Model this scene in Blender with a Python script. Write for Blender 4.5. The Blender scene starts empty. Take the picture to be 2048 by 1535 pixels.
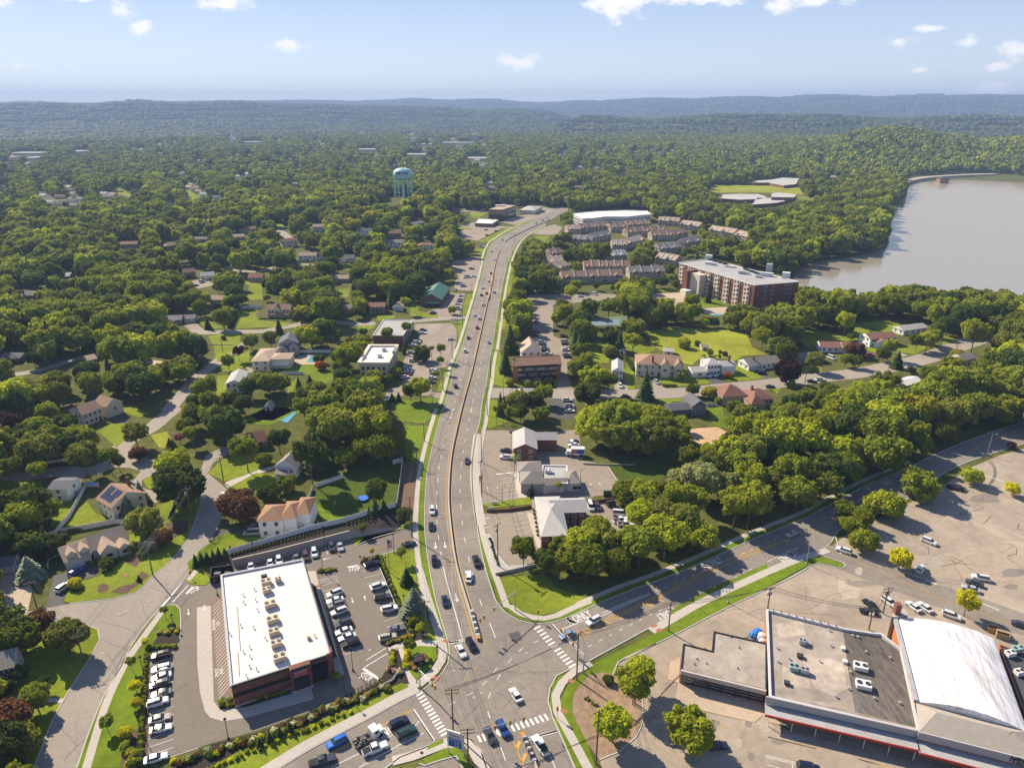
import bpy, math, random
import numpy as np
from mathutils import Vector, Matrix
R = math.radians
SC = bpy.context.scene
COL = SC.collection
# ---------------------------------------------------------------- camera, world, sun, exposure
CAM_H, PITCH, F = 130.0,R(21.34),1422.0
cam_d = bpy.data.cameras.new("camera")
cam = bpy.data.objects.new("camera", cam_d); COL.objects.link(cam)
cam.location = (0,0,CAM_H); cam.rotation_euler = (R(90) - PITCH, 0,0)
cam_d.sensor_width = 36.0; cam_d.lens = 36.0 * F / 2048.0
cam_d.clip_start = 0.5; cam_d.clip_end = 60000
SC.camera = cam
SUN_AZ, SUN_EL = R(-45.0),R(37.0)          # azimuth from +Y towards +X
sd = Vector((math.sin(SUN_AZ) * math.cos(SUN_EL),math.cos(SUN_AZ) * math.cos(SUN_EL),math.sin(SUN_EL)))
sun_d = bpy.data.lights.new("sun", 'SUN'); sun_d.energy = 5.0; sun_d.angle = R(0.55); sun_d.color = (1.0,0.875,0.68)
sun = bpy.data.objects.new("sun", sun_d); COL.objects.link(sun)
sun.rotation_euler = sd.to_track_quat('Z','Y').to_euler()
SC.view_settings.view_transform = 'Standard'; SC.view_settings.look = 'None'
SC.view_settings.gamma = 1.0; SC.view_settings.exposure = 0.90; SC.view_settings.use_curve_mapping = False
SC.cycles.max_bounces = 5; SC.cycles.diffuse_bounces = 2; SC.cycles.glossy_bounces = 2
SC.cycles.transmission_bounces = 2; SC.cycles.volume_bounces = 1; SC.cycles.transparent_max_bounces = 4
SC.cycles.use_denoising = True; SC.cycles.use_adaptive_sampling = False; SC.cycles.sample_clamp_indirect = 3.0

def ray(px, py):
    u, v = (px - 1024.0) / F, (767.5 - py) / F
    c, s = math.cos(PITCH),math.sin(PITCH)
    return (u, c + v * s, -s + v * c)

def G(px, py, z=0.0):
    d = ray(px, py); t = (z - CAM_H) / d[2]
    return Vector((d[0] * t, d[1] * t, z))

def azel(px, py):
    d = ray(px, py)
    return math.atan2(d[0],d[1]),math.atan2(d[2],math.hypot(d[0],d[1]))

def PX(x, y, z):
    x = np.asarray(x, float); y = np.asarray(y, float); z = np.asarray(z, float) - CAM_H
    c, s = math.cos(PITCH),math.sin(PITCH)
    dep = y * c - z * s
    return 1024 + F * x / dep, 767.5 - F * (y * s + z * c) / dep

# world: Nishita daylight with a few small far clouds mixed in by view direction
W = bpy.data.worlds.new("World"); SC.world = W; W.use_nodes = True
nt = W.node_tree; N = nt.nodes; LK = nt.links; N.clear()
out = N.new('ShaderNodeOutputWorld'); bg = N.new('ShaderNodeBackground'); LK.new(bg.outputs[0],out.inputs[0])
sky = N.new('ShaderNodeTexSky'); sky.sky_type = 'NISHITA'; sky.sun_disc = False
sky.sun_elevation = SUN_EL; sky.sun_rotation = SUN_AZ; sky.altitude = 200; sky.air_density = 1.0; sky.dust_density = 0.2; sky.ozone_density = 2.2
bg.inputs[1].default_value = 0.088
def wm(op, a, b=None, c=None):
    n = N.new('ShaderNodeMath'); n.operation = op
    for i, v in enumerate((a, b, c)):
        if v is None: continue
        if isinstance(v, (int, float)): n.inputs[i].default_value = v
        else: LK.new(v, n.inputs[i])
    return n.outputs[0]
tc = N.new('ShaderNodeTexCoord'); sx = N.new('ShaderNodeSeparateXYZ'); LK.new(tc.outputs['Generated'],sx.inputs[0])
az = wm('ARCTAN2',sx.outputs[0],sx.outputs[1]); el = wm('ARCSINE',sx.outputs[2])
nz = N.new('ShaderNodeTexNoise'); nz.inputs['Scale'].default_value = 26; nz.inputs['Detail'].default_value = 9; nz.inputs['Roughness'].default_value = .68
mpg = N.new('ShaderNodeMapping'); mpg.inputs['Scale'].default_value = (1,1,1.7)
LK.new(tc.outputs['Generated'],mpg.inputs[0]); LK.new(mpg.outputs[0],nz.inputs[0])
clouds = None
for (cx, cy, rx, ry) in [(585,92,48,22),(1028,124,58,24),(1980,182,120,26),(2040,98,75,38),(1795,84,60,24),(1935,86,48,30),(1862,57,45,13),
                         (1240,4,90,55),(1400,-12,300,34),(1610,4,120,28),(455,2,85,30),(240,15,55,36),(286,55,34,28),(15,4,46,24),(36,131,32,14),(2000,133,40,14),(1840,140,34,12),(150,-6,70,14)]:
    a0,e0 = azel(cx, cy); a1, _ = azel(cx + rx, cy); _, e1 = azel(cx, cy - ry)
    d2 = wm('ADD',wm('POWER',wm('ABSOLUTE',wm('DIVIDE',wm('SUBTRACT',az, a0),a1 - a0)),2.0),wm('POWER',wm('ABSOLUTE',wm('DIVIDE',wm('SUBTRACT',el, e0),e1 - e0)),2.0))
    m = wm('SUBTRACT', 1.0,wm('SQRT',d2))
    clouds = m if clouds is None else wm('MAXIMUM',clouds, m)
cm = wm('ADD',wm('MULTIPLY',clouds, 1.1),wm('MULTIPLY',wm('SUBTRACT',nz.outputs[0], 0.56),3.2))
mr = N.new('ShaderNodeMapRange'); mr.inputs[1].default_value = 0.0; mr.inputs[2].default_value = .75; mr.inputs[4].default_value = 0.9; mr.interpolation_type = 'SMOOTHSTEP'; LK.new(cm, mr.inputs[0])
sc_ = N.new('ShaderNodeMixRGB'); sc_.blend_type = 'MULTIPLY'; sc_.inputs[0].default_value = 1; LK.new(sky.outputs[0],sc_.inputs[1]); tm = N.new('ShaderNodeMixRGB'); tm.inputs[1].default_value = (.90,.88,.97,1); tm.inputs[2].default_value = (.72,.665,.83,1); tr_ = N.new('ShaderNodeMapRange'); tr_.inputs[2].default_value = .14; LK.new(el, tr_.inputs[0]); LK.new(tr_.outputs[0],tm.inputs[0]); t2 = N.new('ShaderNodeMixRGB'); t2.inputs[2].default_value = (1.12,1.06,1.18,1); t3 = N.new('ShaderNodeMapRange'); t3.inputs[1].default_value = .3; t3.inputs[2].default_value = .7; LK.new(el, t3.inputs[0]); LK.new(t3.outputs[0],t2.inputs[0]); LK.new(tm.outputs[0],t2.inputs[1]); LK.new(t2.outputs[0],sc_.inputs[2])
gr = N.new('ShaderNodeMixRGB'); gr.inputs[1].default_value = (5.5,6.05,6.45,1); gr.inputs[2].default_value = (2.75,3.75,5.35,1); g1 = N.new('ShaderNodeMapRange'); g1.inputs[2].default_value = .15; LK.new(el, g1.inputs[0]); LK.new(g1.outputs[0],gr.inputs[0])
g2 = N.new('ShaderNodeMapRange'); g2.inputs[1].default_value = .15; g2.inputs[2].default_value = .6; g2.inputs[3].default_value = .72; g2.inputs[4].default_value = 0.0; LK.new(el, g2.inputs[0]); g3 = N.new('ShaderNodeMixRGB'); LK.new(g2.outputs[0],g3.inputs[0]); LK.new(sc_.outputs[0],g3.inputs[1]); LK.new(gr.outputs[0],g3.inputs[2])
mx = N.new('ShaderNodeMixRGB'); LK.new(mr.outputs[0],mx.inputs[0]); LK.new(g3.outputs[0],mx.inputs[1]); mx.inputs[2].default_value = (7.3,7.15,7.1,1)
LK.new(mx.outputs[0],bg.inputs[0])

# ---------------------------------------------------------------- zoom tiles of tracing coordinates -> photo pixels
def tile(x0,y0,s): return lambda x, y: (x0 + x / s, y0 + y / s)
A = tile(0,1150,3.986); B = tile(400,1050,3.986); C = tile(800,1150,3.986); D = tile(1250,1150,3.986); E = tile(1536,1150,3.986)
FQ = tile(1536,800,3.986); GQ = tile(1100,900,3.986); HQ = tile(800,800,3.986); I = tile(400,800,3.986); J = tile(0,800,3.986)
K = tile(0,550,5.1175); L = tile(350,550,5.1175); M = tile(650,550,5.1175); NN = tile(950,550,5.1175); O = tile(1250,600,5.1175)
P = tile(1600,550,4.569); Q = tile(1300,460,5.1175); RR = tile(1000,380,5.1175); S = tile(700,300,5.1175); U = tile(350,380,5.1175)
V = tile(0,300,5.1175); WT = tile(1360,300,4.04); Z = tile(620,1430,10.24); X1 = tile(0,0,1)
def T(t, *pts): return [t(*p) for p in pts]
# ---------------------------------------------------------------- mesh builder, tagging
class MB:
    def __init__(s): s.v = []; s.f = []; s.m = []
    def add(s, vs, fs, m=0):
        o = len(s.v); s.v.extend([tuple(v) for v in vs]); s.f.extend([tuple(i + o for i in f) for f in fs]); s.m.extend([m] * len(fs)); return s
    def box(s, x0,x1,y0,y1,z0,z1,m=0,mt=None):
        vs = [(x0,y0,z0),(x1,y0,z0),(x1,y1,z0),(x0,y1,z0),(x0,y0,z1),(x1,y0,z1),(x1,y1,z1),(x0,y1,z1)]
        s.add(vs, [(3,2,1,0),(0,1,5,4),(1,2,6,5),(2,3,7,6),(3,0,4,7)],m); o = len(s.v) - 8
        s.f.append((o + 4,o + 5,o + 6,o + 7)); s.m.append(m if mt is None else mt); return s
    def obox(s, c, d, l, w, z0,z1,m=0):
        """box centred at c (x,y),long axis direction d, length l, width w"""
        dx, dy = d; n = math.hypot(dx, dy); dx /= n; dy /= n; px, py = -dy, dx
        b = [(c[0] + a * dx * l / 2 + e * px * w / 2,c[1] + a * dy * l / 2 + e * py * w / 2) for a, e in ((-1,-1),(1,-1),(1,1),(-1,1))]
        return s.prism(b, z0,z1,m)
    def prism(s, pts, z0,z1,m=0,mt=None, bottom=True):
        pts = [(p[0],p[1]) for p in pts]
        a = sum(pts[i][0] * pts[(i + 1) % len(pts)][1] - pts[(i + 1) % len(pts)][0] * pts[i][1] for i in range(len(pts)))
        if a < 0: pts = pts[::-1]
        n = len(pts); vs = [(x, y, z0) for x, y in pts] + [(x, y, z1) for x, y in pts]
        s.add(vs, [(i, (i + 1) % n, n + (i + 1) % n, n + i) for i in range(n)],m); o = len(s.v) - 2 * n
        s.f.append(tuple(o + n + i for i in range(n))); s.m.append(m if mt is None else mt)
        if bottom: s.f.append(tuple(o + i for i in reversed(range(n)))); s.m.append(m)
        return s
    def tube(s, p0,p1,r0,r1=None, n=8,m=0,cap=True):
        r1 = r0 if r1 is None else r1; p0 = Vector(p0); p1 = Vector(p1); d = (p1 - p0)
        if d.length < 1e-6: return s
        d.normalize(); a = d.orthogonal().normalized(); b = d.cross(a)
        vs = []
        for p, r in ((p0,r0),(p1,r1)):
            for i in range(n):
                t = 2 * math.pi * i / n; vs.append(p + a * (r * math.cos(t)) + b * (r * math.sin(t)))
        fs = [(i, (i + 1) % n, n + (i + 1) % n, n + i) for i in range(n)]
        if cap: fs += [tuple(reversed(range(n))),tuple(range(n, 2 * n))]
        return s.add(vs, fs, m)
    def lathe(s, prof, n=24,m=0,c=(0,0)):
        vs = []
        for r, z in prof:
            for i in range(n):
                t = 2 * math.pi * i / n; vs.append((c[0] + r * math.cos(t),c[1] + r * math.sin(t),z))
        fs = []
        for k in range(len(prof) - 1):
            for i in range(n): fs.append((k * n + i, k * n + (i + 1) % n, (k + 1) * n + (i + 1) % n, (k + 1) * n + i))
        fs.append(tuple((len(prof) - 1) * n + i for i in range(n))); fs.append(tuple(reversed(range(n))))
        return s.add(vs, fs, m)
    def build(s, name, mats, parent=None, origin=None, smooth=False, loc=None, rotz=0.0):
        me = bpy.data.meshes.new(name)
        vs = s.v if origin is None else [(v[0] - origin[0],v[1] - origin[1],v[2] - origin[2]) for v in s.v]
        me.from_pydata(vs, [],s.f)
        if not isinstance(mats, (list, tuple)): mats = [mats]
        for m in mats: me.materials.append(m)
        if len(mats) > 1: me.polygons.foreach_set('material_index',s.m)
        if smooth: me.polygons.foreach_set('use_smooth', [True] * len(me.polygons))
        me.update(); ob = bpy.data.objects.new(name, me); COL.objects.link(ob)
        if parent: ob.parent = parent
        if origin is not None and not parent: ob.location = origin
        if loc is not None: ob.location = loc
        ob.rotation_euler.z = rotz
        return ob

def tag(o, label=None, cat=None, group=None, kind=None):
    if label: o['label'] = label
    if cat: o['category'] = cat
    if group: o['group'] = group
    if kind: o['kind'] = kind
    return o

def thing(name, label, cat, loc, rotz=0.0,group=None):
    o = bpy.data.objects.new(name, None); COL.objects.link(o); o.empty_display_size = .5
    o.location = loc; o.rotation_euler.z = rotz
    return tag(o, label, cat, group)

LAND = []      # landmarks for naming neighbours: (x, y, phrase)
def kids(o): return [c for c in bpy.data.objects if c.parent == o]
def copy_tree(root, ch, loc, rotz, sc=None):
    r = root.copy(); COL.objects.link(r); r.location = loc; r.rotation_euler.z = rotz
    if sc: r.scale = sc
    out = []
    for c, sub in ch:
        k = c.copy(); COL.objects.link(k); k.parent = r; out.append(k)
        for g in sub:
            q = g.copy(); COL.objects.link(q); q.parent = k
    return r, out

# ---------------------------------------------------------------- materials
MATS = {}
def pm(name, col, rough=0.85,var=0.18,scale=0.6,spec=0.25,metal=0.0,objcol=False, big=0.0,bump=0.0,trans=0.0,cracks=0.0,rnd=0.0,stretch=None):
    if name in MATS: return MATS[name]
    m = bpy.data.materials.new(name); m.use_nodes = True; n = m.node_tree.nodes; l = m.node_tree.links
    b = n['Principled BSDF']; b.inputs['Roughness'].default_value = rough; b.inputs['Metallic'].default_value = metal
    b.inputs['Specular IOR Level'].default_value = spec
    geo = n.new('ShaderNodeNewGeometry'); vec = geo.outputs['Position']
    if stretch:
        mp = n.new('ShaderNodeMapping'); mp.inputs['Rotation'].default_value = (0,0,stretch[1]); mp.inputs['Scale'].default_value = (1,stretch[0], 1); l.new(vec, mp.inputs[0]); vec = mp.outputs[0]
    if objcol:
        oi = n.new('ShaderNodeObjectInfo'); base = oi.outputs['Color']
    else:
        rgb = n.new('ShaderNodeRGB'); rgb.outputs[0].default_value = (*col, 1); base = rgb.outputs[0]
    def mul(cs, fac):
        x = n.new('ShaderNodeMixRGB'); x.blend_type = 'MULTIPLY'; x.inputs[0].default_value = 1; l.new(cs, x.inputs[1]); l.new(fac, x.inputs[2]); return x.outputs[0]
    def noise(sc, lo, hi, det=4,dist=0.0):
        t = n.new('ShaderNodeTexNoise'); t.inputs['Scale'].default_value = sc; t.inputs['Detail'].default_value = det; t.inputs['Roughness'].default_value = .65; t.inputs['Distortion'].default_value = dist; l.new(vec, t.inputs[0])
        r = n.new('ShaderNodeMapRange'); r.inputs[1].default_value = .28; r.inputs[2].default_value = .72; r.inputs[3].default_value = lo; r.inputs[4].default_value = hi; l.new(t.outputs[0],r.inputs[0]); return r.outputs[0],t.outputs[0]
    raw = None
    if var: f, raw = noise(scale, 1 - var, 1 + var, 5); base = mul(base, f)
    if big: f, _ = noise(0.035,1 - big, 1 + big, 6,0.8); base = mul(base, f)
    if rnd:
        oi2 = n.new('ShaderNodeObjectInfo'); r = n.new('ShaderNodeMapRange'); r.inputs[3].default_value = 1 - rnd; r.inputs[4].default_value = 1 + rnd; l.new(oi2.outputs['Random'],r.inputs[0]); base = mul(base, r.outputs[0])
    if cracks:
        vo = n.new('ShaderNodeTexVoronoi'); vo.feature = 'DISTANCE_TO_EDGE'; vo.inputs['Scale'].default_value = 0.07
        tn = n.new('ShaderNodeTexNoise'); tn.inputs['Scale'].default_value = .25; tn.inputs['Detail'].default_value = 4; l.new(geo.outputs['Position'],tn.inputs[0])
        ad = n.new('ShaderNodeMixRGB'); ad.blend_type = 'ADD'; ad.inputs[0].default_value = 9.0; l.new(geo.outputs['Position'],ad.inputs[1]); l.new(tn.outputs['Color'],ad.inputs[2]); l.new(ad.outputs[0],vo.inputs[0])
        r = n.new('ShaderNodeMapRange'); r.inputs[1].default_value = 0.0; r.inputs[2].default_value = 0.012; r.inputs[3].default_value = 1 - cracks; r.inputs[4].default_value = 1; l.new(vo.outputs[0],r.inputs[0]); base = mul(base, r.outputs[0])
    l.new(base, b.inputs['Base Color'])
    if bump and raw is not None:
        bp = n.new('ShaderNodeBump'); bp.inputs['Strength'].default_value = bump; l.new(raw, bp.inputs['Height']); l.new(bp.outputs[0],b.inputs['Normal'])
    if trans:
        tr = n.new('ShaderNodeBsdfTranslucent'); l.new(base, tr.inputs[0]); mx = n.new('ShaderNodeMixShader'); mx.inputs[0].default_value = trans
        o = n['Material Output']; l.new(b.outputs[0],mx.inputs[1]); l.new(tr.outputs[0],mx.inputs[2]); l.new(mx.outputs[0],o.inputs[0])
    MATS[name] = m; return m

asphalt = pm('asphalt', (.215,.185,.152),.9,.14,.5,big=.20,cracks=.16)
asphalt_dark = pm('asphalt_new', (.085,.080,.076),.85,.1,.9,big=.10)
asphalt_old = pm('asphalt_old', (.315,.258,.196),.95,.15,.5,big=.30,cracks=.14)
asphalt_street = pm('asphalt_street', (.285,.245,.200),.95,.10,.8,big=.12,cracks=.15)
concrete = pm('concrete', (.42,.375,.32),.9,.1,1.2,big=.1)
conc_tan = pm('concrete_tan', (.42,.33,.24),.9,.12,.6,big=.15)
pave_dark = pm('pavers', (.20,.145,.105),.9,.2,2.5)
curb_m = pm('kerb_stone', (.44,.42,.38),.9,.12,2)
white_line = pm('line_white', (.62,.60,.56),.8,.2,1.5)
yellow_line = pm('line_yellow', (.55,.30,.05),.8,.2,1.5)
dash_white = white_line
grass_dark = pm('ground_cover', (.095,.100,.026),.98,.35,.35,spec=.05,big=.25)
def lawn_mat(name, c): return pm(name, c, .98,.22,.5,spec=.05,big=.3)
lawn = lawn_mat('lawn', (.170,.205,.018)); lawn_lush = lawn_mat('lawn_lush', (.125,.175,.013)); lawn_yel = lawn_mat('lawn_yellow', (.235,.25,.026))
lawn_shaded = lawn_mat('lawn_shaded', (.065,.095,.013))  # darker green for lawns under shade: the shade is put into the colour
mulch = pm('mulch', (.11,.065,.04),.98,.35,1.5); mulch_tan = pm('mulch_tan', (.27,.185,.12),.98,.3,.6,big=.2); mulch_dk = pm('mulch_dark', (.035,.026,.02),.98,.3,1.5)
gravel = pm('gravel', (.38,.36,.33),.95,.5,3.0); sand = pm('sand', (.50,.34,.20),.98,.2,.6,big=.2); soil = pm('soil', (.15,.092,.055),.98,.25,.5)
brick = pm('brick', (.20,.080,.056),.9,.22,3.5,big=.1); brick_dk = pm('brick_dark', (.045,.035,.034),.9,.2,3)
brick_or = pm('brick_orange', (.38,.15,.07),.9,.2,3); brick_br = pm('brick_brown', (.16,.085,.055),.9,.22,3)
block = pm('wall_block', (.34,.30,.26),.95,.25,2.2)
roof_white = pm('membrane_white', (.66,.625,.56),.75,.06,.5,big=.16); roof_soil = pm('membrane_soiled', (.62,.58,.54),.7,.22,.6,big=.28,stretch=(.35,.5))
roof_flat = pm('roof_felt', (.31,.262,.215),.95,.22,.35,big=.42); roof_dark = pm('roof_tar', (.135,.115,.098),.95,.45,1.2,big=.35,stretch=(.25,.2)); roof_grey = pm('roof_grey', (.34,.33,.32),.9,.12,.5,big=.15)
trim_black = pm('trim_black', (.018,.018,.02),.6,.05,1); trim_red = pm('trim_red', (.36,.045,.03),.6,.1,1); trim_white = pm('trim_white', (.68,.66,.62),.7,.06,1)
metal_g = pm('metal_grey', (.42,.43,.44),.45,.08,1,metal=.3); metal_d = pm('metal_dark', (.04,.04,.045),.5,.08,1); beige_box = pm('unit_beige', (.50,.40,.28),.6,.1,2)
wood = pm('pole_wood', (.16,.12,.085),.9,.2,3); wood_fence = pm('wood_fence', (.26,.18,.11),.9,.2,2)
vinyl = pm('fence_vinyl', (.66,.65,.62),.6,.05,.8)
glassm = pm('glass', (.02,.025,.03),.12,.0,1,spec=.8); glass_lt = pm('glass_light', (.20,.24,.25),.15,.1,1,spec=.8)
copper_g = pm('green_metal_roof', (.065,.17,.115),.5,.08,1)
water_m = pm('pool_water', (.10,.33,.40),.1,.1,.5,spec=.6)
leafy = {}
def leaf_mat(name, c, trans=.42,rnd=.30,var=.25):
    k = (1.25,) * 3 if name in ('purple','russet','orange','pink','gold','cream') else (1.0,) * 3 if name[:3] == 'far' else (2.95,2.3,1.6); c = tuple(min(.8,a * b) for a, b in zip(c, k)); m = pm('leaf_' + name, c, .75,var, .45,spec=.05,rnd=rnd, trans=trans); leafy[name] = m; return m
leaf_mat('far1', (.085,.105,.030),.2); leaf_mat('far2', (.05,.068,.024),.2); leaf_mat('far3', (.12,.135,.04),.2); leaf_mat('mid', (.075,.112,.014)); leaf_mat('light', (.125,.175,.016)); leaf_mat('dark', (.034,.060,.014)); leaf_mat('olive', (.082,.112,.022)); leaf_mat('yellow', (.12,.145,.016))
leaf_mat('purple', (.055,.022,.016)); leaf_mat('russet', (.15,.070,.030)); leaf_mat('orange', (.34,.10,.02)); leaf_mat('conifer', (.022,.042,.014),.1); leaf_mat('blue', (.065,.095,.09),.1); leaf_mat('willow', (.105,.140,.07)); leaf_mat('lime', (.21,.25,.012)); leaf_mat('cream', (.42,.42,.22),.2); leaf_mat('pink', (.30,.10,.12),.2); leaf_mat('gold', (.34,.22,.04),.3)
barkm = pm('bark', (.12,.095,.07),.95,.3,3)
car_paint = pm('car_paint', (1,1,1),.22,0,1,spec=.6,objcol=True, metal=.15)
tyre_m = pm('tyre', (.015,.015,.016),.8,0); rim_m = pm('rim', (.35,.36,.37),.3,0,metal=.8); lamp_w = pm('headlamp', (.75,.75,.72),.15,0,spec=.8); lamp_r = pm('taillamp', (.35,.01,.01),.2,0,spec=.6)
amber = pm('signal_yellow', (.55,.24,.02),.5,.05)

# ---------------------------------------------------------------- visible open areas in the photo (no tree may cover them)
MW, MHH = 1024,768
MASK = np.zeros((MHH, MW),bool)
def clr(pts, grow=0):
    xs = np.array([p[0] for p in pts]) / 2; ys = np.array([p[1] for p in pts]) / 2
    x0,x1 = int(max(0,xs.min() - 1)),int(min(MW - 1,xs.max() + 1)); y0,y1 = int(max(0,ys.min() - 1)),int(min(MHH - 1,ys.max() + 1))
    if x1 < x0 or y1 < y0: return
    gx, gy = np.meshgrid(np.arange(x0,x1 + 1) + .5,np.arange(y0,y1 + 1) + .5)
    ins = np.zeros(gx.shape, bool); n = len(xs); j = n - 1
    for i in range(n):
        with np.errstate(divide='ignore',invalid='ignore'):
            c = ((ys[i] > gy) != (ys[j] > gy)) & (gx < (xs[j] - xs[i]) * (gy - ys[i]) / (ys[j] - ys[i] + 1e-12) + xs[i])
        ins ^= c; j = i
    MASK[y0:y1 + 1,x0:x1 + 1] |= ins
def clrw(pts, z=0.0):
    q = [PX(p[0],p[1],z) for p in pts]; clr([(float(a),float(b)) for a, b in q])

ZI = [0]
def sheet(name, pts, z, m, kind='structure',clear=True, raised=0.0,label=None, cat=None):
    """traced ground area laid at height z (pixels of the photo projected on the ground)"""
    if clear: clr(pts)
    ZI[0] += 1; z += .0035 * (ZI[0] % 11) if z > .06 else .0008 * (ZI[0] % 11)
    w = [G(p[0],p[1]) for p in pts]; mb = MB(); mb.prism(w, z - max(raised, 0.03) , z, 0)
    o = mb.build(name, m); tag(o, label, cat, kind=kind); return o

def wpath(pts): return [G(p[0],p[1]) for p in pts]
def smooth_path(w, step=4.0):
    """Catmull-Rom resample of a world path"""
    if len(w) < 3: return w
    out = []; P_ = [w[0] + (w[0] - w[1])] + list(w) + [w[-1] + (w[-1] - w[-2])]
    for i in range(1,len(P_) - 2):
        p0,p1,p2,p3 = P_[i - 1],P_[i],P_[i + 1],P_[i + 2]; n = max(1,int((p2 - p1).length / step))
        for k in range(n):
            t = k / n
            out.append(.5 * ((2 * p1) + (p2 - p0) * t + (2 * p0 - 5 * p1 + 4 * p2 - p3) * t * t + (3 * p1 - p0 - 3 * p2 + p3) * t ** 3))
    out.append(w[-1]); return out
def offset(w, d):
    o = []
    for i, p in enumerate(w):
        a = w[max(0,i - 1)]; b = w[min(len(w) - 1,i + 1)]; t = (b - a); t.z = 0; t.normalize(); o.append(p + Vector((t.y, -t.x, 0)) * d)   # +d = right of travel
    return o
def strip(mb, w, d0,d1,z0,z1,m=0):
    a = offset(w, d0); b = offset(w, d1)
    if d0 > d1: a, b = b, a
    n = len(a)
    vs = [(p.x, p.y, z1) for p in a] + [(p.x, p.y, z1) for p in b] + [(p.x, p.y, z0) for p in a] + [(p.x, p.y, z0) for p in b]
    fs = []
    for i in range(n - 1):
        fs += [(n + i, n + i + 1,i + 1,i),(i, i + 1,2 * n + i + 1,2 * n + i),(n + i + 1,n + i, 3 * n + i, 3 * n + i + 1)]
    fs += [(0,2 * n, 3 * n, n),(n - 1,2 * n - 1,4 * n - 1,3 * n - 1)]
    mb.add(vs, fs, m); return a, b
def ribbon(name, pts, width, z, m, kind='structure',clear=True, sm=True, raised=.03,label=None, cat=None, parent=None):
    w = wpath(pts)
    if sm: w = smooth_path(w)
    mb = MB(); a, b = strip(mb, w, -width / 2,width / 2,z - raised, z)
    if clear: clrw(list(a) + list(reversed(b)))
    o = mb.build(name, m, parent); tag(o, label, cat, kind=kind); return w
def dashes(mb, w, dash, gap, width, z, off=0.0,m=0):
    """dashes along world path"""
    if off: w = offset(w, off)
    acc = 0.0; on = True; cur = [w[0]]
    for i in range(len(w) - 1):
        p, q = w[i],w[i + 1]; seg = (q - p).length; pos = 0
        while acc + (seg - pos) >= (dash if on else gap):
            need = (dash if on else gap) - acc; pos += need; pt = p.lerp(q, pos / seg)
            if on: cur.append(pt); strip(mb, cur, -width / 2,width / 2,z - .01,z, m)
            cur = [pt]; acc = 0.0; on = not on
        acc += seg - pos
        if on: cur.append(q)
    if on and len(cur) > 1 and (cur[-1] - cur[0]).length > .3: strip(mb, cur, -width / 2,width / 2,z - .01,z, m)
def lines(mb, segs, width=.14,z=.075,m=0,tiles=None):
    for a, b in segs:
        w = [G(*a),G(*b)]
        if (w[1] - w[0]).length > .2: strip(mb, w, -width / 2,width / 2,z - .01,z, m)
# ---------------------------------------------------------------- terrain: one sheet to the horizon
def skyline(pts):
    a = [azel(x, y) for x, y in pts]; return np.array([p[0] for p in a]),np.array([p[1] for p in a])
SK1 = skyline([(-900,215),(-300,209),(0,207),(90,206),(180,209),(235,204),(275,200),(330,206),(400,204),(470,202),(530,207),(600,208),(650,209),(700,212),(760,211),(870,213),(950,222),(1030,218),(1080,222),(1120,234),(1180,262),(1300,300)])
SK2 = skyline([(-900,208),(-200,206),(0,208),(60,205),(150,209),(400,204),(560,203),(600,202),(700,204),(780,202),(830,199),(860,201),(890,203),(960,200),(985,200),(1010,204),(1060,207),(1130,206),(1160,203),(1200,204),(1300,198),(1390,200),(1430,197),(1500,195),(1530,196),(1560,198),(1600,194),(1640,191),(1690,192),(1730,196),(1780,195),(1860,191),(1890,194),(1950,191),(2050,193),(2400,188),(3000,196)])
SK3 = skyline([(1000,300),(1110,262),(1150,245),(1175,230),(1200,232),(1300,240),(1400,231),(1450,227),(1500,229),(1600,230),(1660,227),(1700,234),(1800,238),(1900,233),(1960,229),(2048,235),(2500,230)])
SKK = skyline([(900,420),(1000,372),(1150,342),(1250,326),(1350,299),(1450,296),(1500,290),(1600,284),(1650,279),(1700,266),(1740,258),(1790,253),(1830,259),(1880,268),(1930,273),(1960,281),(2048,274),(2300,276),(2600,276)])
rng0 = np.random.RandomState(5)
_ph = rng0.rand(24,4) * 6.28
def lump(x, y, L_):
    v = 0
    for i in range(5):
        k = 6.28 / (L_ * (0.55 + 0.32 * i)); a = _ph[i]; v = v + np.sin(x * k * math.cos(a[0]) + y * k * math.sin(a[0]) + a[1]) * np.sin(y * k * math.cos(a[2]) - x * k * math.sin(a[2]) + a[3])
    return v / 5
def height(x, y):
    x = np.asarray(x, float); y = np.asarray(y, float)
    r = np.hypot(x, y); a = np.arctan2(x, y); z = np.zeros_like(r)
    for (sk, R0,w, tree) in ((SKK, 2500.0,650.0,13),(SK3,4700.0,700.0,8),(SK1,6700.0,1300.0,6),(SK2,11600.0,2600.0,4)):
        e = np.interp(a, sk[0],sk[1]); Rk = R0 * (1 + .10 * lump(x, y, R0 * .8) * (0 if R0 < 3000 else 1))
        zc = np.maximum(0,CAM_H + R0 * np.tan(e) - tree)
        front = np.exp(-((r - R0) / w) ** 2) * np.clip((r - 1620) / 500,0,1); t = np.where(r < R0,front, np.exp(-((r - R0) / (w * .8)) ** 2))
        rel = 1 + .40 * lump(x, y, R0 * .16) * np.clip(np.abs(r - R0) / w, 0,1)
        z = np.maximum(z, zc * t * rel)
    return z
azs = np.unique(np.concatenate([np.linspace(-180,-50,27),np.linspace(-50,50,401),np.linspace(50,180,27)]))[:-1]
azs = np.radians(azs); rs = np.concatenate([[1.0],np.linspace(40,1500,24),np.geomspace(1560,18000,120), [24000,40000]])
AZ, RS = np.meshgrid(azs, rs); gx = RS * np.sin(AZ); gy = RS * np.cos(AZ); gz = height(gx, gy) - np.where(RS > 18000,(RS - 18000) * .01,0)
na, nr = len(azs),len(rs); mb = MB(); mb.v = list(zip(gx.ravel().tolist(),gy.ravel().tolist(),gz.ravel().tolist()))
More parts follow.
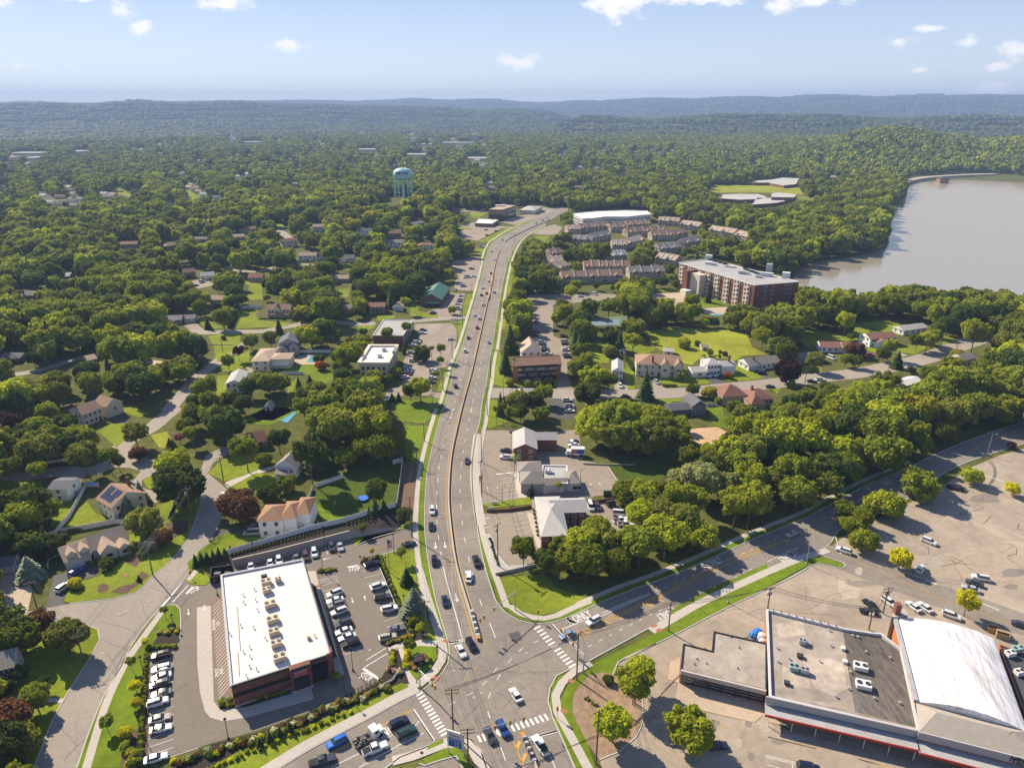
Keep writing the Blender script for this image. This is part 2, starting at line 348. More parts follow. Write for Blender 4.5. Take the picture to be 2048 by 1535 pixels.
mb.f = [(k * na + i, k * na + (i + 1) % na, (k + 1) * na + (i + 1) % na, (k + 1) * na + i) for k in range(nr - 1) for i in range(na)]; mb.f.append(tuple(range(na))); mb.m = [0] * len(mb.f)
tag(mb.build('ground',grass_dark, smooth=True),kind='structure')

# ---------------------------------------------------------------- main roads (kerb lines traced on the photo)
AL = T(X1,(898,1290),(886,1250),(875,1213),(868,1185),(860,1145),(854,1106),(849,1051),(850,1001),(854,946),(861,910),(868,880),(883,825),(892,800),(901,765),(910,730),(927,683),(943,628),(955,585),(964,550),(970,522),(977,500),(984,486),(993,479),(1013,466),(1032,455),(1061,444),(1100,425),(1128,412))
AR = T(X1,(1036,1239),(1011,1225),(991,1200),(986,1185),(973,1144),(961,1094),(951,1031),(945,976),(945,920),(954,863),(959,845),(965,800),(972,769),(978,726),(986,683),(1001,589),(1009,550),(1014,530),(1022,508),(1031,490),(1045,474),(1069,459),(1100,440),(1136,420))
EU = T(X1,(1036,1239),(1066,1247),(1101,1245),(1151,1228),(1188,1210),(1266,1178),(1312,1162),(1409,1122),(1506,1078),(1612,1035),(1636,1022),(1732,971),(1807,940),(1872,908),(1952,875),(2048,844),(2160,815))
EL = T(X1,(1105,1433),(1096,1401),(1100,1376),(1113,1351),(1146,1334),(1169,1326),(1191,1314),(1312,1248),(1401,1198),(1526,1141),(1600,1111),(1650,1096),(1668,1074),(1675,1062),(1734,1035),(1802,1005),(1858,968),(1890,945),(1932,925),(1990,905),(2048,887),(2160,855))
WU = T(X1,(898,1290),(899,1308),(896,1326),(885,1345),(872,1360),(840,1383),(800,1402),(750,1430),(690,1461),(620,1498),(560,1535),(500,1572))
WL = T(X1,(690,1600),(772,1535),(800,1514),(852,1494),(885,1479),(905,1473),(941,1478),(961,1499),(973,1535),(990,1600))
SR = T(X1,(1105,1433),(1125,1478),(1150,1535),(1180,1605))
def poly(name, pts, z, m): return sheet(name, pts, z, m)
poly('avenue_road',AL + AR[::-1], 0.04,asphalt)
poly('cross_road', [AL[0]] + WU[1:] + WL + SR[::-1] + EL[1:] + EU[::-1], 0.05,asphalt)
ribbon('side_street',T(X1,(975,786),(1010,785),(1060,786),(1147,787),(1250,788),(1309,787),(1377,784),(1440,777),(1533,768),(1600,760),(1646,754),(1720,745),(1800,729),(1862,713),(1917,692),(1990,668)),12.5,0.045,asphalt_street)
ribbon('side_street',T(X1,(885,1490),(860,1491)),1,0.03,asphalt_street)
# curving residential road at lower left
poly('residential_road',T(A, (270,1535),(420,1150),(500,1000),(740,620),(795,510),(780,430),(700,400),(400,415),(0,430),(0,345),(220,290),(560,225),(900,185),(1080,140),(1225,0)) +
     T(J, (1330,1310),(1500,1100),(1590,850),(1590,700),(1600,560),(1640,440),(1720,400),(1830,360),(1830,420),(1700,500),(1660,580),(1810,710),(1760,960),(1740,1010),(1620,1240),(1480,1420)) +
     T(A, (1400,120),(1280,255),(1200,350),(1050,560),(960,740),(830,960),(700,1280),(615,1535)),.04,asphalt_street)
poly('driveway',T(J, (1040,650),(1130,560),(1220,520),(1320,640),(1200,600),(1130,640),(1130,700),(1290,735),(1320,780),(1240,820),(1130,760)),.035,asphalt_street)
ribbon('residential_street',T(J, (-60,640),(80,625),(300,590),(480,565),(640,580),(760,560),(900,500),(1100,500),(1220,530)),8.5,.036,asphalt_street)
ribbon('residential_street',T(J, (980,500),(950,420),(1010,330),(1180,240),(1290,150),(1400,60)),8,.038,asphalt_street)
ribbon('residential_street',T(L, (-60,1380),(60,1230),(250,1030),(420,900),(530,800),(640,715),(690,690)),7,.034,asphalt_street)
ribbon('residential_street',T(L, (150,500),(250,580),(340,590),(500,580),(700,578),(900,575),(1050,545),(1190,520),(1350,490),(1600,480),(1900,500),(2050,490)),7.5,.033,asphalt_street)
ribbon('residential_street',T(K, (-50,1030),(200,1010),(450,960),(640,900),(880,830),(1100,800)),6.5,.036,asphalt_street)
ribbon('gravel_drive',T(K, (1180,1000),(1290,930),(1450,885),(1640,900)),6,.036,conc_tan)
ribbon('side_street',T(M, (700,490),(900,470),(1150,450),(1480,430)),7.5,.034,asphalt_street)
ribbon('residential_street',T(U, (520,780),(600,810),(700,830),(880,830),(1100,760),(1300,760),(1480,770)),5.5,.034,asphalt_street)
ribbon('residential_street',T(U, (1030,400),(1090,430),(1130,460),(1180,500)),9,.034,asphalt_street)
# road over the dam
clr(T(X1,(1815,352),(1925,346),(2060,350),(2060,360),(1880,364),(1820,372)))

# kerbs
kb = MB()
for path, sgn in ((AL, -1),(AR, 1),(EU, -1),(EL, 1),(WU[:], 1),(WL[:], 1),(SR, 1)):
    w = smooth_path(wpath(path),3); 
    keep = w
    if path is EL:
        keep = [p for p in w]; 
    strip(kb, keep, -.12,.14,0,.16)
kb2 = smooth_path(wpath(T(A, (615,1535),(700,1280),(830,960),(960,740),(1050,560),(1200,350),(1280,255),(1340,235),(1400,235),(1435,270),(1435,500),(1370,590))),3); strip(kb, kb2,-.12,.12,0,.16)
kb3 = smooth_path(wpath(T(A, (270,1535),(420,1150),(500,1000),(740,620),(795,510),(780,430),(700,400))),3); strip(kb, kb3,-.12,.12,0,.14)
kb4 = smooth_path(wpath(T(A, (560,225),(900,185),(1080,140),(1225,0)) + T(J, (1330,1310),(1500,1100),(1590,850))),3); strip(kb, kb4,-.12,.12,0,.14)
for pts in (T(C, (1690,800),(1740,690),(2041,545)),T(D, (0,665),(400,470),(850,240),(1360,0)) + T(FQ, (330,1320),(400,1300),(500,1320),(590,1340),(620,1320),(600,1295),(400,1230)),
            T(FQ, (555,1045),(535,1080),(560,1160),(700,1230),(1000,1340),(1220,1420)),T(HQ, (650,230),(655,500),(640,700),(655,830)),T(HQ, (660,1060),(720,1070),(780,1230),(870,1320),(1040,1300)),
            T(B, (1230,170),(1400,100),(1700,20)),T(B, (1270,300),(1450,235),(1590,195),(1720,180)),T(B, (940,400),(1080,380),(1080,340)),T(C, (1590,1470),(1740,1410),(1880,1290),(1940,1130),(1930,970)),T(C, (150,1500),(200,1515),(450,1440),(500,1535))):
    strip(kb, smooth_path(wpath(pts),3),-.13,.13,0,.17)
tag(kb.build('kerb',curb_m),kind='structure')

# ---------------------------------------------------------------- parking lots and paved yards
poly('parking_lot',T(X1,(300,1310),(293,1527),(336,1514),(411,1489),(512,1461),(626,1421),(696,1394),(724,1379),(759,1358),(776,1336),(780,1313),(774,1296),(771,1286),(816,1266),(761,1135),(764,1108),(799,1099),(831,1095),(831,1053),(751,1073),(700,1077),(600,1100),(470,1128),(468,1150),(440,1160),(371,1155),(330,1207),(350,1208),(359,1220),(359,1280),(340,1297)),.03,pm('asphalt_lot', (.175,.148,.118),.9,.10,.8,big=.12,cracks=.08))
poly('concrete_lane',T(B, (0,650),(-25,655),(-22,1100),(0,1330),(40,1480),(80,1530),(180,1560),(380,1530),(905,1385),(890,1297),(720,1345),(360,1450),(160,1470),(110,1400),(85,640)),.045,concrete)
poly('side_court',T(B, (90,590),(180,560),(245,1330),(145,1400)),.05,pave_dark)
poly('walkway',T(B, (840,370),(920,365),(1150,1190),(1060,1190),(1030,1010)),.12,concrete)
poly('parking_lot',T(HQ, (660,240),(920,240),(930,290),(1180,260),(1420,230),(1460,480),(1660,520),(1780,700),(1700,750),(1400,780),(1380,860),(1700,800),(1800,900),(1900,1020),(1500,1250),(1320,1240),(1100,1180),(1080,1290),(880,1320),(780,1230),(700,1060),(650,1010),(650,905),(1040,880),(1050,760),(960,790),(740,820),(655,830)),.03,asphalt_old if False else pm('asphalt_tan', (.26,.215,.165),.95,.12,.6,big=.16,cracks=.15))
tanlot = MATS['asphalt_tan']
poly('parking_lot',T(M, (920,500),(1290,490),(1360,560),(1330,750),(1390,800),(1340,860),(1330,930),(1100,960),(1090,1200),(1240,1200),(1230,1290),(1080,1230),(620,1240),(640,1170),(800,1130),(800,880),(860,780),(1000,760),(960,620),(920,560)),.03,tanlot)
poly('parking_lot',T(M, (1230,170),(1340,190),(1440,190),(1400,330),(1380,410),(1440,430),(1160,440),(1050,380),(1180,330)),.031,tanlot)
poly('parking_lot',T(M, (1380,0),(1700,0),(1560,160),(1440,160),(1330,150),(1330,60)),.029,tanlot)
poly('parking_lot',T(NN, (560,200),(840,200),(1240,190),(1480,200),(1400,250),(1060,280),(860,290),(800,300),(800,620),(980,700),(980,880),(940,1000),(1000,1160),(820,1160),(870,1040),(890,900),(800,800),(640,760),(580,620),(600,340),(520,260)),.03,tanlot)
poly('parking_lot',T(NN, (760,1250),(1020,1260),(1020,1480),(760,1450)),.03,asphalt_dark)
poly('parking_lot',T(S, (1120,780),(1250,740),(1530,780),(1700,790),(1550,800),(1300,930),(1130,890)),.03,tanlot)
poly('parking_lot',T(S, (1600,690),(1830,660),(2047,590),(2047,640),(1850,740),(1700,770),(1560,740)),.03,tanlot)
poly('parking_lot',T(S, (1040,1150),(1330,1080),(1390,1170),(1330,1330),(1150,1310),(1060,1240)),.03,tanlot)
poly('parking_lot',T(RR, (440,380),(560,350),(640,380),(590,450),(480,460),(330,450)),.03,tanlot)
poly('access_road',T(RR, (360,180),(700,170),(690,220),(560,230),(420,260),(330,280)),.03,tanlot)
poly('access_road',T(S, (1040,590),(1150,600),(1420,620),(1420,640),(1200,630),(1050,650)),.03,tanlot)
# big shopping lot on the right
poly('shopping_lot',T(X1,(1668,1090),(1686,1126),(1684,1136),(1661,1131),(1636,1126),(1619,1131),(1536,1176),(1463,1210),(1350,1268),(1236,1326),(1240,1345),(1284,1392),(1287,1433),(1272,1470),(1240,1500),(1200,1520),(1210,1560),(1500,1640),(2300,1640),(2300,890),(2060,893),(2000,910),(1940,935),(1900,962),(1860,985),(1802,1013),(1740,1045),(1700,1060)),.03,asphalt_old)
poly('lot_access_lane',T(FQ, (560,1160),(660,1230),(1000,1345),(1240,1430),(1650,1560),(2100,1720),(2100,1900),(1500,1700),(900,1480),(560,1345),(400,1240),(350,1150)),.042,asphalt)
sheet('asphalt_patch',T(FQ, (950,900),(1200,1010),(1560,1000),(2050,1130),(2050,850),(1900,820),(1700,740),(1450,790),(1180,830)),.037,pm('asphalt_patch', (.35,.28,.205),.95,.15,.5,big=.2,cracks=.3))
sheet('asphalt_patch',T(E, (560,30),(740,110),(720,180),(600,190),(560,110)),.038,pm('asphalt_patch2', (.40,.33,.255),.95,.12,.5,big=.15,cracks=.2))
sheet('asphalt_patch',T(FQ, (960,1230),(1350,1240),(1560,1180),(2050,1140),(2050,1500),(1300,1400)),.039,MATS['asphalt_patch'])
sheet('shop_forecourt',T(D, (425,855),(1110,1010),(1120,1100),(1030,1175),(600,1075),(400,1000)),.12,conc_tan)
sheet('shop_walk',T(D, (1100,1050),(2060,1290),(2060,1420),(1210,1180),(1100,1140)),.13,conc_tan)
sheet('shop_walk',T(E, (0,1080),(2060,1560),(2060,1640),(900,1400),(0,1170)),.132,conc_tan)
sheet('paved_strip',T(D, (340,830),(360,690),(440,655),(430,860)),.10,conc_tan)
poly('forecourt',T(C, (150,1520),(200,1512),(450,1440),(520,1560),(560,1640),(-100,1640)),.03,asphalt)
# lower-left driveways and paths
poly('driveway',T(J, (430,1400),(530,1370),(740,1290),(780,1390),(560,1460),(500,1600),(560,1760),(330,1800)),.03,asphalt_dark)
poly('driveway',T(J, (0,1400),(170,1370),(260,1500),(200,1790),(0,1850)),.03,conc_tan)
poly('driveway',T(I, (130,1030),(480,1030),(520,1110),(120,1110)),.03,asphalt_dark)
poly('path',T(I, (190,660),(400,570),(590,520),(600,540),(430,600),(220,700)),.05,concrete)
poly('driveway',T(J, (870,150),(960,110),(1030,140),(1000,195)),.03,asphalt_dark)
poly('driveway',T(J, (560,600),(680,600),(600,710)),.035,asphalt_street)
poly('driveway',T(K, (1860,500),(1990,490),(2060,560),(1960,560)),.03,tanlot)
poly('driveway',T(O, (790,750),(920,720),(1030,855),(890,870)),.03,asphalt_dark); poly('driveway',T(O, (280,830),(340,830),(420,910),(290,920)),.03,asphalt_street)
poly('driveway',T(O, (1330,700),(1400,690),(1500,810),(1440,815)),.03,asphalt_dark); poly('driveway',T(O, (1820,770),(1980,740),(2047,790),(1900,800)),.03,asphalt_dark)
poly('driveway',T(NN, (1420,1060),(1540,1060),(1610,1200),(1430,1190)),.03,asphalt_street); poly('driveway',T(P, (880,700),(990,730),(930,750)),.03,asphalt_street); poly('driveway',T(P, (590,700),(700,740),(690,755),(600,740)),.03,asphalt_dark)
poly('driveway',T(L, (170,60),(330,40),(400,100),(230,140)),.03,tanlot); poly('driveway',T(L, (720,930),(840,980),(760,1000)),.03,tanlot)
poly('driveway',T(Q, (0,650),(340,640),(380,720),(250,790),(260,700),(0,690)),.03,conc_tan); poly('terrace',T(Q, (540,800),(790,785),(790,870),(560,850)),.03,conc_tan)

# ---------------------------------------------------------------- lawns
def lw(t, m, *pts, z=.10,name='lawn'): return sheet(name, T(t, *pts),z, m)
lw(A, lawn, (0,400),(700,402),(778,432),(792,510),(738,618),(498,998),(418,1148),(268,1535),(0,1535),z=.1)
sheet('lawn',T(A, (510,205),(560,222),(900,182),(1080,137),(1222,0)) + T(J, (1328,1308),(1498,1098),(1588,850),(1560,740),(1400,790),(1330,960),(1030,1080),(1030,1250),(820,1390),(560,1480)),.1,lawn)
sheet('lawn',T(A, (1282,257),(1340,238),(1398,238),(1432,270),(1432,500),(1370,588),(1180,612),(1150,640),(1150,1535),(618,1535),(702,1280),(832,960),(962,742),(1052,562),(1202,352)),.12,lawn_lush)
lw(A, lawn, (1482,20),(1500,60),(1560,80),(1640,80),(1690,40),(1640,-10),(1530,-20),z=.12)
lw(B, lawn, (1455,235),(1590,198),(1712,188),(1728,480),(1875,918),(1700,925),(1655,858),z=.12)
lw(B, lawn_lush, (1615,980),(1640,960),(1878,967),(1893,1050),(1828,1150),(1715,1248),(1660,1150),z=.12)
lw(B, lawn, (1205,108),(1410,88),(1700,15),(1700,-10),(1400,20),(1240,165),z=.12)
lw(B, lawn_lush, (-100,300),(20,180),(200,60),(540,60),(640,60),(250,240),(60,290),(0,440),(-60,470),z=.09)
lw(I, lawn, (20,1250),(200,1100),(520,1100),(560,1140),(250,1235),z=.11)
lw(I, lawn_shaded, (880,830),(940,720),(1140,625),(1540,520),(1600,530),(1560,840),(1000,1010),(940,960),z=.1)
sheet('lawn',T(I, (880,840),(960,830),(1010,900),(1180,940),(1230,960),(1000,1010),(970,960),(950,880)),.12,lawn_lush)
lw(I, lawn, (60,580),(200,650),(350,600),(600,500),(560,420),(400,420),(180,470)); lw(I, lawn, (220,700),(450,580),(620,600),(700,660),(450,740),(330,720))
lw(I, lawn_lush, (380,140),(520,60),(680,60),(830,90),(560,200),(430,190))
sheet('mulch_bank',T(I, (1612,490),(1720,560),(1715,700),(1700,880),(1572,850)),.11,soil)
lw(I, lawn_lush, (1500,0),(1860,0),(1800,190),(1600,170),z=.09); lw(I, lawn_lush, (1640,200),(1842,210),(1735,520),(1640,460),z=.09)
lw(J, lawn, (490,1030),(690,800),(760,900),(900,960),(830,1000),(480,1050)); lw(J, lawn, (420,930),(600,720),(680,690),(640,760),(480,1010),(400,1010))
lw(J, lawn, (-60,640),(330,640),(330,690),(120,700),(-60,750)); lw(J, lawn, (780,250),(870,190),(1000,190),(1035,280),(930,375)); lw(J, lawn_yel, (1200,280),(1330,250),(1410,400),(1270,380))
lw(J, lawn, (1140,640),(1200,605),(1310,720),(1180,705)); lw(J, lawn, (1250,830),(1400,790),(1400,900),(1330,960),(1250,900)); lw(J, lawn, (960,40),(1080,60),(1200,110),(1100,140),(980,90)); lw(J, lawn_lush, (980,590),(1100,590),(1060,640),(1000,640))
lw(L, lawn, (340,625),(480,605),(670,602),(665,700),(480,880),(430,880),(390,720)); lw(L, lawn, (450,960),(560,860),(770,770),(760,900),(640,985),(480,985)); lw(L, lawn, (430,1030),(560,1020),(500,1240),(420,1240))
lw(L, lawn, (640,360),(840,360),(860,460),(1010,480),(1180,480),(1150,520),(1010,530),(610,552)); lw(L, lawn, (210,440),(290,440),(500,540),(330,560)); lw(L, lawn, (530,30),(740,60),(890,100),(900,250),(740,260),(760,100))
lw(L, lawn_lush, (1120,1000),(1220,895),(1420,915),(1500,870),(1640,1050),(1560,1110),(1440,1090),(1310,1000)); lw(L, lawn_lush, (1200,825),(1290,820),(1280,850),(1190,855)); lw(L, lawn, (1230,770),(1400,715),(1330,770))
lw(L, lawn_shaded, (760,1430),(950,1320),(1100,1290),(1230,1380),(1000,1490),(840,1480)); lw(L, lawn, (1150,1280),(1150,1150),(1250,1050),(1220,1170))
sheet('pool_deck',T(L, (1195,885),(1250,850),(1345,815),(1470,815),(1470,915),(1280,918)),.14,conc_tan)
lw(M, lawn, (340,520),(500,512),(520,530),(370,600),(300,590)); lw(M, lawn, (450,430),(700,400),(720,440),(560,472)); lw(M, lawn, (880,260),(950,262),(955,370),(1160,405),(1150,438),(870,425)); lw(M, lawn, (1450,200),(1520,180),(1455,410),(1390,410))
lw(M, lawn, (1270,470),(1450,465),(1330,745),(1360,560)); lw(M, lawn, (1250,925),(1310,920),(1210,1190),(1140,1190)); lw(M, lawn_lush, (650,1290),(860,1300),(1090,1250),(1190,1262),(1150,1360),(1060,1500),(900,1390)); lw(M, lawn, (140,150),(260,130),(240,230),(150,210))
lw(NN, lawn, (215,700),(250,690),(285,1000),(300,1060),(460,1075),(860,1072),(820,1140),(300,1145),(160,1110),(190,850)); lw(NN, lawn, (1110,640),(1190,700),(1380,670),(1370,900),(1210,912)); lw(NN, lawn, (1500,890),(1640,1170),(1590,1170),(1530,1060))
lw(NN, lawn, (245,460),(320,440),(320,560),(250,560)); lw(NN, lawn, (320,0),(390,0),(370,160),(290,290)); lw(NN, lawn_lush, (110,1290),(200,1265),(215,1535),(90,1535)); lw(NN, lawn, (1750,560),(2047,580),(2047,700),(1850,690)) 
lw(O, lawn_yel, (230,430),(300,310),(640,290),(1000,300),(1250,360),(1300,480),(1460,560),(1200,572),(1100,640),(1080,600),(760,600),(690,660),(600,650),(560,560),(480,540),(350,520)); lw(O, lawn, (620,700),(680,700),(880,855),(480,890),(360,860),(330,790),(500,760))
lw(O, lawn, (1120,650),(1200,680),(1440,800),(1090,840),(1000,800),(1100,740)); lw(O, lawn, (300,1010),(580,1008),(600,1035),(480,1040),(440,1080),(330,1040)); lw(O, lawn_lush, (840,1110),(1000,1090),(1040,1290),(1100,1340),(900,1280)); lw(O, lawn, (1500,910),(1600,900),(1560,960))
sheet('sand_patch',T(O, (650,1330),(760,1310),(950,1300),(1060,1360),(970,1440),(960,1475),(760,1475),(700,1430)),.1,sand); lw(O, lawn, (0,600),(90,700),(100,900),(30,920)); lw(O, lawn, (0,440),(200,430),(330,500),(180,560),(0,520))
lw(P, lawn, (0,490),(130,490),(420,560),(500,500),(480,440),(620,430),(720,415),(900,440),(930,480),(900,560),(620,470),(640,560),(540,600),(180,600),(70,660),(0,600)); lw(P, lawn, (890,660),(1000,640),(1180,655),(1050,725),(900,700)); lw(P, lawn, (1320,560),(1430,545),(1440,600),(1300,640)); lw(P, lawn, (0,830),(200,810),(200,890),(30,880)); lw(P, lawn, (610,650),(700,670),(720,720),(620,690))
lw(Q, lawn_lush, (510,720),(620,690),(830,740),(780,785),(540,798)); lw(Q, lawn, (0,600),(300,600),(400,620),(0,640)); lw(WT, lawn_yel, (265,280),(950,290),(1000,362),(700,345),(230,345),name='sports_field'); lw(WT, lawn, (940,370),(1080,380),(1080,410),(960,400))
lw(S, lawn, (1290,1012),(1388,1010),(1388,1110),(1270,1080)); lw(S, lawn, (1310,938),(1600,800),(1690,812),(1480,930),(1380,950)); lw(S, lawn, (1120,780),(1250,800),(1240,815),(1110,805)); lw(S, lawn, (1230,640),(1400,642),(1320,700),(1240,690)); lw(S, lawn, (1660,770),(1900,710),(1800,752),(1740,780)); lw(S, lawn, (1870,882),(2047,882),(2000,940),(1900,900)); lw(S, lawn, (1600,1180),(1680,1200),(1600,1400))
lw(U, lawn, (1040,360),(1110,340),(1120,400),(1060,400)); lw(U, lawn, (1690,770),(1810,740),(1800,850),(1720,790)); lw(U, lawn, (820,760),(960,770),(900,800)); lw(V, lawn, (440,470),(540,460),(640,580),(560,570)); lw(V, lawn, (680,480),(760,470),(770,540),(700,530)); lw(V, lawn, (1160,370),(1320,430),(1350,480),(1220,460)); lw(V, lawn, (1890,420),(1960,430),(2040,500),(1960,500))
lw(C, lawn, (775,25),(1150,-10),(1250,100),(1500,185),(1300,285),(1100,325),(960,298),(870,205),z=.1)
lw(HQ, lawn, (650,832),(1035,772),(1048,830),(720,862),z=.12); lw(HQ, lawn, (700,0),(770,0),(860,180),(720,225),(680,205),z=.12)
lw(GQ, lawn_shaded, (465,125),(870,100),(1100,80),(850,275),(575,272),z=.12)
sheet('lawn',T(C, (1275,1000),(1350,860),(1480,775),(1560,695),(2041,460)) + T(D, (400,255),(700,95),(1130,-90)) + T(FQ, (0,1405),(290,1245),(400,1235),(590,1300),(610,1325),(590,1335),(500,1315),(400,1295),(330,1312),(0,1490)) + T(D, (850,235),(400,465),(0,655)) + T(C, (1740,690),(1720,790),(1500,800),(1380,950),(1370,1100),(1500,1350),(1560,1535),(1500,1535),(1320,1180)),.13,lawn_lush)
lw(C, lawn_lush, (1190,1000),(1215,880),(1260,810),(1380,745),(1370,770),(1250,870),(1225,960),(1235,1080),(1205,1090),z=.12)
lw(C, lawn_lush, (1225,1140),(1250,1130),(1450,1535),(1400,1535),z=.12); lw(C, lawn_lush, (205,1400),(240,1350),(345,1305),(350,1335),z=.13); lw(C, lawn_lush, (155,1495),(200,1455),(380,1375),(470,1380),(540,1470),(580,1535),(500,1535),(450,1440),(200,1510),z=.13); lw(C, lawn_lush, (575,1350),(600,1345),(680,1535),(640,1535),z=.13)
sheet('mulch_bed',T(C, (1500,800),(1610,775),(1700,790),(1930,970),(1938,1130),(1878,1290),(1740,1408),(1590,1468),(1500,1350),(1372,1100),(1382,950)),.15,mulch_tan)
for q in (T(A, (775,130),(790,80),(830,65),(870,85),(860,120),(800,145)),T(A, (880,140),(960,90),(1060,70),(1130,-30),(1190,0),(1100,80),(1000,150),(900,140)),T(A, (550,100),(590,80),(670,70),(660,120),(590,145)),T(J, (990,1290),(1060,1220),(1140,1270),(1080,1330)),T(J, (1310,980),(1500,960),(1500,1050),(1400,1090)),T(A, (1155,640),(1195,640),(1172,1500),(1120,1535),(960,1530),(990,1300),(1070,1230),(1130,1240))):
    sheet('mulch_bed',q, .14,mulch)
sheet('mulch_bed',T(B, (1420,300),(1455,300),(1660,860),(1700,930),(1800,900),(1760,720),(1640,700),(1480,330)),.135,mulch_dk)
sheet('mulch_bed',T(X1,(345,1535),(411,1492),(520,1463),(626,1424),(696,1397),(762,1362),(783,1330),(815,1350),(830,1372),(720,1430),(620,1483),(540,1530),(500,1560),(340,1570)),.11,lawn)
sheet('mulch_bed',T(X1,(345,1535),(411,1492),(520,1463),(626,1424),(696,1397),(762,1362),(790,1350),(800,1366),(700,1415),(600,1455),(480,1500),(400,1545)),.15,mulch_dk)
sheet('gravel_bed',T(HQ, (665,1065),(715,1070),(740,1130),(780,1230),(870,1325),(1000,1310),(1070,1330),(960,1365),(760,1395),(700,1200)),.14,gravel)
for q in (T(B, (940,400),(935,370),(1030,335),(1078,345),(1082,380)),T(B, (1270,300),(1300,265),(1440,232),(1455,300),(1300,325)),T(B, (1490,940),(1640,860),(1690,860),(1700,900),(1500,975)),T(B, (1520,1010),(1580,990),(1670,1270),(1440,1230),(1520,1090)),T(B, (250,1450),(375,1440),(716,1340),(712,1305),(270,1410),(150,1400),(160,1470)),T(A, (1180,610),(1250,500),(1280,440),(1430,430),(1430,520),(1370,590))):
    sheet('mulch_bed',q, .155,mulch_dk)

# sidewalks and grass verges along the avenue and the cross road
sw = MB(); vg = MB()
def walk(path, d0,d1,lo=0,hi=None, wide=None):
    w = smooth_path(wpath(path),3); n = len(w); w = w[int(n * lo):int(n * (hi if hi else 1))]
    strip(vg, w, d0,d0 + (d1 if d1 else 0),0,.13); 
    a, b = strip(sw, w, d0 + d1,d0 + d1 + (wide or math.copysign(1.7,d0 + d1)),0,.155); clrw(list(a) + list(reversed(b)))
walk(AL, -.2,-1.9,0.02,.17); walk(AL, -.2,-1.2,.17,.55); walk(AL, -.2,-2.6,.55,.80)
walk(AR, .2,1.7,0.10,.28); walk(AR, .2,2.2,.28,.85)
walk(EU, -.2,-1.8,0.06,.60); walk(EL, .15,0.02,.14,.40,wide=2.2)
walk(WU, .2,.02,.30,1.0,wide=2.6)
tag(sw.build('sidewalk',concrete),kind='structure'); tag(vg.build('grass_verge',lawn_lush),kind='structure')
for nm, q, wd in (('sidewalk',T(A, (1290,290),(1000,700),(920,860),(830,1070),(690,1535),(660,1640)),1.8),('sidewalk',T(A, (1570,-40),(1500,40)),1.6),('sidewalk',T(B, (1500,985),(1640,940),(1890,945)),2.2),('path',T(B, (1580,980),(1640,1190),(1720,1300)),2.4),('path',T(A, (130,970),(260,985),(510,1003)),1.3),
                  ('sidewalk',T(C, (1510,1560),(1300,1170),(1255,1090),(1240,960),(1290,860),(1390,765),(1450,740),(1520,700)),2.0),('sidewalk',T(C, (-60,1480),(100,1440),(350,1345),(440,1345),(540,1330),(590,1400),(680,1560)),2.4),('sidewalk',T(C, (345,600),(330,680),(280,760),(150,870)),2.2),
                  ('sidewalk',T(HQ, (620,270),(600,420),(595,640),(630,900),(650,1000)),3.4),('sidewalk',T(HQ, (940,580),(955,700),(980,780)),3.0),('sidewalk',T(HQ, (1040,900),(1090,1050),(1130,1180)),2.6),('path',T(O, (1170,660),(1240,710),(1330,730)),1.0)):
    ribbon(nm, q, wd, .16,concrete, raised=.16)
for nm, q, wd in (('sidewalk',T(HQ, (645,990),(665,1090),(705,1230),(750,1370),(800,1500),(850,1640)) + T(C, (880,250),(960,308),(1060,338),(1150,345),(1250,322),(1400,252),(1520,205)),1.9),('sidewalk',T(C, (150,-60),(185,60),(232,220),(290,400),(335,540),(350,640)),2.2)):
    ribbon(nm, q, wd, .165,concrete, raised=.16)
lw(HQ, lawn_lush, (625,1075),(645,1070),(690,1230),(740,1370),(800,1535),(770,1535),(700,1380),(645,1200),z=.12); lw(C, lawn_lush, (735,60),(800,130),(880,235),(960,300),(1100,330),(1090,372),(1060,378),(945,348),(860,300),(780,210),z=.09); lw(C, lawn_lush, (1110,375),(1200,374),(1400,305),(1600,225),(1600,190),(1400,258),(1250,325),(1110,352),z=.09); lw(C, lawn_lush, (225,0),(250,20),(305,260),(390,550),(388,690),(365,640),(350,560),(300,400),(245,220),z=.09); lw(C, lawn, (120,0),(150,0),(215,210),(280,410),(310,520),(240,525),(150,300),z=.085)
ramp = pm('ramp_brick', (.33,.13,.08),.9,.2,3)
rm = MB()
for q in (B(1960,925),B(1880,1220),C(1310,1085),C(1365,845),A(1000,1)): 
    p = G(*q); rm.obox((p.x, p.y),(1,-.5),1.6,1.0,.1,.168)
for q, d in ((GQ(830,1400),(1,.45)),(GQ(870,1435),(1,.45)),(C(480,1300),(1,.2)),(B(1118,1022),(.2,1)),(B(950,480),(.2,1))):
    p = G(*q); rm.obox((p.x, p.y),d, 1.8,1.0,.1,.169)
tag(rm.build('ramp_panel',ramp),kind='structure')

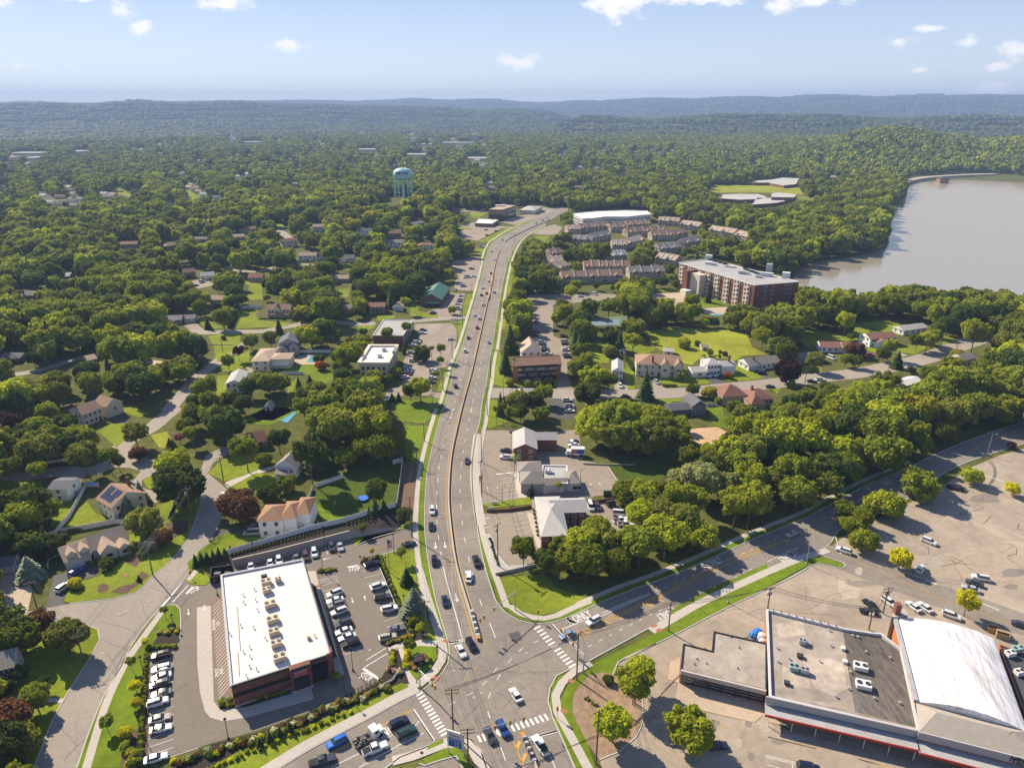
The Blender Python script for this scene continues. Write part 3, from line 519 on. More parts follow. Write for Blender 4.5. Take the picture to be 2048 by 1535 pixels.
# ---------------------------------------------------------------- lake, pools
lake_px = T(X1,(2500,356),(2048,357),(1925,359),(1880,362),(1835,366),(1817,371),(1813,392),(1806,400),(1788,410),(1790,425),(1786,438),(1781,448),(1785,460),(1778,475),(1771,496),(1740,506),(1707,512),(1660,520),(1632,525),(1595,535),(1585,556),(1602,575),(1640,592),(1720,606),(1850,618),(2048,630),(2600,660))
lake = pm('lake_water', (.33,.285,.225),.12,.10,.012,spec=.09)
_nt = lake.node_tree; _n = _nt.nodes.new('ShaderNodeTexNoise'); _n.inputs['Scale'].default_value = .5; _n.inputs['Detail'].default_value = 6; _g = _nt.nodes.new('ShaderNodeNewGeometry'); _nt.links.new(_g.outputs['Position'], _n.inputs[0])
_df = _nt.nodes.new('ShaderNodeBsdfDiffuse'); _df.inputs[0].default_value = (.40,.345,.27,1); _gl = _nt.nodes.new('ShaderNodeBsdfGlossy'); _gl.inputs[0].default_value = (.82,.74,.62,1); _gl.inputs['Roughness'].default_value = .07; _mx = _nt.nodes.new('ShaderNodeMixShader'); _mx.inputs[0].default_value = .55; _nt.links.new(_df.outputs[0], _mx.inputs[1]); _nt.links.new(_gl.outputs[0], _mx.inputs[2]); _nt.links.new(_mx.outputs[0], _nt.nodes['Material Output'].inputs[0])
_b = _nt.nodes.new('ShaderNodeBump'); _b.inputs['Strength'].default_value = .5; _b.inputs['Distance'].default_value = .12; _nt.links.new(_n.outputs[0], _b.inputs['Height']); _nt.links.new(_b.outputs[0], _gl.inputs['Normal'])
clr(lake_px[1:19] + T(X1,(1588,548),(1605,560),(1640,572),(1700,575),(1740,583),(1760,570),(1830,566),(1900,575),(1950,572),(2048,585))); lk = [G(*p) for p in lake_px]; mb = MB(); mb.prism(lk, .05,.12); tag(mb.build('lake',lake),kind='structure')
sheet('pool_water',T(L, (1352,890),(1388,832),(1448,832),(1444,895)),.20,water_m, label=None); sheet('pool_water',T(L, (1075,1490),(1180,1430),(1250,1395),(1230,1430),(1150,1515)),.2,water_m)
sheet('pool_water',T(Q, (650,858),(740,858),(730,880),(600,876)),.2,water_m); sheet('tennis_court',T(NN, (1170,450),(1560,410),(1540,520),(1200,520)),.05,pm('court_green', (.12,.17,.12),.8,.1)); sheet('tennis_court',T(NN, (1170,470),(1480,455),(1480,505),(1180,515)),.07,pm('court_blue', (.16,.22,.28),.8,.1))

# ---------------------------------------------------------------- road markings
mw = MB(); my = MB(); ZM = .085
DL = smooth_path(wpath(T(HQ, (330,1250),(307,1090),(293,920),(293,750),(303,610),(322,480),(348,365),(375,245),(400,155),(425,60)) + T(M, (1285,1490),(1330,1310),(1360,1180),(1440,880),(1480,700),(1540,500),(1580,330),(1625,170),(1665,0)) + T(S, (1400,1400),(1430,1250),(1465,1100),(1490,1000),(1510,950))),3)
DR = smooth_path(wpath(T(C, (740,440),(638,200)) + T(HQ, (530,1180),(500,1000),(484,838),(479,685),(487,548),(502,425),(522,310),(543,205),(560,108),(580,15)) + T(M, (1490,1430),(1510,1300),(1530,1200),(1570,1010),(1600,860),(1625,760),(1665,580),(1700,400),(1740,200),(1780,0)) + T(S, (1500,1480),(1545,1200),(1590,1010))),3)
dashes(mw, DL, 3,6.5,.2,ZM); dashes(mw, DR, 3,7.5,.2,ZM)
lines(mw, [(HQ(345,1330),HQ(370,1440)),(HQ(370,1440),C(500,510)),(C(390,540),C(535,513)),(C(100,1070),C(270,1322)),(C(1205,388),C(1355,548)),(C(1110,1275),C(1252,1235))], .22)
lines(mw, [(C(390,543),C(535,516)),(C(385,537),C(535,510)),(C(107,1070),C(272,1316)),(C(1210,388),C(1360,548)),(C(1015,1300),C(1252,1238)),(C(1015,1306),C(1252,1244)),(B(1985,935),B(2060,925))], .5)
MED = T(C, (620,510),(560,300),(470,0)) + T(HQ, (430,1200),(395,900),(390,700),(410,450),(450,250),(510,0)) + T(M, (1500,1000),(1580,650),(1680,200),(1725,0)) + T(S, (1420,1535),(1480,1200),(1533,1025))
MW_ = smooth_path(wpath(MED),3)
for d in (-1.0,1.0): a = offset(MW_, d); strip(my, a, -.09,.09,ZM - .02,ZM)
for seg in ((C(1290,435),GQ(740,1155)),(C(1290,428),GQ(800,1142))): lines(mw, [seg], .16)
# cross road east: yellow double with chevrons, dashes
Y1 = wpath(T(C, (1420,505),(1500,460)) + T(GQ, (340,1420),(700,1250),(880,1170),(1170,1030),(1500,870),(1905,715))); Y2 = wpath(T(C, (1400,460)) + T(GQ, (230,1450),(380,1380),(700,1230),(900,1140),(1200,985),(1480,850),(1905,712)))
for w_ in (Y1,Y2):
    for d in (-.16,.16): strip(my, offset(smooth_path(w_, 3),d),-.07,.07,ZM - .02,ZM)
lines(my, [(C(1460,445),C(1520,468)),(C(1560,405),C(1640,420)),(C(1640,370),C(1700,390)),(C(1720,335),C(1780,350)),(C(1790,300),C(1850,320)),(C(1880,265),C(1930,285)),(C(1960,235),C(2010,250)),(GQ(700,1265),GQ(745,1285)),(GQ(785,1225),GQ(830,1245)),(GQ(865,1190),GQ(905,1205))], .32)
for a, b in (((1500,570),(2041,290)), ): dashes(mw, wpath(T(C, a, b) + T(GQ, (1060,1210),(1500,1000),(1640,930))),1.2,2.4,.18,ZM)
dashes(mw, wpath(T(GQ, (830,1125),(1130,1000),(1400,885),(1600,795),(1850,690)) ),1.2,2.4,.18,ZM); lines(mw, [(GQ(1730,890),GQ(1975,775)),(GQ(300,1370),GQ(790,1150))], .18)
dashes(mw, wpath(T(FQ, (420,945),(620,855),(760,780),(930,700))),3,4,.18,ZM); lines(my, [(FQ(345,1045),FQ(790,835)),(FQ(350,1040),FQ(790,829)),(FQ(960,745),FQ(1085,683)),(FQ(962,738),FQ(1085,677))], .14)
strip(my, smooth_path(wpath(T(FQ, (1600,410),(1700,360),(1850,290),(2060,230),(2200,190))),3),-.12,.12,ZM - .02,ZM)
strip(my, smooth_path(wpath(T(FQ, (590,1230),(900,1370),(1180,1490),(1300,1540)) + T(E, (1240,125),(1520,235),(2000,420))),3),-.09,.09,ZM - .02,ZM)
lines(mw, [(E(1250,30),E(1345,75)),(E(1700,220),E(1845,280)),(FQ(1690,580),FQ(1880,655)),(FQ(1780,720),FQ(1870,755)),(FQ(570,1222),FQ(600,1215))], .35)
lines(my, [(D(1140,1288),D(1530,1382)),(E(0,1288),E(385,1382)),(E(715,1462),E(1000,1540)),(D(740,1195),D(820,1212)),(D(1860,1465),D(2041,1510))], .2)
for q in (((1130,1435),(1370,1495)),((1130,1450),(1370,1510)),((1130,1510),(1230,1535)),((1130,1435),(1130,1450)),((1335,1490),(1335,1535))): lines(mw, [(D(*q[0]),D(*q[1]))], .16)
# west leg
lines(my, [(C(0,1125),C(105,1075)),(C(0,1118),C(100,1070)),(Z(440,785),Z(1190,385)),(Z(430,775),Z(1180,378)),(Z(1350,270),Z(1950,-30)),(Z(1345,262),Z(1945,-38)),(Z(0,1000),Z(440,785))], .14)
lines(mw, [(Z(440,1060),Z(1010,775)),(Z(1560,470),Z(2060,190)),(Z(1000,1070),Z(1850,590)),(Z(1850,590),C(155,1160)),(C(0,1352),C(190,1255))], .18)
# crosswalk bars
def bars(t, a0,a1,b0,b1,n, wd=.55):
    for i in range(n):
        k = i / (n - 1); lines(mw, [(t(a0[0] + (a1[0] - a0[0]) * k, a0[1] + (a1[1] - a0[1]) * k),t(b0[0] + (b1[0] - b0[0]) * k, b0[1] + (b1[1] - b0[1]) * k))],wd)
bars(C, (1070,430),(1345,735),(1118,405),(1400,705),13); bars(C, (130,960),(325,1280),(182,930),(385,1248),13)
bars(C, (620,1275),(1150,1105),(645,1330),(1182,1155),15); bars(M, (1640,1255),(1655,1150),(1680,1265),(1690,1160),8,.35)
for a, b in (((1325,1075),(1480,980)),((1330,1120),(1495,1020))): lines(mw, [(B(*a),B(*b))], .25)
lines(mw, [(B(1300,1140),B(1425,1225))], .7); lines(mw, [(B(1310,1130),B(1340,1120))], .2)
for s in ((A(1280,255),A(1480,25)),(A(1375,215),A(1500,80)),(A(1300,245),A(1490,15))): lines(mw, [s], .3)
lines(mw, [(A(1485,150),A(1540,90))], .6); lines(mw, [(B(1175,335),B(1262,318))], .6)
# dotted turning guides through the junction
dashes(mw, wpath(T(C, (1105,520),(990,570),(920,630),(850,710),(765,750),(690,845),(590,930),(370,1045))),1.7,3.2,.18,ZM); dashes(mw, wpath(T(C, (740,440),(765,510))),3,3,.18,ZM)
dashes(my, wpath(T(C, (672,520),(680,600),(650,690),(585,765),(515,840),(425,910),(320,965),(190,1010))),1.5,3.2,.18,ZM); dashes(mw, wpath(T(C, (800,790),(740,890),(700,990),(700,1080),(725,1165),(775,1270))),2,4,.18,ZM); lines(mw, [(C(803,1370),C(842,1480)),(C(1125,1280),C(1240,1535))], .18)
lines(my, [(C(905,1325),C(990,1535)),(C(1020,1310),C(1110,1535))], .18); lines(my, [(C(930,1390),C(955,1320)),(C(970,1490),C(1005,1420))], .7)
# stall lines
def stalls(t, a0,a1,b0,b1,n, wd=.13): bars(t, a0,a1,b0,b1,n, wd)
stalls(A, (1200,705),(1178,1440),(1385,645),(1385,1370),12); lines(mw, [(A(1195,640),A(1170,1500)),(A(1340,1455),A(1580,1375)),(B(1430,330),B(1660,870))], .13)
stalls(B, (290,390),(900,215),(300,330),(890,250),2,.01); 
for x0,y0,x1,y1 in ((372,310,380,388),(440,300,455,358),(520,290,530,345),(590,270,605,330),(655,250,670,318),(735,240,745,300),(800,225,812,285),(870,210,885,278),(935,190,950,255),(1000,170,1018,235),(1075,150,1095,210),(1135,130,1160,195)): lines(mw, [(B(x0,y0),B(x1,y1))], .13)
stalls(B, (945,440),(1130,1035),(1095,400),(1290,990),14); stalls(B, (1290,370),(1530,915),(1430,335),(1660,870),12)
stalls(HQ, (800,630),(800,790),(925,615),(940,770),6); lines(mw, [(HQ(765,590),HQ(930,575))], .6); stalls(HQ, (890,920),(940,1110),(1030,890),(1060,1080),6)
stalls(HQ, (1100,330),(1100,465),(1150,330),(1150,465),6); stalls(HQ, (810,320),(790,370),(900,320),(890,370),2); stalls(HQ, (1640,640),(1700,740),(1740,630),(1770,720),5); lines(mw, [(HQ(1655,525),HQ(1770,700))], .13); lines(my, [(HQ(660,978),HQ(740,970)),(HQ(665,318),HQ(720,322)),(B(1310,210),B(1700,110)),(B(905,1378),B(1090,1298))], .14)
stalls(GQ, (225,375),(330,385),(235,385),(345,370),7,.12); stalls(GQ, (285,405),(480,400),(300,490),(520,470),3,.12)
# hatched court and accessible bays
for i in range(26):
    k = i / 25; lines(mw, [(B(100 + 52 * k, 660 + 720 * k),B(178 + 62 * k, 575 + 700 * k))], .12)
for i in range(6): lines(mw, [(B(950 + i * 26,470 - i * 4),B(985 + i * 24,430 - i * 4))], .1)
for i in range(6): lines(mw, [(B(1130 + i * 26,1035 - i * 6),B(1160 + i * 24,995 - i * 6))], .1)
# arrows and painted words
def text_mesh(name, s, size, mat, parent=None, extrude=0.004,align='CENTER',bold=False):
    cu = bpy.data.curves.new(name, 'FONT'); cu.body = s; cu.size = size; cu.align_x = align; cu.align_y = 'CENTER'; cu.extrude = extrude; cu.resolution_u = 2
    if bold: cu.offset = size * .018
    ob = bpy.data.objects.new(name, cu); COL.objects.link(ob); cu.materials.append(mat); dg = bpy.context.evaluated_depsgraph_get()
    me = bpy.data.meshes.new_from_object(ob.evaluated_get(dg)); bpy.data.objects.remove(ob); me.name = name
    o2 = bpy.data.objects.new(name, me); COL.objects.link(o2); o2.parent = parent; return o2
def road_word(s, cpx, dpx, size, stretch=2.2,z=.09):
    """word centred at pixel cpx, reading direction towards pixel dpx"""
    p = G(*cpx); q = G(*dpx); a = math.atan2(q.y - p.y, q.x - p.x); o = text_mesh('painted_word',s, size, white_line, bold=True); o.location = (p.x, p.y, z); o.rotation_euler.z = a; o.scale = (1,stretch, 1); tag(o, kind='structure')
road_word('STOP',B(1232,350),B(1290,345),1.35); road_word('STOP',B(1325,1210),B(1400,1232),1.4); road_word('STOP',A(1550,118),A(1590,95),1.3,2.4)
road_word('ONLY',GQ(255,1325),GQ(330,1298),2.1,2.0); road_word('ONLY',GQ(908,1312),GQ(860,1333),1.7,2.0); road_word('ONLY',GQ(1312,892),GQ(1370,866),2.1,2.0); road_word('ONLY',GQ(1870,858),GQ(1820,880),1.7,2.0); road_word('ONLY',FQ(945,655),FQ(1000,630),2.0,2.0)
road_word('ONLY',Z(1500,350),Z(1400,400),2.0,1.8)
road_word('FIRE\nZONE',B(150,1170),B(152,1230),1.1,1.0); road_word('NO\nPARKING',B(125,790),B(128,850),1.1,1.0)
def arrow(cpx, tpx, size=1.0,turn=0,z=.09):
    p = G(*cpx); q = G(*tpx); d = math.atan2(q.y - p.y, q.x - p.x); m = MB()
    if turn == 0: m.prism([(-1.6,-.12),(.4,-.12),(.4,-.5),(1.6,0),(.4,.5),(.4,.12),(-1.6,.12)], 0,.01)
    else:
        s = turn; m.prism([(-1.6,-.14),(.1,-.14),(.8,s * .5 - .0),(.95,s * 1.0),(1.35,s * 1.0),(.8,s * 1.9),(.1,s * 1.0),(.5,s * 1.0),(.35,s * .55),(-.1,.14),(-1.6,.14)], 0,.01)
    o = m.build('painted_arrow',white_line, loc=(p.x, p.y, z)); o.rotation_euler.z = d; o.scale = (size, size, 1); tag(o, kind='structure')
for c, t_, s, k in ((HQ(358,1155),HQ(362,1190),1.2,0),(HQ(283,1160),HQ(286,1195),1.2,0),(C(450,180),C(460,220),1.3,0),(B(1215,600),B(1222,630),.8,0),(B(1315,582),B(1310,560),.8,0),(A(1503,295),A(1505,320),.9,0),(A(1630,260),A(1631,285),.9,0),(B(1010,268),B(980,274),.9,0),(C(1350,375),C(1310,365),1.3,-1),(GQ(160,1370),GQ(120,1362),1.3,-1),(GQ(1000,1270),GQ(1040,1280),1.3,-1),(GQ(1230,930),GQ(1195,925),1.3,-1),(GQ(1940,822),GQ(1975,835),1.3,-1),(FQ(830,722),FQ(795,722),1.2,-1),(HQ(690,943),HQ(712,940),.7,0),(HQ(700,1015),HQ(680,1018),.7,0),(HQ(698,705),HQ(699,690),.6,0),(HQ(776,695),HQ(776,710),.6,0),(HQ(1520,672),HQ(1512,660),.7,0),(HQ(1592,668),HQ(1600,680),.7,0)):
    arrow(c, t_, s, k)
sheet('asphalt_patch',T(C, (862,465),(945,445),(980,515),(895,530)),.058,asphalt_dark)
sheet('asphalt_patch',T(M, (1060,510),(1200,500),(1130,610),(1000,620)),.05,asphalt_street)
sheet('asphalt_patch',T(C, (1290,1340),(1330,1335),(1345,1370),(1300,1378)),.058,asphalt_dark)
tag(mw.build('road_marking',white_line),kind='structure'); tag(my.build('road_marking',yellow_line),kind='structure')

# sealed cracks and covers on the worn pavement
rc = random.Random(12); ck = MB()
def crack(px, dpx, n, step=2.2,wob=.35,wd=.10):
    p = G(*px); q = G(*dpx); a = math.atan2(q.y - p.y, q.x - p.x); w = [p]
    for i in range(n): a += rc.uniform(-wob, wob); p = p + Vector((math.cos(a),math.sin(a),0)) * step; w.append(p)
    strip(ck, w, -wd / 2,wd / 2,.058,.066)
for i in range(24):
    x, y = rc.uniform(1300,2040),rc.uniform(1060,1530); crack((x, y),(x + rc.uniform(-40,40),y + rc.uniform(-20,20)),rc.randint(4,11),2.4,.35,.06)
for i in range(30):
    k = rc.random(); x, y = 880 + 70 * k, 1250 - 700 * k; crack((x + rc.uniform(-15,60),y),(x + rc.uniform(-40,60),y + rc.uniform(-3,3)),rc.randint(3,8),2.0,.25)
for i in range(26): x, y = rc.uniform(880,1120),rc.uniform(1290,1500); crack((x, y),(x + rc.uniform(-30,40),y + rc.uniform(-20,15)),rc.randint(3,9),2.0,.3)
for i in range(30): k = rc.random(); x, y = 100 + 270 * k ** .7,1530 - 360 * k; crack((x + rc.uniform(-10,20),y),(x + rc.uniform(-8,30),y - rc.uniform(5,25)),rc.randint(4,12),2.2,.18)
tag(ck.build('crack_sealant',pm('sealant', (.13,.11,.092),.8,.1)),kind='structure')
mh = MB()
for q in (C(880,850),C(650,940),C(590,975),C(1010,620),C(430,760),A(1195,208),A(815,622),A(948,312),A(1000,290),B(1355,995),HQ(455,455),HQ(330,900),GQ(1210,1205),C(1430,700),D(1000,640),J(1560,1230),J(1335,1390)): p = G(*q); mh.lathe([(.45,.06),(.45,.10)], 14,0,(p.x, p.y))
tag(mh.build('manhole_cover',pm('cover_iron', (.30,.27,.24),.7,.2,4)),kind='structure')

pd, pl = pm('repair_dark', (.215,.185,.152),.9,.18,.7,big=.25),pm('repair_pale', (.36,.31,.25),.95,.16,.6,big=.25)
for i in range(26):
    x, y = (rc.uniform(1560,2046),rc.uniform(965,1200)) if i < 15 else (rc.uniform(1300,1620),rc.uniform(1435,1530)); n = rc.randint(5,8); rx, ry = rc.uniform(8,46),rc.uniform(4,15); a0 = rc.random()
    if y < 1290 - (x - 1536) * .52 - 120 and x < 1880: continue
    sheet('pavement_repair', [(x + rx * rc.uniform(.6,1) * math.cos(a0 + 6.283 * k / n),y + ry * rc.uniform(.6,1) * math.sin(a0 + 6.283 * k / n)) for k in range(n)], .046 + .0004 * i, pd if i % 2 else pl)
for i in range(7):
    x, y = rc.uniform(890,1100),rc.uniform(1300,1480); p = G(x, y); m = MB(); m.obox((p.x, p.y),(math.cos(i),math.sin(i)),rc.uniform(2,7),rc.uniform(1.2,2.4),.05,.0605 + .0004 * i); tag(m.build('pavement_repair',pd),kind='structure')
tm2 = MB(); strip(tm2,smooth_path(wpath(T(FQ, (1760,490),(1795,530),(1805,580),(1790,630),(1760,670))),2),-.18,.18,.05,.064); strip(tm2,smooth_path(wpath(T(FQ, (1775,485),(1808,528),(1818,580),(1803,632),(1775,672))),2),-.15,.15,.05,.064)
for i in range(9): x, y = rc.uniform(1780,2040),rc.uniform(985,1130); strip(tm2,smooth_path(wpath([(x, y),(x + rc.uniform(-26,26),y + rc.uniform(5,12)),(x + rc.uniform(-50,50),y + rc.uniform(14,26))]),2),-.09,.09,.05,.064)
tag(tm2.build('tyre_marks',asphalt_dark),kind='structure')
# ---------------------------------------------------------------- buildings
def sid(name, c): return pm('siding_' + name, c, .8,.08,1.0)
s_white = sid('white', (.80,.78,.74)); s_cream = sid('cream', (.68,.60,.46)); s_tan = sid('tan', (.40,.33,.26)); s_grey = sid('grey', (.33,.31,.29)); s_slate = sid('slate', (.13,.14,.17)); s_beige = sid('beige', (.58,.50,.40)); s_lt = sid('light', (.55,.55,.54)); s_brown = sid('brown', (.22,.14,.09)); s_yel = sid('yellow', (.70,.65,.52))
def shg(name, c): return pm('shingle_' + name, c, .95,.16,1.4,big=.1)
r_brown = shg('brown', (.29,.185,.12)); r_or = shg('orange', (.30,.170,.100)); r_grey = shg('grey', (.24,.215,.185)); r_light = shg('light', (.40,.385,.36)); r_dark = shg('dark', (.075,.072,.075)); r_tan = shg('tan', (.40,.30,.215)); r_red = shg('red', (.24,.12,.085)); r_far = shg('far', (.30,.28,.25)); r_slate = shg('slate', (.13,.13,.14))
door_m = pm('door_dark', (.05,.02,.015),.6,.1); garage_m = pm('garage_door', (.55,.52,.48),.6,.05)
WINC = {}
def win(parent, x, y, z, w=1.1,h=1.35,face=0,frame=None, glass=None, name='window',thick=.12):
    """window centred at local x,y,z on a wall facing: 0 front(-y) 1 right(+x) 2 back 3 left"""
    key = (round(w, 2),round(h, 2),frame.name if frame else '',glass.name if glass else '',name)
    if key not in WINC:
        m = MB(); t = min(.12,w * .12); m.box(-w / 2 - t, w / 2 + t, -.10,0,-h / 2 - t, -h / 2,0); m.box(-w / 2 - t, w / 2 + t, -.10,0,h / 2,h / 2 + t, 0); m.box(-w / 2 - t, -w / 2,-.10,0,-h / 2,h / 2,0); m.box(w / 2,w / 2 + t, -.10,0,-h / 2,h / 2,0)
        m.box(-w / 2,w / 2,-.03,0,-h / 2,h / 2,1)
        if w > 1.5:
            k = max(1,int(w / 1.1))
            for i in range(1,k): m.box(-w / 2 + w * i / k - .04,-w / 2 + w * i / k + .04,-.07,-.03,-h / 2,h / 2,0)
        elif name == 'window': m.box(-w / 2,w / 2,-.06,-.03,-.03,.03,0)
        o = m.build(name, [frame or trim_white, glass or glassm]); WINC[key] = o.data; bpy.data.objects.remove(o)
    o = bpy.data.objects.new(name, WINC[key]); COL.objects.link(o); o.parent = parent; o.location = (x, y, z); o.rotation_euler.z = (0,math.pi / 2,math.pi, -math.pi / 2)[face]; return o
def roof_mb(mb, x0,x1,y0,y1,h, rh, kind, ov=.45,m_r=0,m_g=1):
    if kind == 'gablef':   # ridge runs away from the viewer
        t = MB(); roof_mb(t, y0,y1,-x1,-x0,h, rh, 'gable',ov, m_r, m_g)
        mb.add([(-v[1],v[0],v[2]) for v in t.v],t.f, 0); mb.m[-len(t.f):] = t.m; return
    X0,X1,Y0,Y1 = x0 - ov, x1 + ov, y0 - ov, y1 + ov; ym = (y0 + y1) / 2; sl = rh / ((y1 - y0) / 2); ze = h - ov * sl * .6
    if kind == 'flat': mb.box(X0,X1,Y0,Y1,h, h + .3,m_r); return
    hp = 0 if kind == 'gable' else min((Y1 - Y0) / 2,(X1 - X0) / 2 - .05)
    ra, rb = (X0 + hp, X1 - hp); zt = h + rh
    top = [(X0,Y0,ze),(X1,Y0,ze),(X1,Y1,ze),(X0,Y1,ze),(ra, ym, zt),(rb, ym, zt)]
    mb.add(top, [(0,1,5,4),(2,3,4,5)],m_r); o = len(mb.v) - 6
    mb.f += [(o + 1,o + 2,o + 5),(o + 3,o, o + 4)]; mb.m += [m_r if kind == 'hip' else m_g] * 2
    mb.f.append((o + 3,o + 2,o + 1,o)); mb.m.append(m_g)
def setup(A_, B_, h):
    a = G(A_[0],A_[1],h); b = G(B_[0],B_[1],h); d = b - a; w = math.hypot(d.x, d.y); rot = math.atan2(d.y, d.x); return a, w, rot
def local(a, rot, p): dx, dy = p.x - a.x, p.y - a.y; c, s = math.cos(-rot),math.sin(-rot); return (dx * c - dy * s, dx * s + dy * c)
NH = [0]
def house(label, A_, B_, dep, h=3.0,rh=2.2,kind='gable',wall=None, roof=None, st=1,nf=4,ns=2,wings=(),chimney=None, garage=None, door=.5,name='house',cat='house',land=None, found=True, fscale=1.0,clear=True, frame=None, win_w=1.1):
    wall = wall or s_white; roof = roof or r_grey
    a, w, rot = setup(A_, B_, h)
    if isinstance(dep, tuple): dep = max(4.0,abs(local(a, rot, G(dep[0],dep[1],h))[1]))
    root = thing(name, label, cat, (a.x, a.y, 0),rot)
    wb = MB(); wb.box(0,w, 0,dep, -.3,h + .02)
    for (x0,x1,y0,y1,hh, rr, kk) in wings:
        wb.box(x0,x1,y0,y1,-.3,hh + .02)
    wo = wb.build('wall',wall, root)
    rb = MB(); roof_mb(rb, 0,w, 0,dep, h, rh, kind); ro = rb.build('roof', [roof, wall],root)
    for (x0,x1,y0,y1,hh, rr, kk) in wings:
        r2 = MB(); roof_mb(r2,x0,x1,y0 , y1,hh, rr, kk, .35); r2.build('roof', [roof, wall],root)
    if chimney:
        c = MB(); c.box(chimney[0] * w - .45,chimney[0] * w + .45,chimney[1] * dep - .4,chimney[1] * dep + .4,h * .5,h + rh + .9,0); c.build('chimney',brick, ro)
    sh = h / st
    blockf = [(x0,x1) for (x0,x1,y0,y1,hh, rr, kk) in wings if y0 < -.01]
    if garage:
        g = MB(); gx0,gx1 = garage[0] * w, garage[1] * w; g.box(gx0,gx1,-.08,.0,0,2.2); g.build('garage_door',garage_m, root)
    for s in range(st):
        z = s * sh + sh * .55
        for i in range(nf):
            x = w * (i + .5) / nf
            if any(x0 - .4 < x < x1 + .4 for x0,x1 in blockf): continue
            if s == 0 and garage and garage[0] * w - .6 < x < garage[1] * w + .6: continue
            if s == 0 and door is not None and abs(x - door * w) < w / nf * .5:
                m = MB(); m.box(door * w - .5,door * w + .5,-.09,0,0,2.1); m.build('door',door_m, root); continue
            win(root, x, -.01,z, win_w, min(1.35,sh * .48),0,frame)
        for i in range(ns):
            y = dep * (i + .5) / ns; win(root, w + .01,y, z, 1.0,min(1.3,sh * .48),1,frame); win(root, -.01,y, z, 1.0,min(1.3,sh * .48),3,frame)
    for (x0,x1,y0,y1,hh, rr, kk) in wings:
        if y0 < 0 and hh > 2: win(root, (x0 + x1) / 2,y0 - .01,hh * .62 if hh > 4 else hh * .5,min(1.6,(x1 - x0) * .5),1.2,0,frame)
    c, s = math.cos(rot),math.sin(rot)
    def wv(x, y): return (a.x + x * c - y * s, a.y + x * s + y * c)
    if clear:
        cs = [wv(0,0),wv(w, 0),wv(w, dep),wv(0,dep)]; q = [PX(p[0],p[1],h) for p in cs]; clr([(float(u),float(v)) for u, v in q]); rz = [PX(p[0],p[1],h + rh * .7) for p in cs]; clr([(float(u),float(v)) for u, v in rz])
        for (x0,x1,y0,y1,hh, rr, kk) in wings:
            for z_ in (hh * .3,hh + rr * .5): q = [PX(*wv(x0,y0),z_),PX(*wv(x1,y0),z_),PX(*wv(x1,y1),hh + rr * .5),PX(*wv(x0,y1),hh + rr * .5)]; clr([(float(u),float(v)) for u, v in q])
        f = [PX(*wv(0,0),h),PX(*wv(w, 0),h),PX(*wv(w, 0),h * .25),PX(*wv(0,0),h * .25)]; clr([(float(u),float(v)) for u, v in f])
    FOOT.append(([wv(-1,-1),wv(w + 1,-1),wv(w + 1,dep + 1),wv(-1,dep + 1)]))
    m_ = wv(w / 2,dep / 2); LAND.append((m_[0],m_[1],land or ('the ' + ' '.join(label.split()[:4]))))
    return root, w, dep, wv
FOOT = []
ORD = ['leftmost'] + [w + ' in the list' for w in ('second',)]
ORD = 'first second third fourth fifth sixth seventh eighth ninth tenth eleventh twelfth thirteenth fourteenth fifteenth sixteenth seventeenth eighteenth nineteenth twentieth'.split() + ['%d-th' % i for i in range(21,400)]
# --- lower left neighbourhood
house('small white outbuilding with a dark grey roof beside a garden fence',J(385,705),J(530,705),8,5.0,1.2,'gable',s_white, r_slate, 2,1,1,door=None, land='the small white outbuilding')
rt, w, d, wv = house('cream two storey house with solar panels on its brown roof',J(770,780),J(890,850),J(1115,715),5.6,3.2,'gable',s_yel, r_brown, 2,3,3,door=None, chimney=(.2,.9),land='the cream house with solar panels')
SOLAR = (w, d, 5.6,3.2)
house('grey house with two dormers over a double garage and stone gables',J(520,1285),J(720,1215),9.5,3.4,2.6,'gable',s_beige, r_tan, 1,2,2,garage=(.12,.88),door=None, land='the grey house with two dormers',
      wings=((7.6,17.5,1.2,9.8,3.3,2.8,'gable'),(9.0,13.6,-2.2,3.4,3.3,2.3,'gablef'),(13.8,17.2,-2.6,1.2,2.9,1.4,'gablef'),(1.0,3.0,.6,4.0,5.0,1.0,'gablef'),(4.4,6.4,.6,4.0,5.0,1.0,'gablef')))
house('tan two storey house with a brown roof and skylights at the wood edge',K(845,1425),K(1035,1355),9.5,5.8,2.6,'gable',s_beige, r_brown, 2,4,2,door=.85,land='the tan two storey house',chimney=(0.02,.5),wings=((10.5,18.0,-.5,8.5,5.6,2.6,'gablef'),))
rt, w, d, wv = house('tall white house with an orange brown hip roof and a back deck',I(462,957),I(652,952),9.5,6.6,2.2,'hip',s_white, r_or, 2,2,2,door=None, land='the tall white house with the orange roof',wings=((6.6,11.6,.8,11.5,6.6,2.0,'hip'),(10.6,15.4,3.2,13.8,6.6,2.2,'hip')))
dk = MB(); dk.box(13.6,18.2,.2,3.2,2.6,2.8); 
for x in (13.7,15.9,18.1): dk.box(x - .06,x + .06,.2,.32,0,3.7); dk.box(x - .06,x + .06,3.1,3.2,0,3.7)
dk.box(13.6,18.2,.2,.26,3.6,3.7); dk.box(18.14,18.2,.2,3.2,3.6,3.7); dk.build('deck',trim_white, rt)
rt, w, d, wv = house('small white cottage with a grey roof and black porch roof',I(600,520),I(765,535),9.5,4.2,3.0,'gablef',s_white, r_grey, 1,2,2,door=None, land='the small white cottage',wings=((1.2,5.6,-3.0,0,2.6,.6,'gable'),))
house('brown stone house with a broad brown roof behind a leaning tree',I(400,345),I(530,318),9.5,3.6,2.8,'gable',brick_br, r_red, 1,3,2,land='the brown stone house')
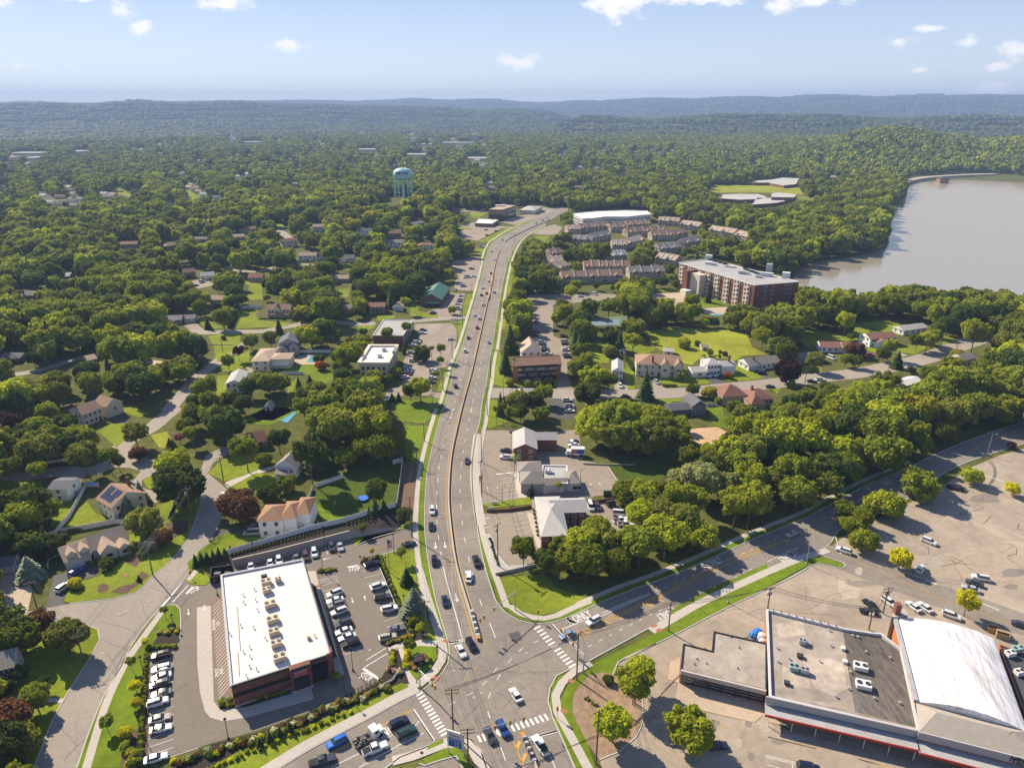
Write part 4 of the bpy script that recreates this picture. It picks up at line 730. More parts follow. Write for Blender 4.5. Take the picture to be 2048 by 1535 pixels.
house('white gambrel garden shed on a shaded lawn',L(915,1345),L(985,1345),4.5,2.2,1.5,'gablef',s_white, r_slate, 1,1,1,door=.5,name='garden_shed',cat='shed',land='the white garden shed')
house('white house corner with a grey roof at the left edge of the photo',A(-60,760),A(100,720),8,5.2,2.0,'gable',s_lt, r_grey, 2,4,2,door=None, land='the white house at the left edge')
house('low white garage behind a vinyl gate at the left edge',J(-30,1330),J(100,1310),6,2.8,1.4,'gable',s_white, r_slate, 1,1,1,garage=(.3,.9),door=None, name='garage',cat='garage',land='the low white garage')
# --- mid left
rt, w, d, wv = house('big beige house with a tan hip roof and a rear balcony by the pool',L(785,880),L(960,875),L(945,750),5.6,2.0,'hip',s_cream, r_tan, 2,2,2,door=None, land='the big beige house by the pool',wings=((8.5,19.0,3.0,13.0,5.4,1.6,'hip'),))
dk = MB(); dk.box(10,18.5,.2,3.0,2.7,2.9); dk.box(10,18.5,.2,.28,3.75,3.85)
for i in range(6): dk.box(10 + i * 1.68,10.1 + i * 1.68,.2,.3,0,3.8)
dk.build('deck',trim_white, rt)
house('white house with a pale grey roof half hidden by trees',L(520,1110),L(690,1100),L(800,985),5.2,1.8,'gablef',s_white, r_light, 2,3,3,door=None, land='the white house with the pale roof')
house('grey shingled contemporary house with stepped dark roofs',L(1060,700),L(1255,690),13,6.6,2.8,'gablef',s_grey, r_slate, 2,4,3,door=None, land='the grey contemporary house',wings=((-1.0,5.0,-3.5,3,4.2,1.6,'gablef'),(5.4,10.5,-1.8,3,5.4,1.8,'gablef')))
rt, w, d, wv = house('farmhouse with a brown roof, pointed front gable and long porch',L(940,352),L(1175,350),9,5.2,2.6,'gable',s_cream, r_brown, 2,6,2,land='the farmhouse with the long porch',chimney=(.92,.6),wings=((4.5,8.8,-.6,4.5,5.4,2.8,'gablef'),))
pr = MB(); roof_mb(pr, -6.5,15.5,-3.0,0,2.6,.9,'gable', .2); pr.build('porch_roof', [r_brown, s_white],rt); pc = MB()
for i in range(9): pc.box(-6.4 + i * 2.7,-6.2 + i * 2.7,-2.9,-2.7,0,2.6)
pc.build('porch_columns',trim_white, rt)
house('low grey ranch house with a small white portico',K(1650,460),K(1850,455),8,3.0,2.0,'gable',s_grey, r_grey, 1,5,2,land='the low grey ranch house',wings=((4.0,8.4,-2.6,2,2.8,1.4,'gablef'),))
house('detached double garage with white doors',K(1880,448),K(1992,442),7,2.8,1.8,'gable',s_grey, r_grey, 1,0,1,garage=(.08,.95),door=None, name='garage',cat='garage',land='the detached double garage')
house('grey roofed brick house with a tall chimney deep in the trees',K(175,210),K(345,205),10,3.4,2.6,'hip',brick, r_grey, 1,3,2,chimney=(.3,.2),land='the grey roofed brick house')
house('dark brick ranch house with white windows at the left edge',K(-60,870),K(195,845),9,3.0,2.2,'hip',brick_dk, r_slate, 1,4,2,land='the dark brick ranch house')
house('brown roofed house hidden behind a purple tree',K(900,870),K(990,850),8,3.2,1.6,'gable',s_tan, r_tan, 1,2,1,land='the hidden brown roofed house')
house('brick house with white dormer windows and a low brown roof',M(452,325),M(610,320),9,5.0,1.8,'gable',brick_br, r_red, 2,4,2,land='the brick house with white dormers')
house('white gabled double garage beside the brick house',M(695,325),M(790,325),7,2.9,2.0,'gablef',s_white, r_tan, 1,0,1,garage=(.1,.9),door=None, name='garage',cat='garage',land='the white gabled garage')
house('grey roofed house behind a rounded green tree',M(190,345),M(270,340),8,3.4,1.8,'gable',s_grey, r_grey, 1,2,1,land='the grey roofed house behind the rounded tree')
# --- right of the avenue
rt, w, d, wv = house('steep roofed white house turned into offices beside a lot',NN(475,790),NN(680,785),13,5.0,4.8,'gablef',s_white, r_tan, 2,3,3,door=None, land='the steep roofed white house')
rt, w, d, wv = house('white gabled shop with a grey roof and a small pointed turret',NN(470,1258),NN(620,1255),NN(600,1160),3.2,2.6,'gable',s_white, r_light, 1,3,2,land='the white shop with the turret')
tu = MB(); tu.lathe([(1.7,0),(1.7,4.2),(2.1,4.2),(.05,8.2)], 8,0,(.4,1.2)); tu.build('turret',r_grey, rt)
house('white split house with a grey roof over blue garage doors',NN(1405,975),NN(1515,980),NN(1420,880),5.6,1.8,'gablef',s_white, r_light, 2,3,3,door=None, land='the white house with blue garage doors',garage=(.1,.9))
rt, w, d, wv = house('big beige mansion with twin front gables and a brown hip roof',O(120,650),O(592,668),15,6.6,3.2,'hip',s_cream, r_brown, 2,7,3,land='the big beige mansion',chimney=(.35,.1),wings=((12.2,16.6,-1.6,4,6.6,2.4,'gablef'),(19.0,23.4,-1.2,4,6.6,2.4,'gablef')))
house('white split level house with grey hip roof and low garage wing',O(845,662),O(980,655),9,6.2,2.0,'hip',s_white, r_light, 2,4,2,door=None, land='the white split level house',chimney=(1.9,.5),wings=((-8.0,0,-1.0,7,3.0,1.6,'gable'),(8.6,16,1,9,4.6,1.6,'gable')))
house('long white ranch house with a green grey roof and brick chimney',O(1270,668),O(1590,625),9,3.2,2.2,'gable',s_white, r_grey, 1,7,2,land='the long white ranch house',chimney=(.25,.4),garage=(.02,.3))
house('slate blue house with a grey gable roof beside a sandy patch',O(690,1082),O(832,1070),10,5.0,2.4,'gablef',s_slate, r_slate, 2,3,3,door=None, land='the slate blue house',wings=((-9.5,0,1.0,8.5,3.2,1.6,'gable'),))
house('large house with many brown hip roofs among the trees',O(1290,1015),O(1522,1000),11,4.0,3.2,'hip',s_tan, r_red, 1,5,2,land='the large brown roofed house',wings=((-12,0,4,16,4.6,3.6,'hip'),(-2.5,4.5,-5.5,2,4.0,3.0,'hip')),chimney=(.3,.6))
house('low grey ranch house behind a boat in the drive',O(1800,600),O(2040,590),9,3.0,2.0,'gable',s_grey, r_grey, 1,6,2,land='the grey ranch house')
house('ranch house with a faded red brown roof and white walls',P(195,655),P(420,660),9,3.2,2.0,'gable',s_white, r_red, 1,4,2,land='the red roofed ranch house',wings=((12.0,22.0,-.5,8,3.2,2.0,'gable'),))
house('white two storey house with brown roofs on a bright lawn',P(645,580),P(890,560),9,5.2,1.8,'gable',s_white, r_red, 2,5,2,land='the white two storey house',wings=((2.5,10,-3.0,1,3.6,1.6,'gablef'),))
house('grey roofed white house half hidden by two street trees',P(950,505),P(1165,475),8,3.2,1.6,'gable',s_white, r_light, 1,4,2,land='the white house behind two street trees')
house('house with bright metal roof panels deep in the wood',P(975,1005),P(1120,965),7,3.4,1.2,'gable',s_tan, roof_white, 1,2,1,door=None, land='the house with bright roof panels')
house('white house half buried in trees at the end of the side street',P(1500,775),P(1610,750),8,3.4,2.0,'gable',s_white, r_grey, 1,3,1,land='the half buried white house')
for (a_, b_, lb, rf) in ((O(400,520),O(495,525),'long pale garden shed behind the beige mansion',r_light),(O(790,480),O(855,480),'tan garden shed in the middle of the big lawn',r_grey),(P(445,420),P(500,425),'small beige garden shed at the wood edge',r_tan),(NN(1480,775),NN(1530,780),'small white garden shed under a tall conifer',r_light)):
    house(lb, a_, b_, 5,2.2,1.0,'gable',s_beige, rf, 1,1,1,name='garden_shed',cat='shed',land='the ' + ' '.join(lb.split()[:4]))
# --- houses between the far trees on the left
for (a_, b_, h_, st_, wl, rf, lb) in (
    (U(1095,530),U(1252,515),6.0,2,s_yel, r_red, 'tall cream house with a red brown roof on the slope'),(U(1265,672),U(1445,668),5.2,2,s_white, r_tan, 'white two storey house with black shutters and tan roof'),
    (U(1447,668),U(1538,665),4.6,2,s_white, r_dark, 'white garage wing with a dark roof beside the shuttered house'),(U(1675,695),U(1832,692),4.2,1,s_white, r_slate, 'white cape house with a dark roof and two dormers'),
    (U(1863,418),U(2015,415),5.0,2,s_white, r_slate, 'white colonial house with a slate roof below the ridge'),(U(1410,375),U(1515,372),5.6,2,s_white, r_tan, 'white hillside house with a tan roof and garage wing'),
    (U(748,895),U(890,893),3.6,1,s_tan, r_red, 'small house with a red brown roof and a parked car'),(U(1620,905),U(1792,905),3.2,1,s_tan, r_tan, 'long low house with a white porch roof'),
    (U(65,850),U(205,830),5.0,2,brick_br, r_red, 'brown brick house with three white skylights'),(U(355,1120),U(480,1120),3.2,1,s_tan, r_tan, 'tan roofed cottage behind a purple tree'),
    (U(575,480),U(705,475),3.4,1,s_tan, r_tan, 'tan roofed house deep in the left wood'),(U(195,505),U(350,500),3.4,1,s_tan, r_grey, 'grey roofed house deep in the left wood'),
    (U(720,415),U(850,385),3.0,1,s_tan, r_red, 'long red brown roof at the end of a lane'),(U(262,880),U(400,870),2.6,1,s_white, r_light, 'low white garage beside two parked vans'),
    (S(388,855),S(524,850),5.2,2,s_brown, r_red, 'brown brick cape house with a front dormer'),(S(358,945),S(525,945),5.2,2,s_white, r_grey, 'wide white house with a pale grey roof'),
    (S(705,975),S(850,972),5.0,2,s_white, r_or, 'white house with an orange brown hip roof and chimney'),(S(650,765),S(760,740),4.0,1,s_grey, r_grey, 'grey house under the trees by the hill'),
    (S(1400,385),S(1480,385),4.5,1,s_grey, r_grey, 'grey house on the wooded ridge behind the avenue'),(S(-30,1110),S(40,1110),4.4,2,s_white, r_slate, 'white house with a slate roof and wet drive'),
    (V(600,1290),V(705,1290),3.6,1,brick, r_light, 'brick house with a white gable in the left wood'),(V(1700,985),V(1830,960),5.0,2,s_brown, r_brown, 'brown hip roofed house near the purple tree'),
    (V(1230,965),V(1400,960),4.0,1,s_tan, r_brown, 'brown roofed house with a white cupola')):
    house(lb, a_, b_, 8.5,h_, 2.2,'gable' if 'hip' not in lb else 'hip',wl, rf, st_, 4,1,land='the ' + ' '.join(lb.split()[:4]))
# --- far suburb in the left valley: rows of small houses
rr_ = random.Random(3); TINY = {}; FL_ = []; xtra = tuple((rr_.uniform(0,1350),262 + 78 * rr_.random() ** .8) for _ in range(64))
for t_, pts in ((V, ((430,470),(455,490),(475,510),(500,535),(525,560),(590,575),(620,500),(720,400),(745,430),(760,470),(790,495),(830,525),(740,545),(770,590),(1070,470),(1110,500),(1160,480),(1400,420),(1770,560),(1990,390),(2020,410),(1950,380),(40,400),(70,270),(360,300),(700,350),(670,340),(1890,260))),
                (tile(0,160,2.926),((1110,640),(1140,650),(1170,665),(1200,680),(1400,575),(1450,560),(1730,620),(1060,555),(1500,640),(1280,700),(370,375),(830,415),(1890,385),(1860,355),(1500,370),(1440,372),(1640,355),(690,320),(620,378))),(tile(650,160,2.926),((1480,640),(960,615),(1740,560),(1910,475),(510,325),(990,225),(700,370),(1130,285),(1975,275))),(X1,xtra),(tile(1348,160,2.926),((470,490),(860,500),(1050,375),(930,580)))):
    for (x, y) in sorted(pts):
        p = G(*t_(x, y)); z0 = float(height(p.x, p.y)); far = math.hypot(p.x, p.y); w_ = 10 + 4 * rr_.random() + far * .0006; q = (float(p.x),float(p.y)); hh = 3.2 + far * .0006
        rot = rr_.choice((-.5,.3,.6,-.2)); c_ = rr_.choice(((s_white, r_light, 'white','pale grey'),(s_beige, r_tan, 'beige','tan'),(s_lt, r_grey, 'pale','grey'),(s_tan, r_brown, 'tan','brown')))
        az_, _e = azel(*t_(x, y)); zone = 'far left valley' if az_ < -.25 else ('valley behind the water tower' if az_ < 0.06 else 'wood beyond the sports field')
        ORDK = (zone, c_[2])
        root = thing('house',f'tiny {c_[2]} house in the {zone}, ' + ('%s from the left' % ORD[TINY.setdefault((zone, c_[2]),0)]),'house', (q[0],q[1],z0),rot, 'tiny houses in the ' + zone); TINY[ORDK] += 1
        m = MB(); m.box(-w_ / 2,w_ / 2,-4.5,4.5,-6,hh); m.build('wall',c_[0],root); m = MB(); roof_mb(m, -w_ / 2,w_ / 2,-4.5,4.5,hh, 2.6,'gable'); m.build('roof', [c_[1],c_[0]],root)
        FL_.append((q[0],q[1],z0,w_)); u, v = PX(q[0],q[1],z0 + 4); clr([(u - 6,v - 3),(u + 6,v - 3),(u + 6,v + 5),(u - 6,v + 5)])
m = MB()
for x, y, z0,w_ in FL_: m.box(x - w_, x + w_ * 1.2,y - 16,y + 5,z0 - 3,z0 + .3 + w_ * .001)
tag(m.build('lawn',lawn),kind='structure')
for (x0,x1,y0,y1,t_, lb) in ((455,595,432,452,tile(650,160,2.926),'long white warehouse roof behind the water tower'),(180,300,395,420,tile(650,160,2.926),'pale warehouse left of the long white roof'),(520,640,370,388,tile(650,160,2.926),'pale factory above the long white roof'),(855,890,325,355,tile(650,160,2.926),'square tan tower block in the far valley'),(820,950,460,475,tile(650,160,2.926),'low pale plant beside the far wood'),(680,860,365,378,tile(650,160,2.926),'row of pale factory roofs in the far valley'),
                                 (90,285,310,318,tile(0,160,2.926),'very long white warehouse far off on the left'),(380,475,418,432,tile(0,160,2.926),'white warehouse roof in the left valley'),(50,230,428,442,tile(0,160,2.926),'pale strip of warehouses at the left edge'),(130,200,458,472,tile(0,160,2.926),'small bright warehouse at the left edge'),(0,40,320,328,tile(0,160,2.926),'bright roof at the far left edge'),(1420,1510,368,374,tile(0,160,2.926),'white school roof near the church spire'),(-10,45,452,470,tile(0,160,2.926),'grey store roof at the left edge'),
                                 (1530,1665,250,266,tile(1348,160,2.926),'pale buildings on the far right hillside'),(980,1020,268,276,tile(1348,160,2.926),'bright roof behind the wooded knoll'),(1630,1850,293,302,tile(650,160,2.926),'white terraces on the far plain'),(670,700,220,229,tile(1348,160,2.926),'bright quarry building on the far ridge')):
    a_ = G(*t_(x0,y1)); b_ = G(*t_(x1,y1)); c_ = G(*t_(x0,y0)); z0 = float(height(a_.x, a_.y)) ; dp = min(60,abs(c_.y - a_.y)); hh = 6 if 'tower block' not in lb else 24
    if 'hillside' in lb or 'ridge' in lb: dp = 60
    root = thing('warehouse',lb, 'building', (a_.x, a_.y, z0)); w_ = (b_ - a_).length; m = MB(); m.box(0,w_, 0,dp, -10,hh); m.build('wall',s_beige, root); m = MB(); m.box(-.5,w_ + .5,-.5,dp + .5,hh, hh + .8); m.build('roof',r_far, root)
    q = [PX(a_.x, a_.y, z0),PX(b_.x, b_.y, z0),PX(b_.x, b_.y + dp, z0 + hh),PX(a_.x, a_.y + dp, z0 + hh)]; clr([(float(u),float(v)) for u, v in q])
sp = G(*tile(0,160,2.926)(1362,362)); root = thing('church','white church with a thin pointed spire far off','church', (sp.x, sp.y, 0)); m = MB(); m.box(-8,8,0,30,0,12); m.box(-5,5,-8,0,0,18); m.build('nave',s_white, root); m = MB(); m.lathe([(4,18),(.2,46)], 8,0,(0,-4)); m.build('spire',s_white, root)
u, v = PX(sp.x, sp.y, 20); clr([(u - 8,v - 10),(u + 8,v - 10),(u + 8,v + 12),(u - 8,v + 12)])

# --- flat roofed buildings
def flat(label, roof_px, h, wall, roof, name='building',cat='building',par=.7,parw=.35,par_m=None, land=None, base_px=True):
    w = [G(p[0],p[1],h) for p in roof_px]; cx = sum(p.x for p in w) / len(w); cy = sum(p.y for p in w) / len(w)
    root = thing(name, label, cat, (cx, cy, 0)); loc = [(p.x - cx, p.y - cy) for p in w]
    m = MB(); m.prism(loc, -.3,h - par); m.build('wall',wall, root)
    m = MB(); 
    cxy = (0,0); ins = [(x * .995,y * .995) for x, y in loc]; m.prism(ins, h - par + .003,h - par + .05); rf = m.build('roof',roof, root)
    m = MB(); n = len(loc)
    for i in range(n):
        p, q = Vector((*loc[i], 0)),Vector((*loc[(i + 1) % n], 0)); L_ = (q - p).length; c = (p + q) / 2; m.obox((c.x, c.y),(q.x - p.x, q.y - p.y),L_ + parw * (.5 + .004 * i),parw, h - par - .02,h + .002 * i)
    m.build('parapet',par_m or wall, root)
    clr(roof_px); low = [PX(p.x, p.y, h * .2) for p in w]
    for i in range(n): j = (i + 1) % n; clr([roof_px[i],roof_px[j], (float(low[j][0]),float(low[j][1])),(float(low[i][0]),float(low[i][1]))])
    FOOT.append([(p.x, p.y) for p in w]); LAND.append((cx, cy, land or 'the ' + ' '.join(label.split()[:4]))); return root, w, (cx, cy),rf
def band(root, org, p, q, u0,u1,z0,z1,proud, m, name):
    """box along wall p->q (world),u in metres or fraction; outward is to the right of travel p->q"""
    d = (q - p); L_ = math.hypot(d.x, d.y); d = Vector((d.x / L_, d.y / L_, 0)); nrm = Vector((d.y, -d.x, 0)); a = p + d * (u0 * L_) ; b = p + d * (u1 * L_); c = (a + b) / 2 + nrm * (proud / 2)
    mb = MB(); mb.obox((c.x - org[0],c.y - org[1]),(d.x, d.y),(b - a).length, proud, z0,z1); return mb.build(name, m, root)
def unit(root, org, px, z, l, w, h, ang, m, name='rooftop_unit',fan=True):
    p = G(px[0],px[1],z); mb = MB(); d = (math.cos(ang),math.sin(ang)); mb.obox((p.x - org[0],p.y - org[1]),d, l, w, z + .25,z + h); mb.obox((p.x - org[0],p.y - org[1]),d, l * .8,w * .7,z - .1,z + .25)
    if fan:
        for s in (-.28,.28): mb.lathe([(w * .26,z + h),(w * .26,z + h + .12),(w * .22,z + h + .13),(.02,z + h + .06)], 12,1,(p.x - org[0] + d[0] * l * s, p.y - org[1] + d[1] * l * s))
    return mb.build(name, [m, metal_d],root)
def vent(root, org, px, z, m=None, r=.28,h=.8): p = G(px[0],px[1],z); mb = MB(); mb.lathe([(r * .5,z - .1),(r * .5,z + h * .7),(r, z + h * .7),(r, z + h),(.05,z + h * 1.1)], 8,0,(p.x - org[0],p.y - org[1])); return mb.build('roof_vent',m or metal_g, root)
# store at lower left
rt, w, og, rf = flat('big white flat roofed drugstore of red brick with black bands',T(B, (170,395),(820,270),(1040,1020),(248,1275)),6.6,brick, roof_white, name='drugstore',cat='store',par=.55,parw=.6,par_m=pm('coping', (.36,.36,.37),.6,.06,1),land='the drugstore')
TL, TR, BR_, BL = w
ang = math.atan2(BR_.y - BL.y, BR_.x - BL.x); vang = math.atan2(TL.y - BL.y, TL.x - BL.x)
for (p, q) in ((BL, BR_),(BR_, TR)):
    band(rt, og, p, q, 0,1,6.1,6.65,.35,trim_black, 'cornice'); band(rt, og, p, q, 0,1,2.9,3.9,.12,trim_black, 'trim_band'); band(rt, og, p, q, 0,1,0,.55,.16,concrete, 'plinth')
band(rt, og, BL, BR_, .565,.775,0,6.9,1.6,brick, 'entrance_bay'); d_ = (BR_ - BL).normalized(); nr = Vector((d_.y, -d_.x, 0)); p2,q2 = BL + nr * 1.6,BR_ + nr * 1.6
band(rt, og, p2,q2,.565,.775,6.6,7.2,.4,trim_black, 'cornice'); band(rt, og, p2,q2,.59,.75,.6,4.0,.25,glassm, 'shop_window'); band(rt, og, p2,q2,.56,.78,0,.6,.2,concrete, 'plinth')
sg = band(rt, og, p2,q2,.60,.735,4.7,5.9,.3,pm('sign_pink', (.52,.26,.27),.5,.05),'shop_sign'); c = p2 + d_ * ((q2 - p2).length * .6675) + nr * .32
tx = text_mesh('sign_lettering','Walgreens', 1.15,pm('sign_text_red', (.22,.02,.03),.5,0),sg, .02,bold=True); tx.location = (c.x - og[0],c.y - og[1], 5.28); tx.rotation_euler = (R(90),0,ang)
band(rt, og, BL, BR_, .80,.95,.6,4.6,.25,glassm, 'shop_window'); band(rt, og, BL, BR_, .80,.95,4.2,4.9,1.2,trim_black, 'canopy'); band(rt, og, BL, BR_, .955,1.0,0,7.0,.5,brick, 'corner_pier'); band(rt, og, BR_, TR, 0,.05,0,7.0,.5,brick, 'corner_pier')
for u in (.1,.35,.6): band(rt, og, BL, BR_, u * .55,u * .55 + .004,.5,6,.05,brick_dk, 'wall_joint')
band(rt, og, BR_, TR, .03,.75,3.9,4.1,1.8,trim_black, 'canopy'); 
for u in (.08,.2,.32,.45,.6): band(rt, og, BR_, TR, u, u + .07,.6,2.8,.06,glassm, 'shop_window')
for (x, y, l_, w2_) in ((530,470,2.6,2.0),(535,535,2.2,1.7),(563,648,2.9,2.1),(582,770,2.9,2.1),(592,868,2.5,1.9),(612,962,2.5,1.9),(638,1072,2.9,2.1)): unit(rt, og, B(x, y),6.1,l_, w2_, 1.5,ang, beige_box)
unit(rt, og, B(625,450),6.1,1.6,1.2,1.4,ang, beige_box, 'exhaust_fan'); unit(rt, og, B(512,415),6.1,1.6,.9,.9,ang, metal_d, 'condenser'); unit(rt, og, B(868,905),6.1,.9,.6,.9,ang, beige_box, 'exhaust_fan',False)
for q in ((345,560),(350,620),(325,805),(345,1012),(395,1128),(452,1150),(370,1205),(915,885),(240,870),(435,515),(445,600),(458,680),(428,820),(522,905),(397,975),(400,1050)): vent(rt, og, B(*q),6.1,r=.22)
sm = MB(); o3 = Vector((og[0],og[1], 0))
for i in range(1,16): k = i / 16; a_ = TL.lerp(TR, k) - o3; b_ = BL.lerp(BR_, k) - o3; sm.obox(((a_.x + b_.x) / 2,(a_.y + b_.y) / 2),(b_.x - a_.x, b_.y - a_.y),(b_ - a_).length - 1.6,.07,6.10,6.112)
sm.build('roof_seams',pm('seam', (.52,.49,.44),.8),rt)
m = MB()
for a_, b_ in (((295,640),(320,1000)),((300,1000),(312,1200))): m.tube(G(*B(*a_),6.35) - Vector((og[0],og[1], 0)),G(*B(*b_),6.35) - Vector((og[0],og[1], 0)),.06,n=6)
m.build('gas_pipe',pm('pipe_yellow', (.45,.32,.12),.6),rt)
# --- shops at lower right
shop_red = trim_red
rt, w, og, rf = flat('small stepped flat roofed shop with a row of display windows',T(D, (468,545),(697,602),(712,447),(1126,540),(1126,912),(447,748)),4.3,brick_or, roof_flat, name='shop',cat='shop',par=.3,par_m=trim_black, land='the small stepped shop')
p, q = w[5],w[4]; band(rt, og, p, q, 0,1,3.2,4.35,.5,pm('fascia_beige', (.48,.42,.37),.8,.08),'fascia')
for i in range(6): u = .02 + i * .163; band(rt, og, p, q, u, u + .145,.5,2.9,.08,glassm, 'display_window'); band(rt, og, p, q, u + .148,u + .158,0,3.2,.35,metal_d, 'pier')
for i in range(6):
    for zz in (1.3,2.1): band(rt, og, p, q, .02 + i * .163,.02 + i * .163 + .145,zz, zz + .06,.12,trim_white, 'glazing_bar')
for q_ in ((910,580),(575,670),(900,745),(840,490),(555,712),(650,705)): vent(rt, og, D(*q_),4.0,metal_d, .2,.4)
rt, w, og, rf = flat('long low shop block with worn grey and black flat roofs',T(D, (1135,270),(1760,425)) + T(E, (850,460),(900,462),(1062,585),(1205,1235)) + T(E, (20,960)),5.4,brick_or, roof_flat, name='shop_block',cat='shop',par=.8,parw=.5,par_m=pm('coping_pale', (.50,.49,.48),.7,.1,1),land='the long shop block')
rl = [G(*q_, 4.66) for q_ in T(E, (598,445),(850,470),(1055,590),(1195,1215),(695,1085),(640,760))]
m = MB(); m.prism([(p.x - og[0],p.y - og[1]) for p in rl], 4.60,4.68); m.build('roof_panel',roof_dark, rt)
for pts in (((250,640),(480,660),(600,700),(630,900),(520,960),(380,900)),((120,720),(330,840),(340,900),(110,880)),((60,380),(280,360),(300,470),(90,500)),((350,1000),(620,1010),(640,1070),(400,1030))):
    m = MB(); m.prism([(p.x - og[0],p.y - og[1]) for p in (G(*E(*q_),4.66) for q_ in pts)], 4.60,4.662); m.build('roof_patch',pm('roof_patch', (.40,.335,.265),.95,.25,.5,big=.4),rt)
fl, fr = G(*E(-15,960),5.4),G(*E(1205,1235),5.4); L_ = (fr - fl).length; d_ = (fr - fl).normalized(); nr = Vector((d_.y, -d_.x, 0)); fang = math.atan2(d_.y, d_.x)
band(rt, og, fl, fr, 0,1,3.6,5.5,.35,pm('fascia_mauve', (.40,.37,.36),.8,.08),'fascia'); band(rt, og, fl, fr, 0,1,3.15,3.35,3.4,roof_grey, 'canopy'); f2,g2 = fl + nr * 3.4,fr + nr * 3.4; band(rt, og, f2,g2,0,1,2.85,3.45,.25,trim_red, 'canopy_fascia')
for i in range(7): u = .03 + i * .157; band(rt, og, f2,g2,u, u + .004,0,3.0,-.2,trim_white, 'post'); band(rt, og, fl, fr, u + .01,u + .12,.4,2.7,.1,glassm, 'display_window')
for (x, y, l_, w2_, m_, fn) in ((735,745,3.0,2.3,trim_white, 1),(757,890,3.2,2.4,trim_white, 1),(205,750,2.0,1.8,pm('unit_teal', (.25,.38,.36),.6,.05),1),(290,775,1.8,1.4,metal_g, 1),(272,545,1.6,1.2,metal_g, 1),(315,548,.9,.9,metal_g, 0),(255,650,1.5,1.3,metal_d, 0),(597,590,1.0,1.0,trim_white, 0),(612,695,1.0,1.0,trim_white, 0),(150,865,1.3,1.1,metal_d, 0)): unit(rt, og, E(x, y),4.7,l_, w2_, 1.3 if fn else .7,fang, m_, 'rooftop_unit' if fn else 'roof_hatch',bool(fn))
for q_ in ((70,580),(165,665),(78,688),(500,562),(410,685),(540,968),(780,615),(972,662),(1048,1020),(845,985),(485,440),(675,485),(715,495),(655,775),(640,905)): vent(rt, og, E(*q_),4.7,metal_g, .3,.55)
for i in range(9): u = .08 + i * .1; a_, b_ = w[0],w[1]; pp = a_ + (b_ - a_) * u; m = MB(); m.lathe([(.12,5.3),(.12,5.9)], 6,0,(pp.x - og[0],pp.y - og[1])); m.build('vent_pipe',metal_d, rt)
# theatre with white barrel vault
TLp, BLp, TRp, BRp = G(*E(1010,345),6.5),G(*E(1178,1010),6.5),G(*E(1800,505),6.5),G(*E(2075,1260),6.5)
og = ((TLp.x + BRp.x) / 2,(TLp.y + BRp.y) / 2); rt = thing('theatre','theatre hall under a broad white barrel vault roof','theatre', (og[0],og[1], 0)); o3 = Vector((og[0],og[1], 0))
m = MB(); m.prism([(p.x - og[0],p.y - og[1]) for p in (TLp, BLp, BRp, TRp)], -.3,6.5); m.build('wall',brick_or, rt); m = MB(); nS = 48; vs = []
for a_, b_ in ((TLp, TRp),(BLp, BRp)):
    for i in range(nS + 1): t = i / nS; p = a_.lerp(b_, t) - o3; vs.append((p.x, p.y, 6.55 + 2.0 * math.sin(math.pi * t) ** .8))
m.add(vs, [(i, i + 1,nS + 2 + i, nS + 1 + i) for i in range(nS)]); m.f += [tuple(range(nS, -1,-1)),tuple(range(nS + 1,2 * nS + 2))]; m.m += [0,0]; m.build('vault_roof',pm('vault_white', (.64,.625,.61),.85,.38,.9,big=.42,stretch=(.12,-.5)),rt, smooth=False)
m = MB(); 
for a_, b_ in ((TLp, BLp),): c = (a_ + b_) / 2 - o3; m.obox((c.x, c.y),(b_.x - a_.x, b_.y - a_.y),(b_ - a_).length, .9,6.4,7.2)
m.build('side_parapet',roof_grey, rt)
sk_ = MB(); r9 = random.Random(6)
def vz(t): return 6.57 + 2.0 * math.sin(math.pi * t) ** .8
for i in range(34):
    t = r9.uniform(.12,.9); v0 = r9.uniform(.03,.85); v1 = min(.97,v0 + r9.uniform(.02,.14)); dw = r9.uniform(.0015,.004); q = []
    for tt, vv in ((t, v0),(t + dw, v0),(t + dw, v1),(t, v1)): a_ = TLp.lerp(TRp, tt); b_ = BLp.lerp(BRp, tt); p = a_.lerp(b_, vv) - o3; q.append((p.x, p.y, vz(tt) + .012))
    sk_.add(q, [(0,1,2,3)])
for i in range(1,12):
    t = i / 12; q = []
    for tt, vv in ((t, 0.01),(t + .002,0.01),(t + .002,.99),(t, .99)): a_ = TLp.lerp(TRp, tt); b_ = BLp.lerp(BRp, tt); p = a_.lerp(b_, vv) - o3; q.append((p.x, p.y, vz(tt) + .009))
    sk_.add(q, [(0,1,2,3)])
sk_.build('roof_seams',pm('vault_seam', (.30,.29,.28),.9,.3,2),rt)
# theatre front: mansard, fascia with black lettering, canopy
f0,f1 = G(*E(1205,1240),5.8),G(*E(2200,1490),5.8); m = MB(); back0,back1 = G(*E(1178,1015),6.6),G(*E(2110,1250),6.6)
rid0,rid1 = G(*E(1345,1090),7.8),G(*E(1945,1240),7.8)
vs = [f0 - o3,f1 - o3,back1 - o3,back0 - o3,rid0 - o3,rid1 - o3]; m.add(vs, [(0,1,5,4),(0,4,3),(1,2,5),(2,3,4,5)]); m.build('mansard_roof',pm('mansard_tan', (.36,.315,.26),.9,.1,.8),rt)
fas = pm('fascia_mauve', (.40,.37,.36)); band(rt, og, f0,f1,-.004,1,3.9,5.8,.3,fas, 'fascia'); band(rt, og, f0,f1,0,1,0,3.9,.05,brick_or, 'front_wall'); dd = (f1 - f0).normalized(); nn2 = Vector((dd.y, -dd.x, 0)); band(rt, og, f0,f1,0,1,3.15,3.35,3.4,roof_grey, 'canopy'); band(rt, og, f0 + nn2 * 3.4,f1 + nn2 * 3.4,0,1,2.85,3.45,.25,trim_red, 'canopy_fascia')
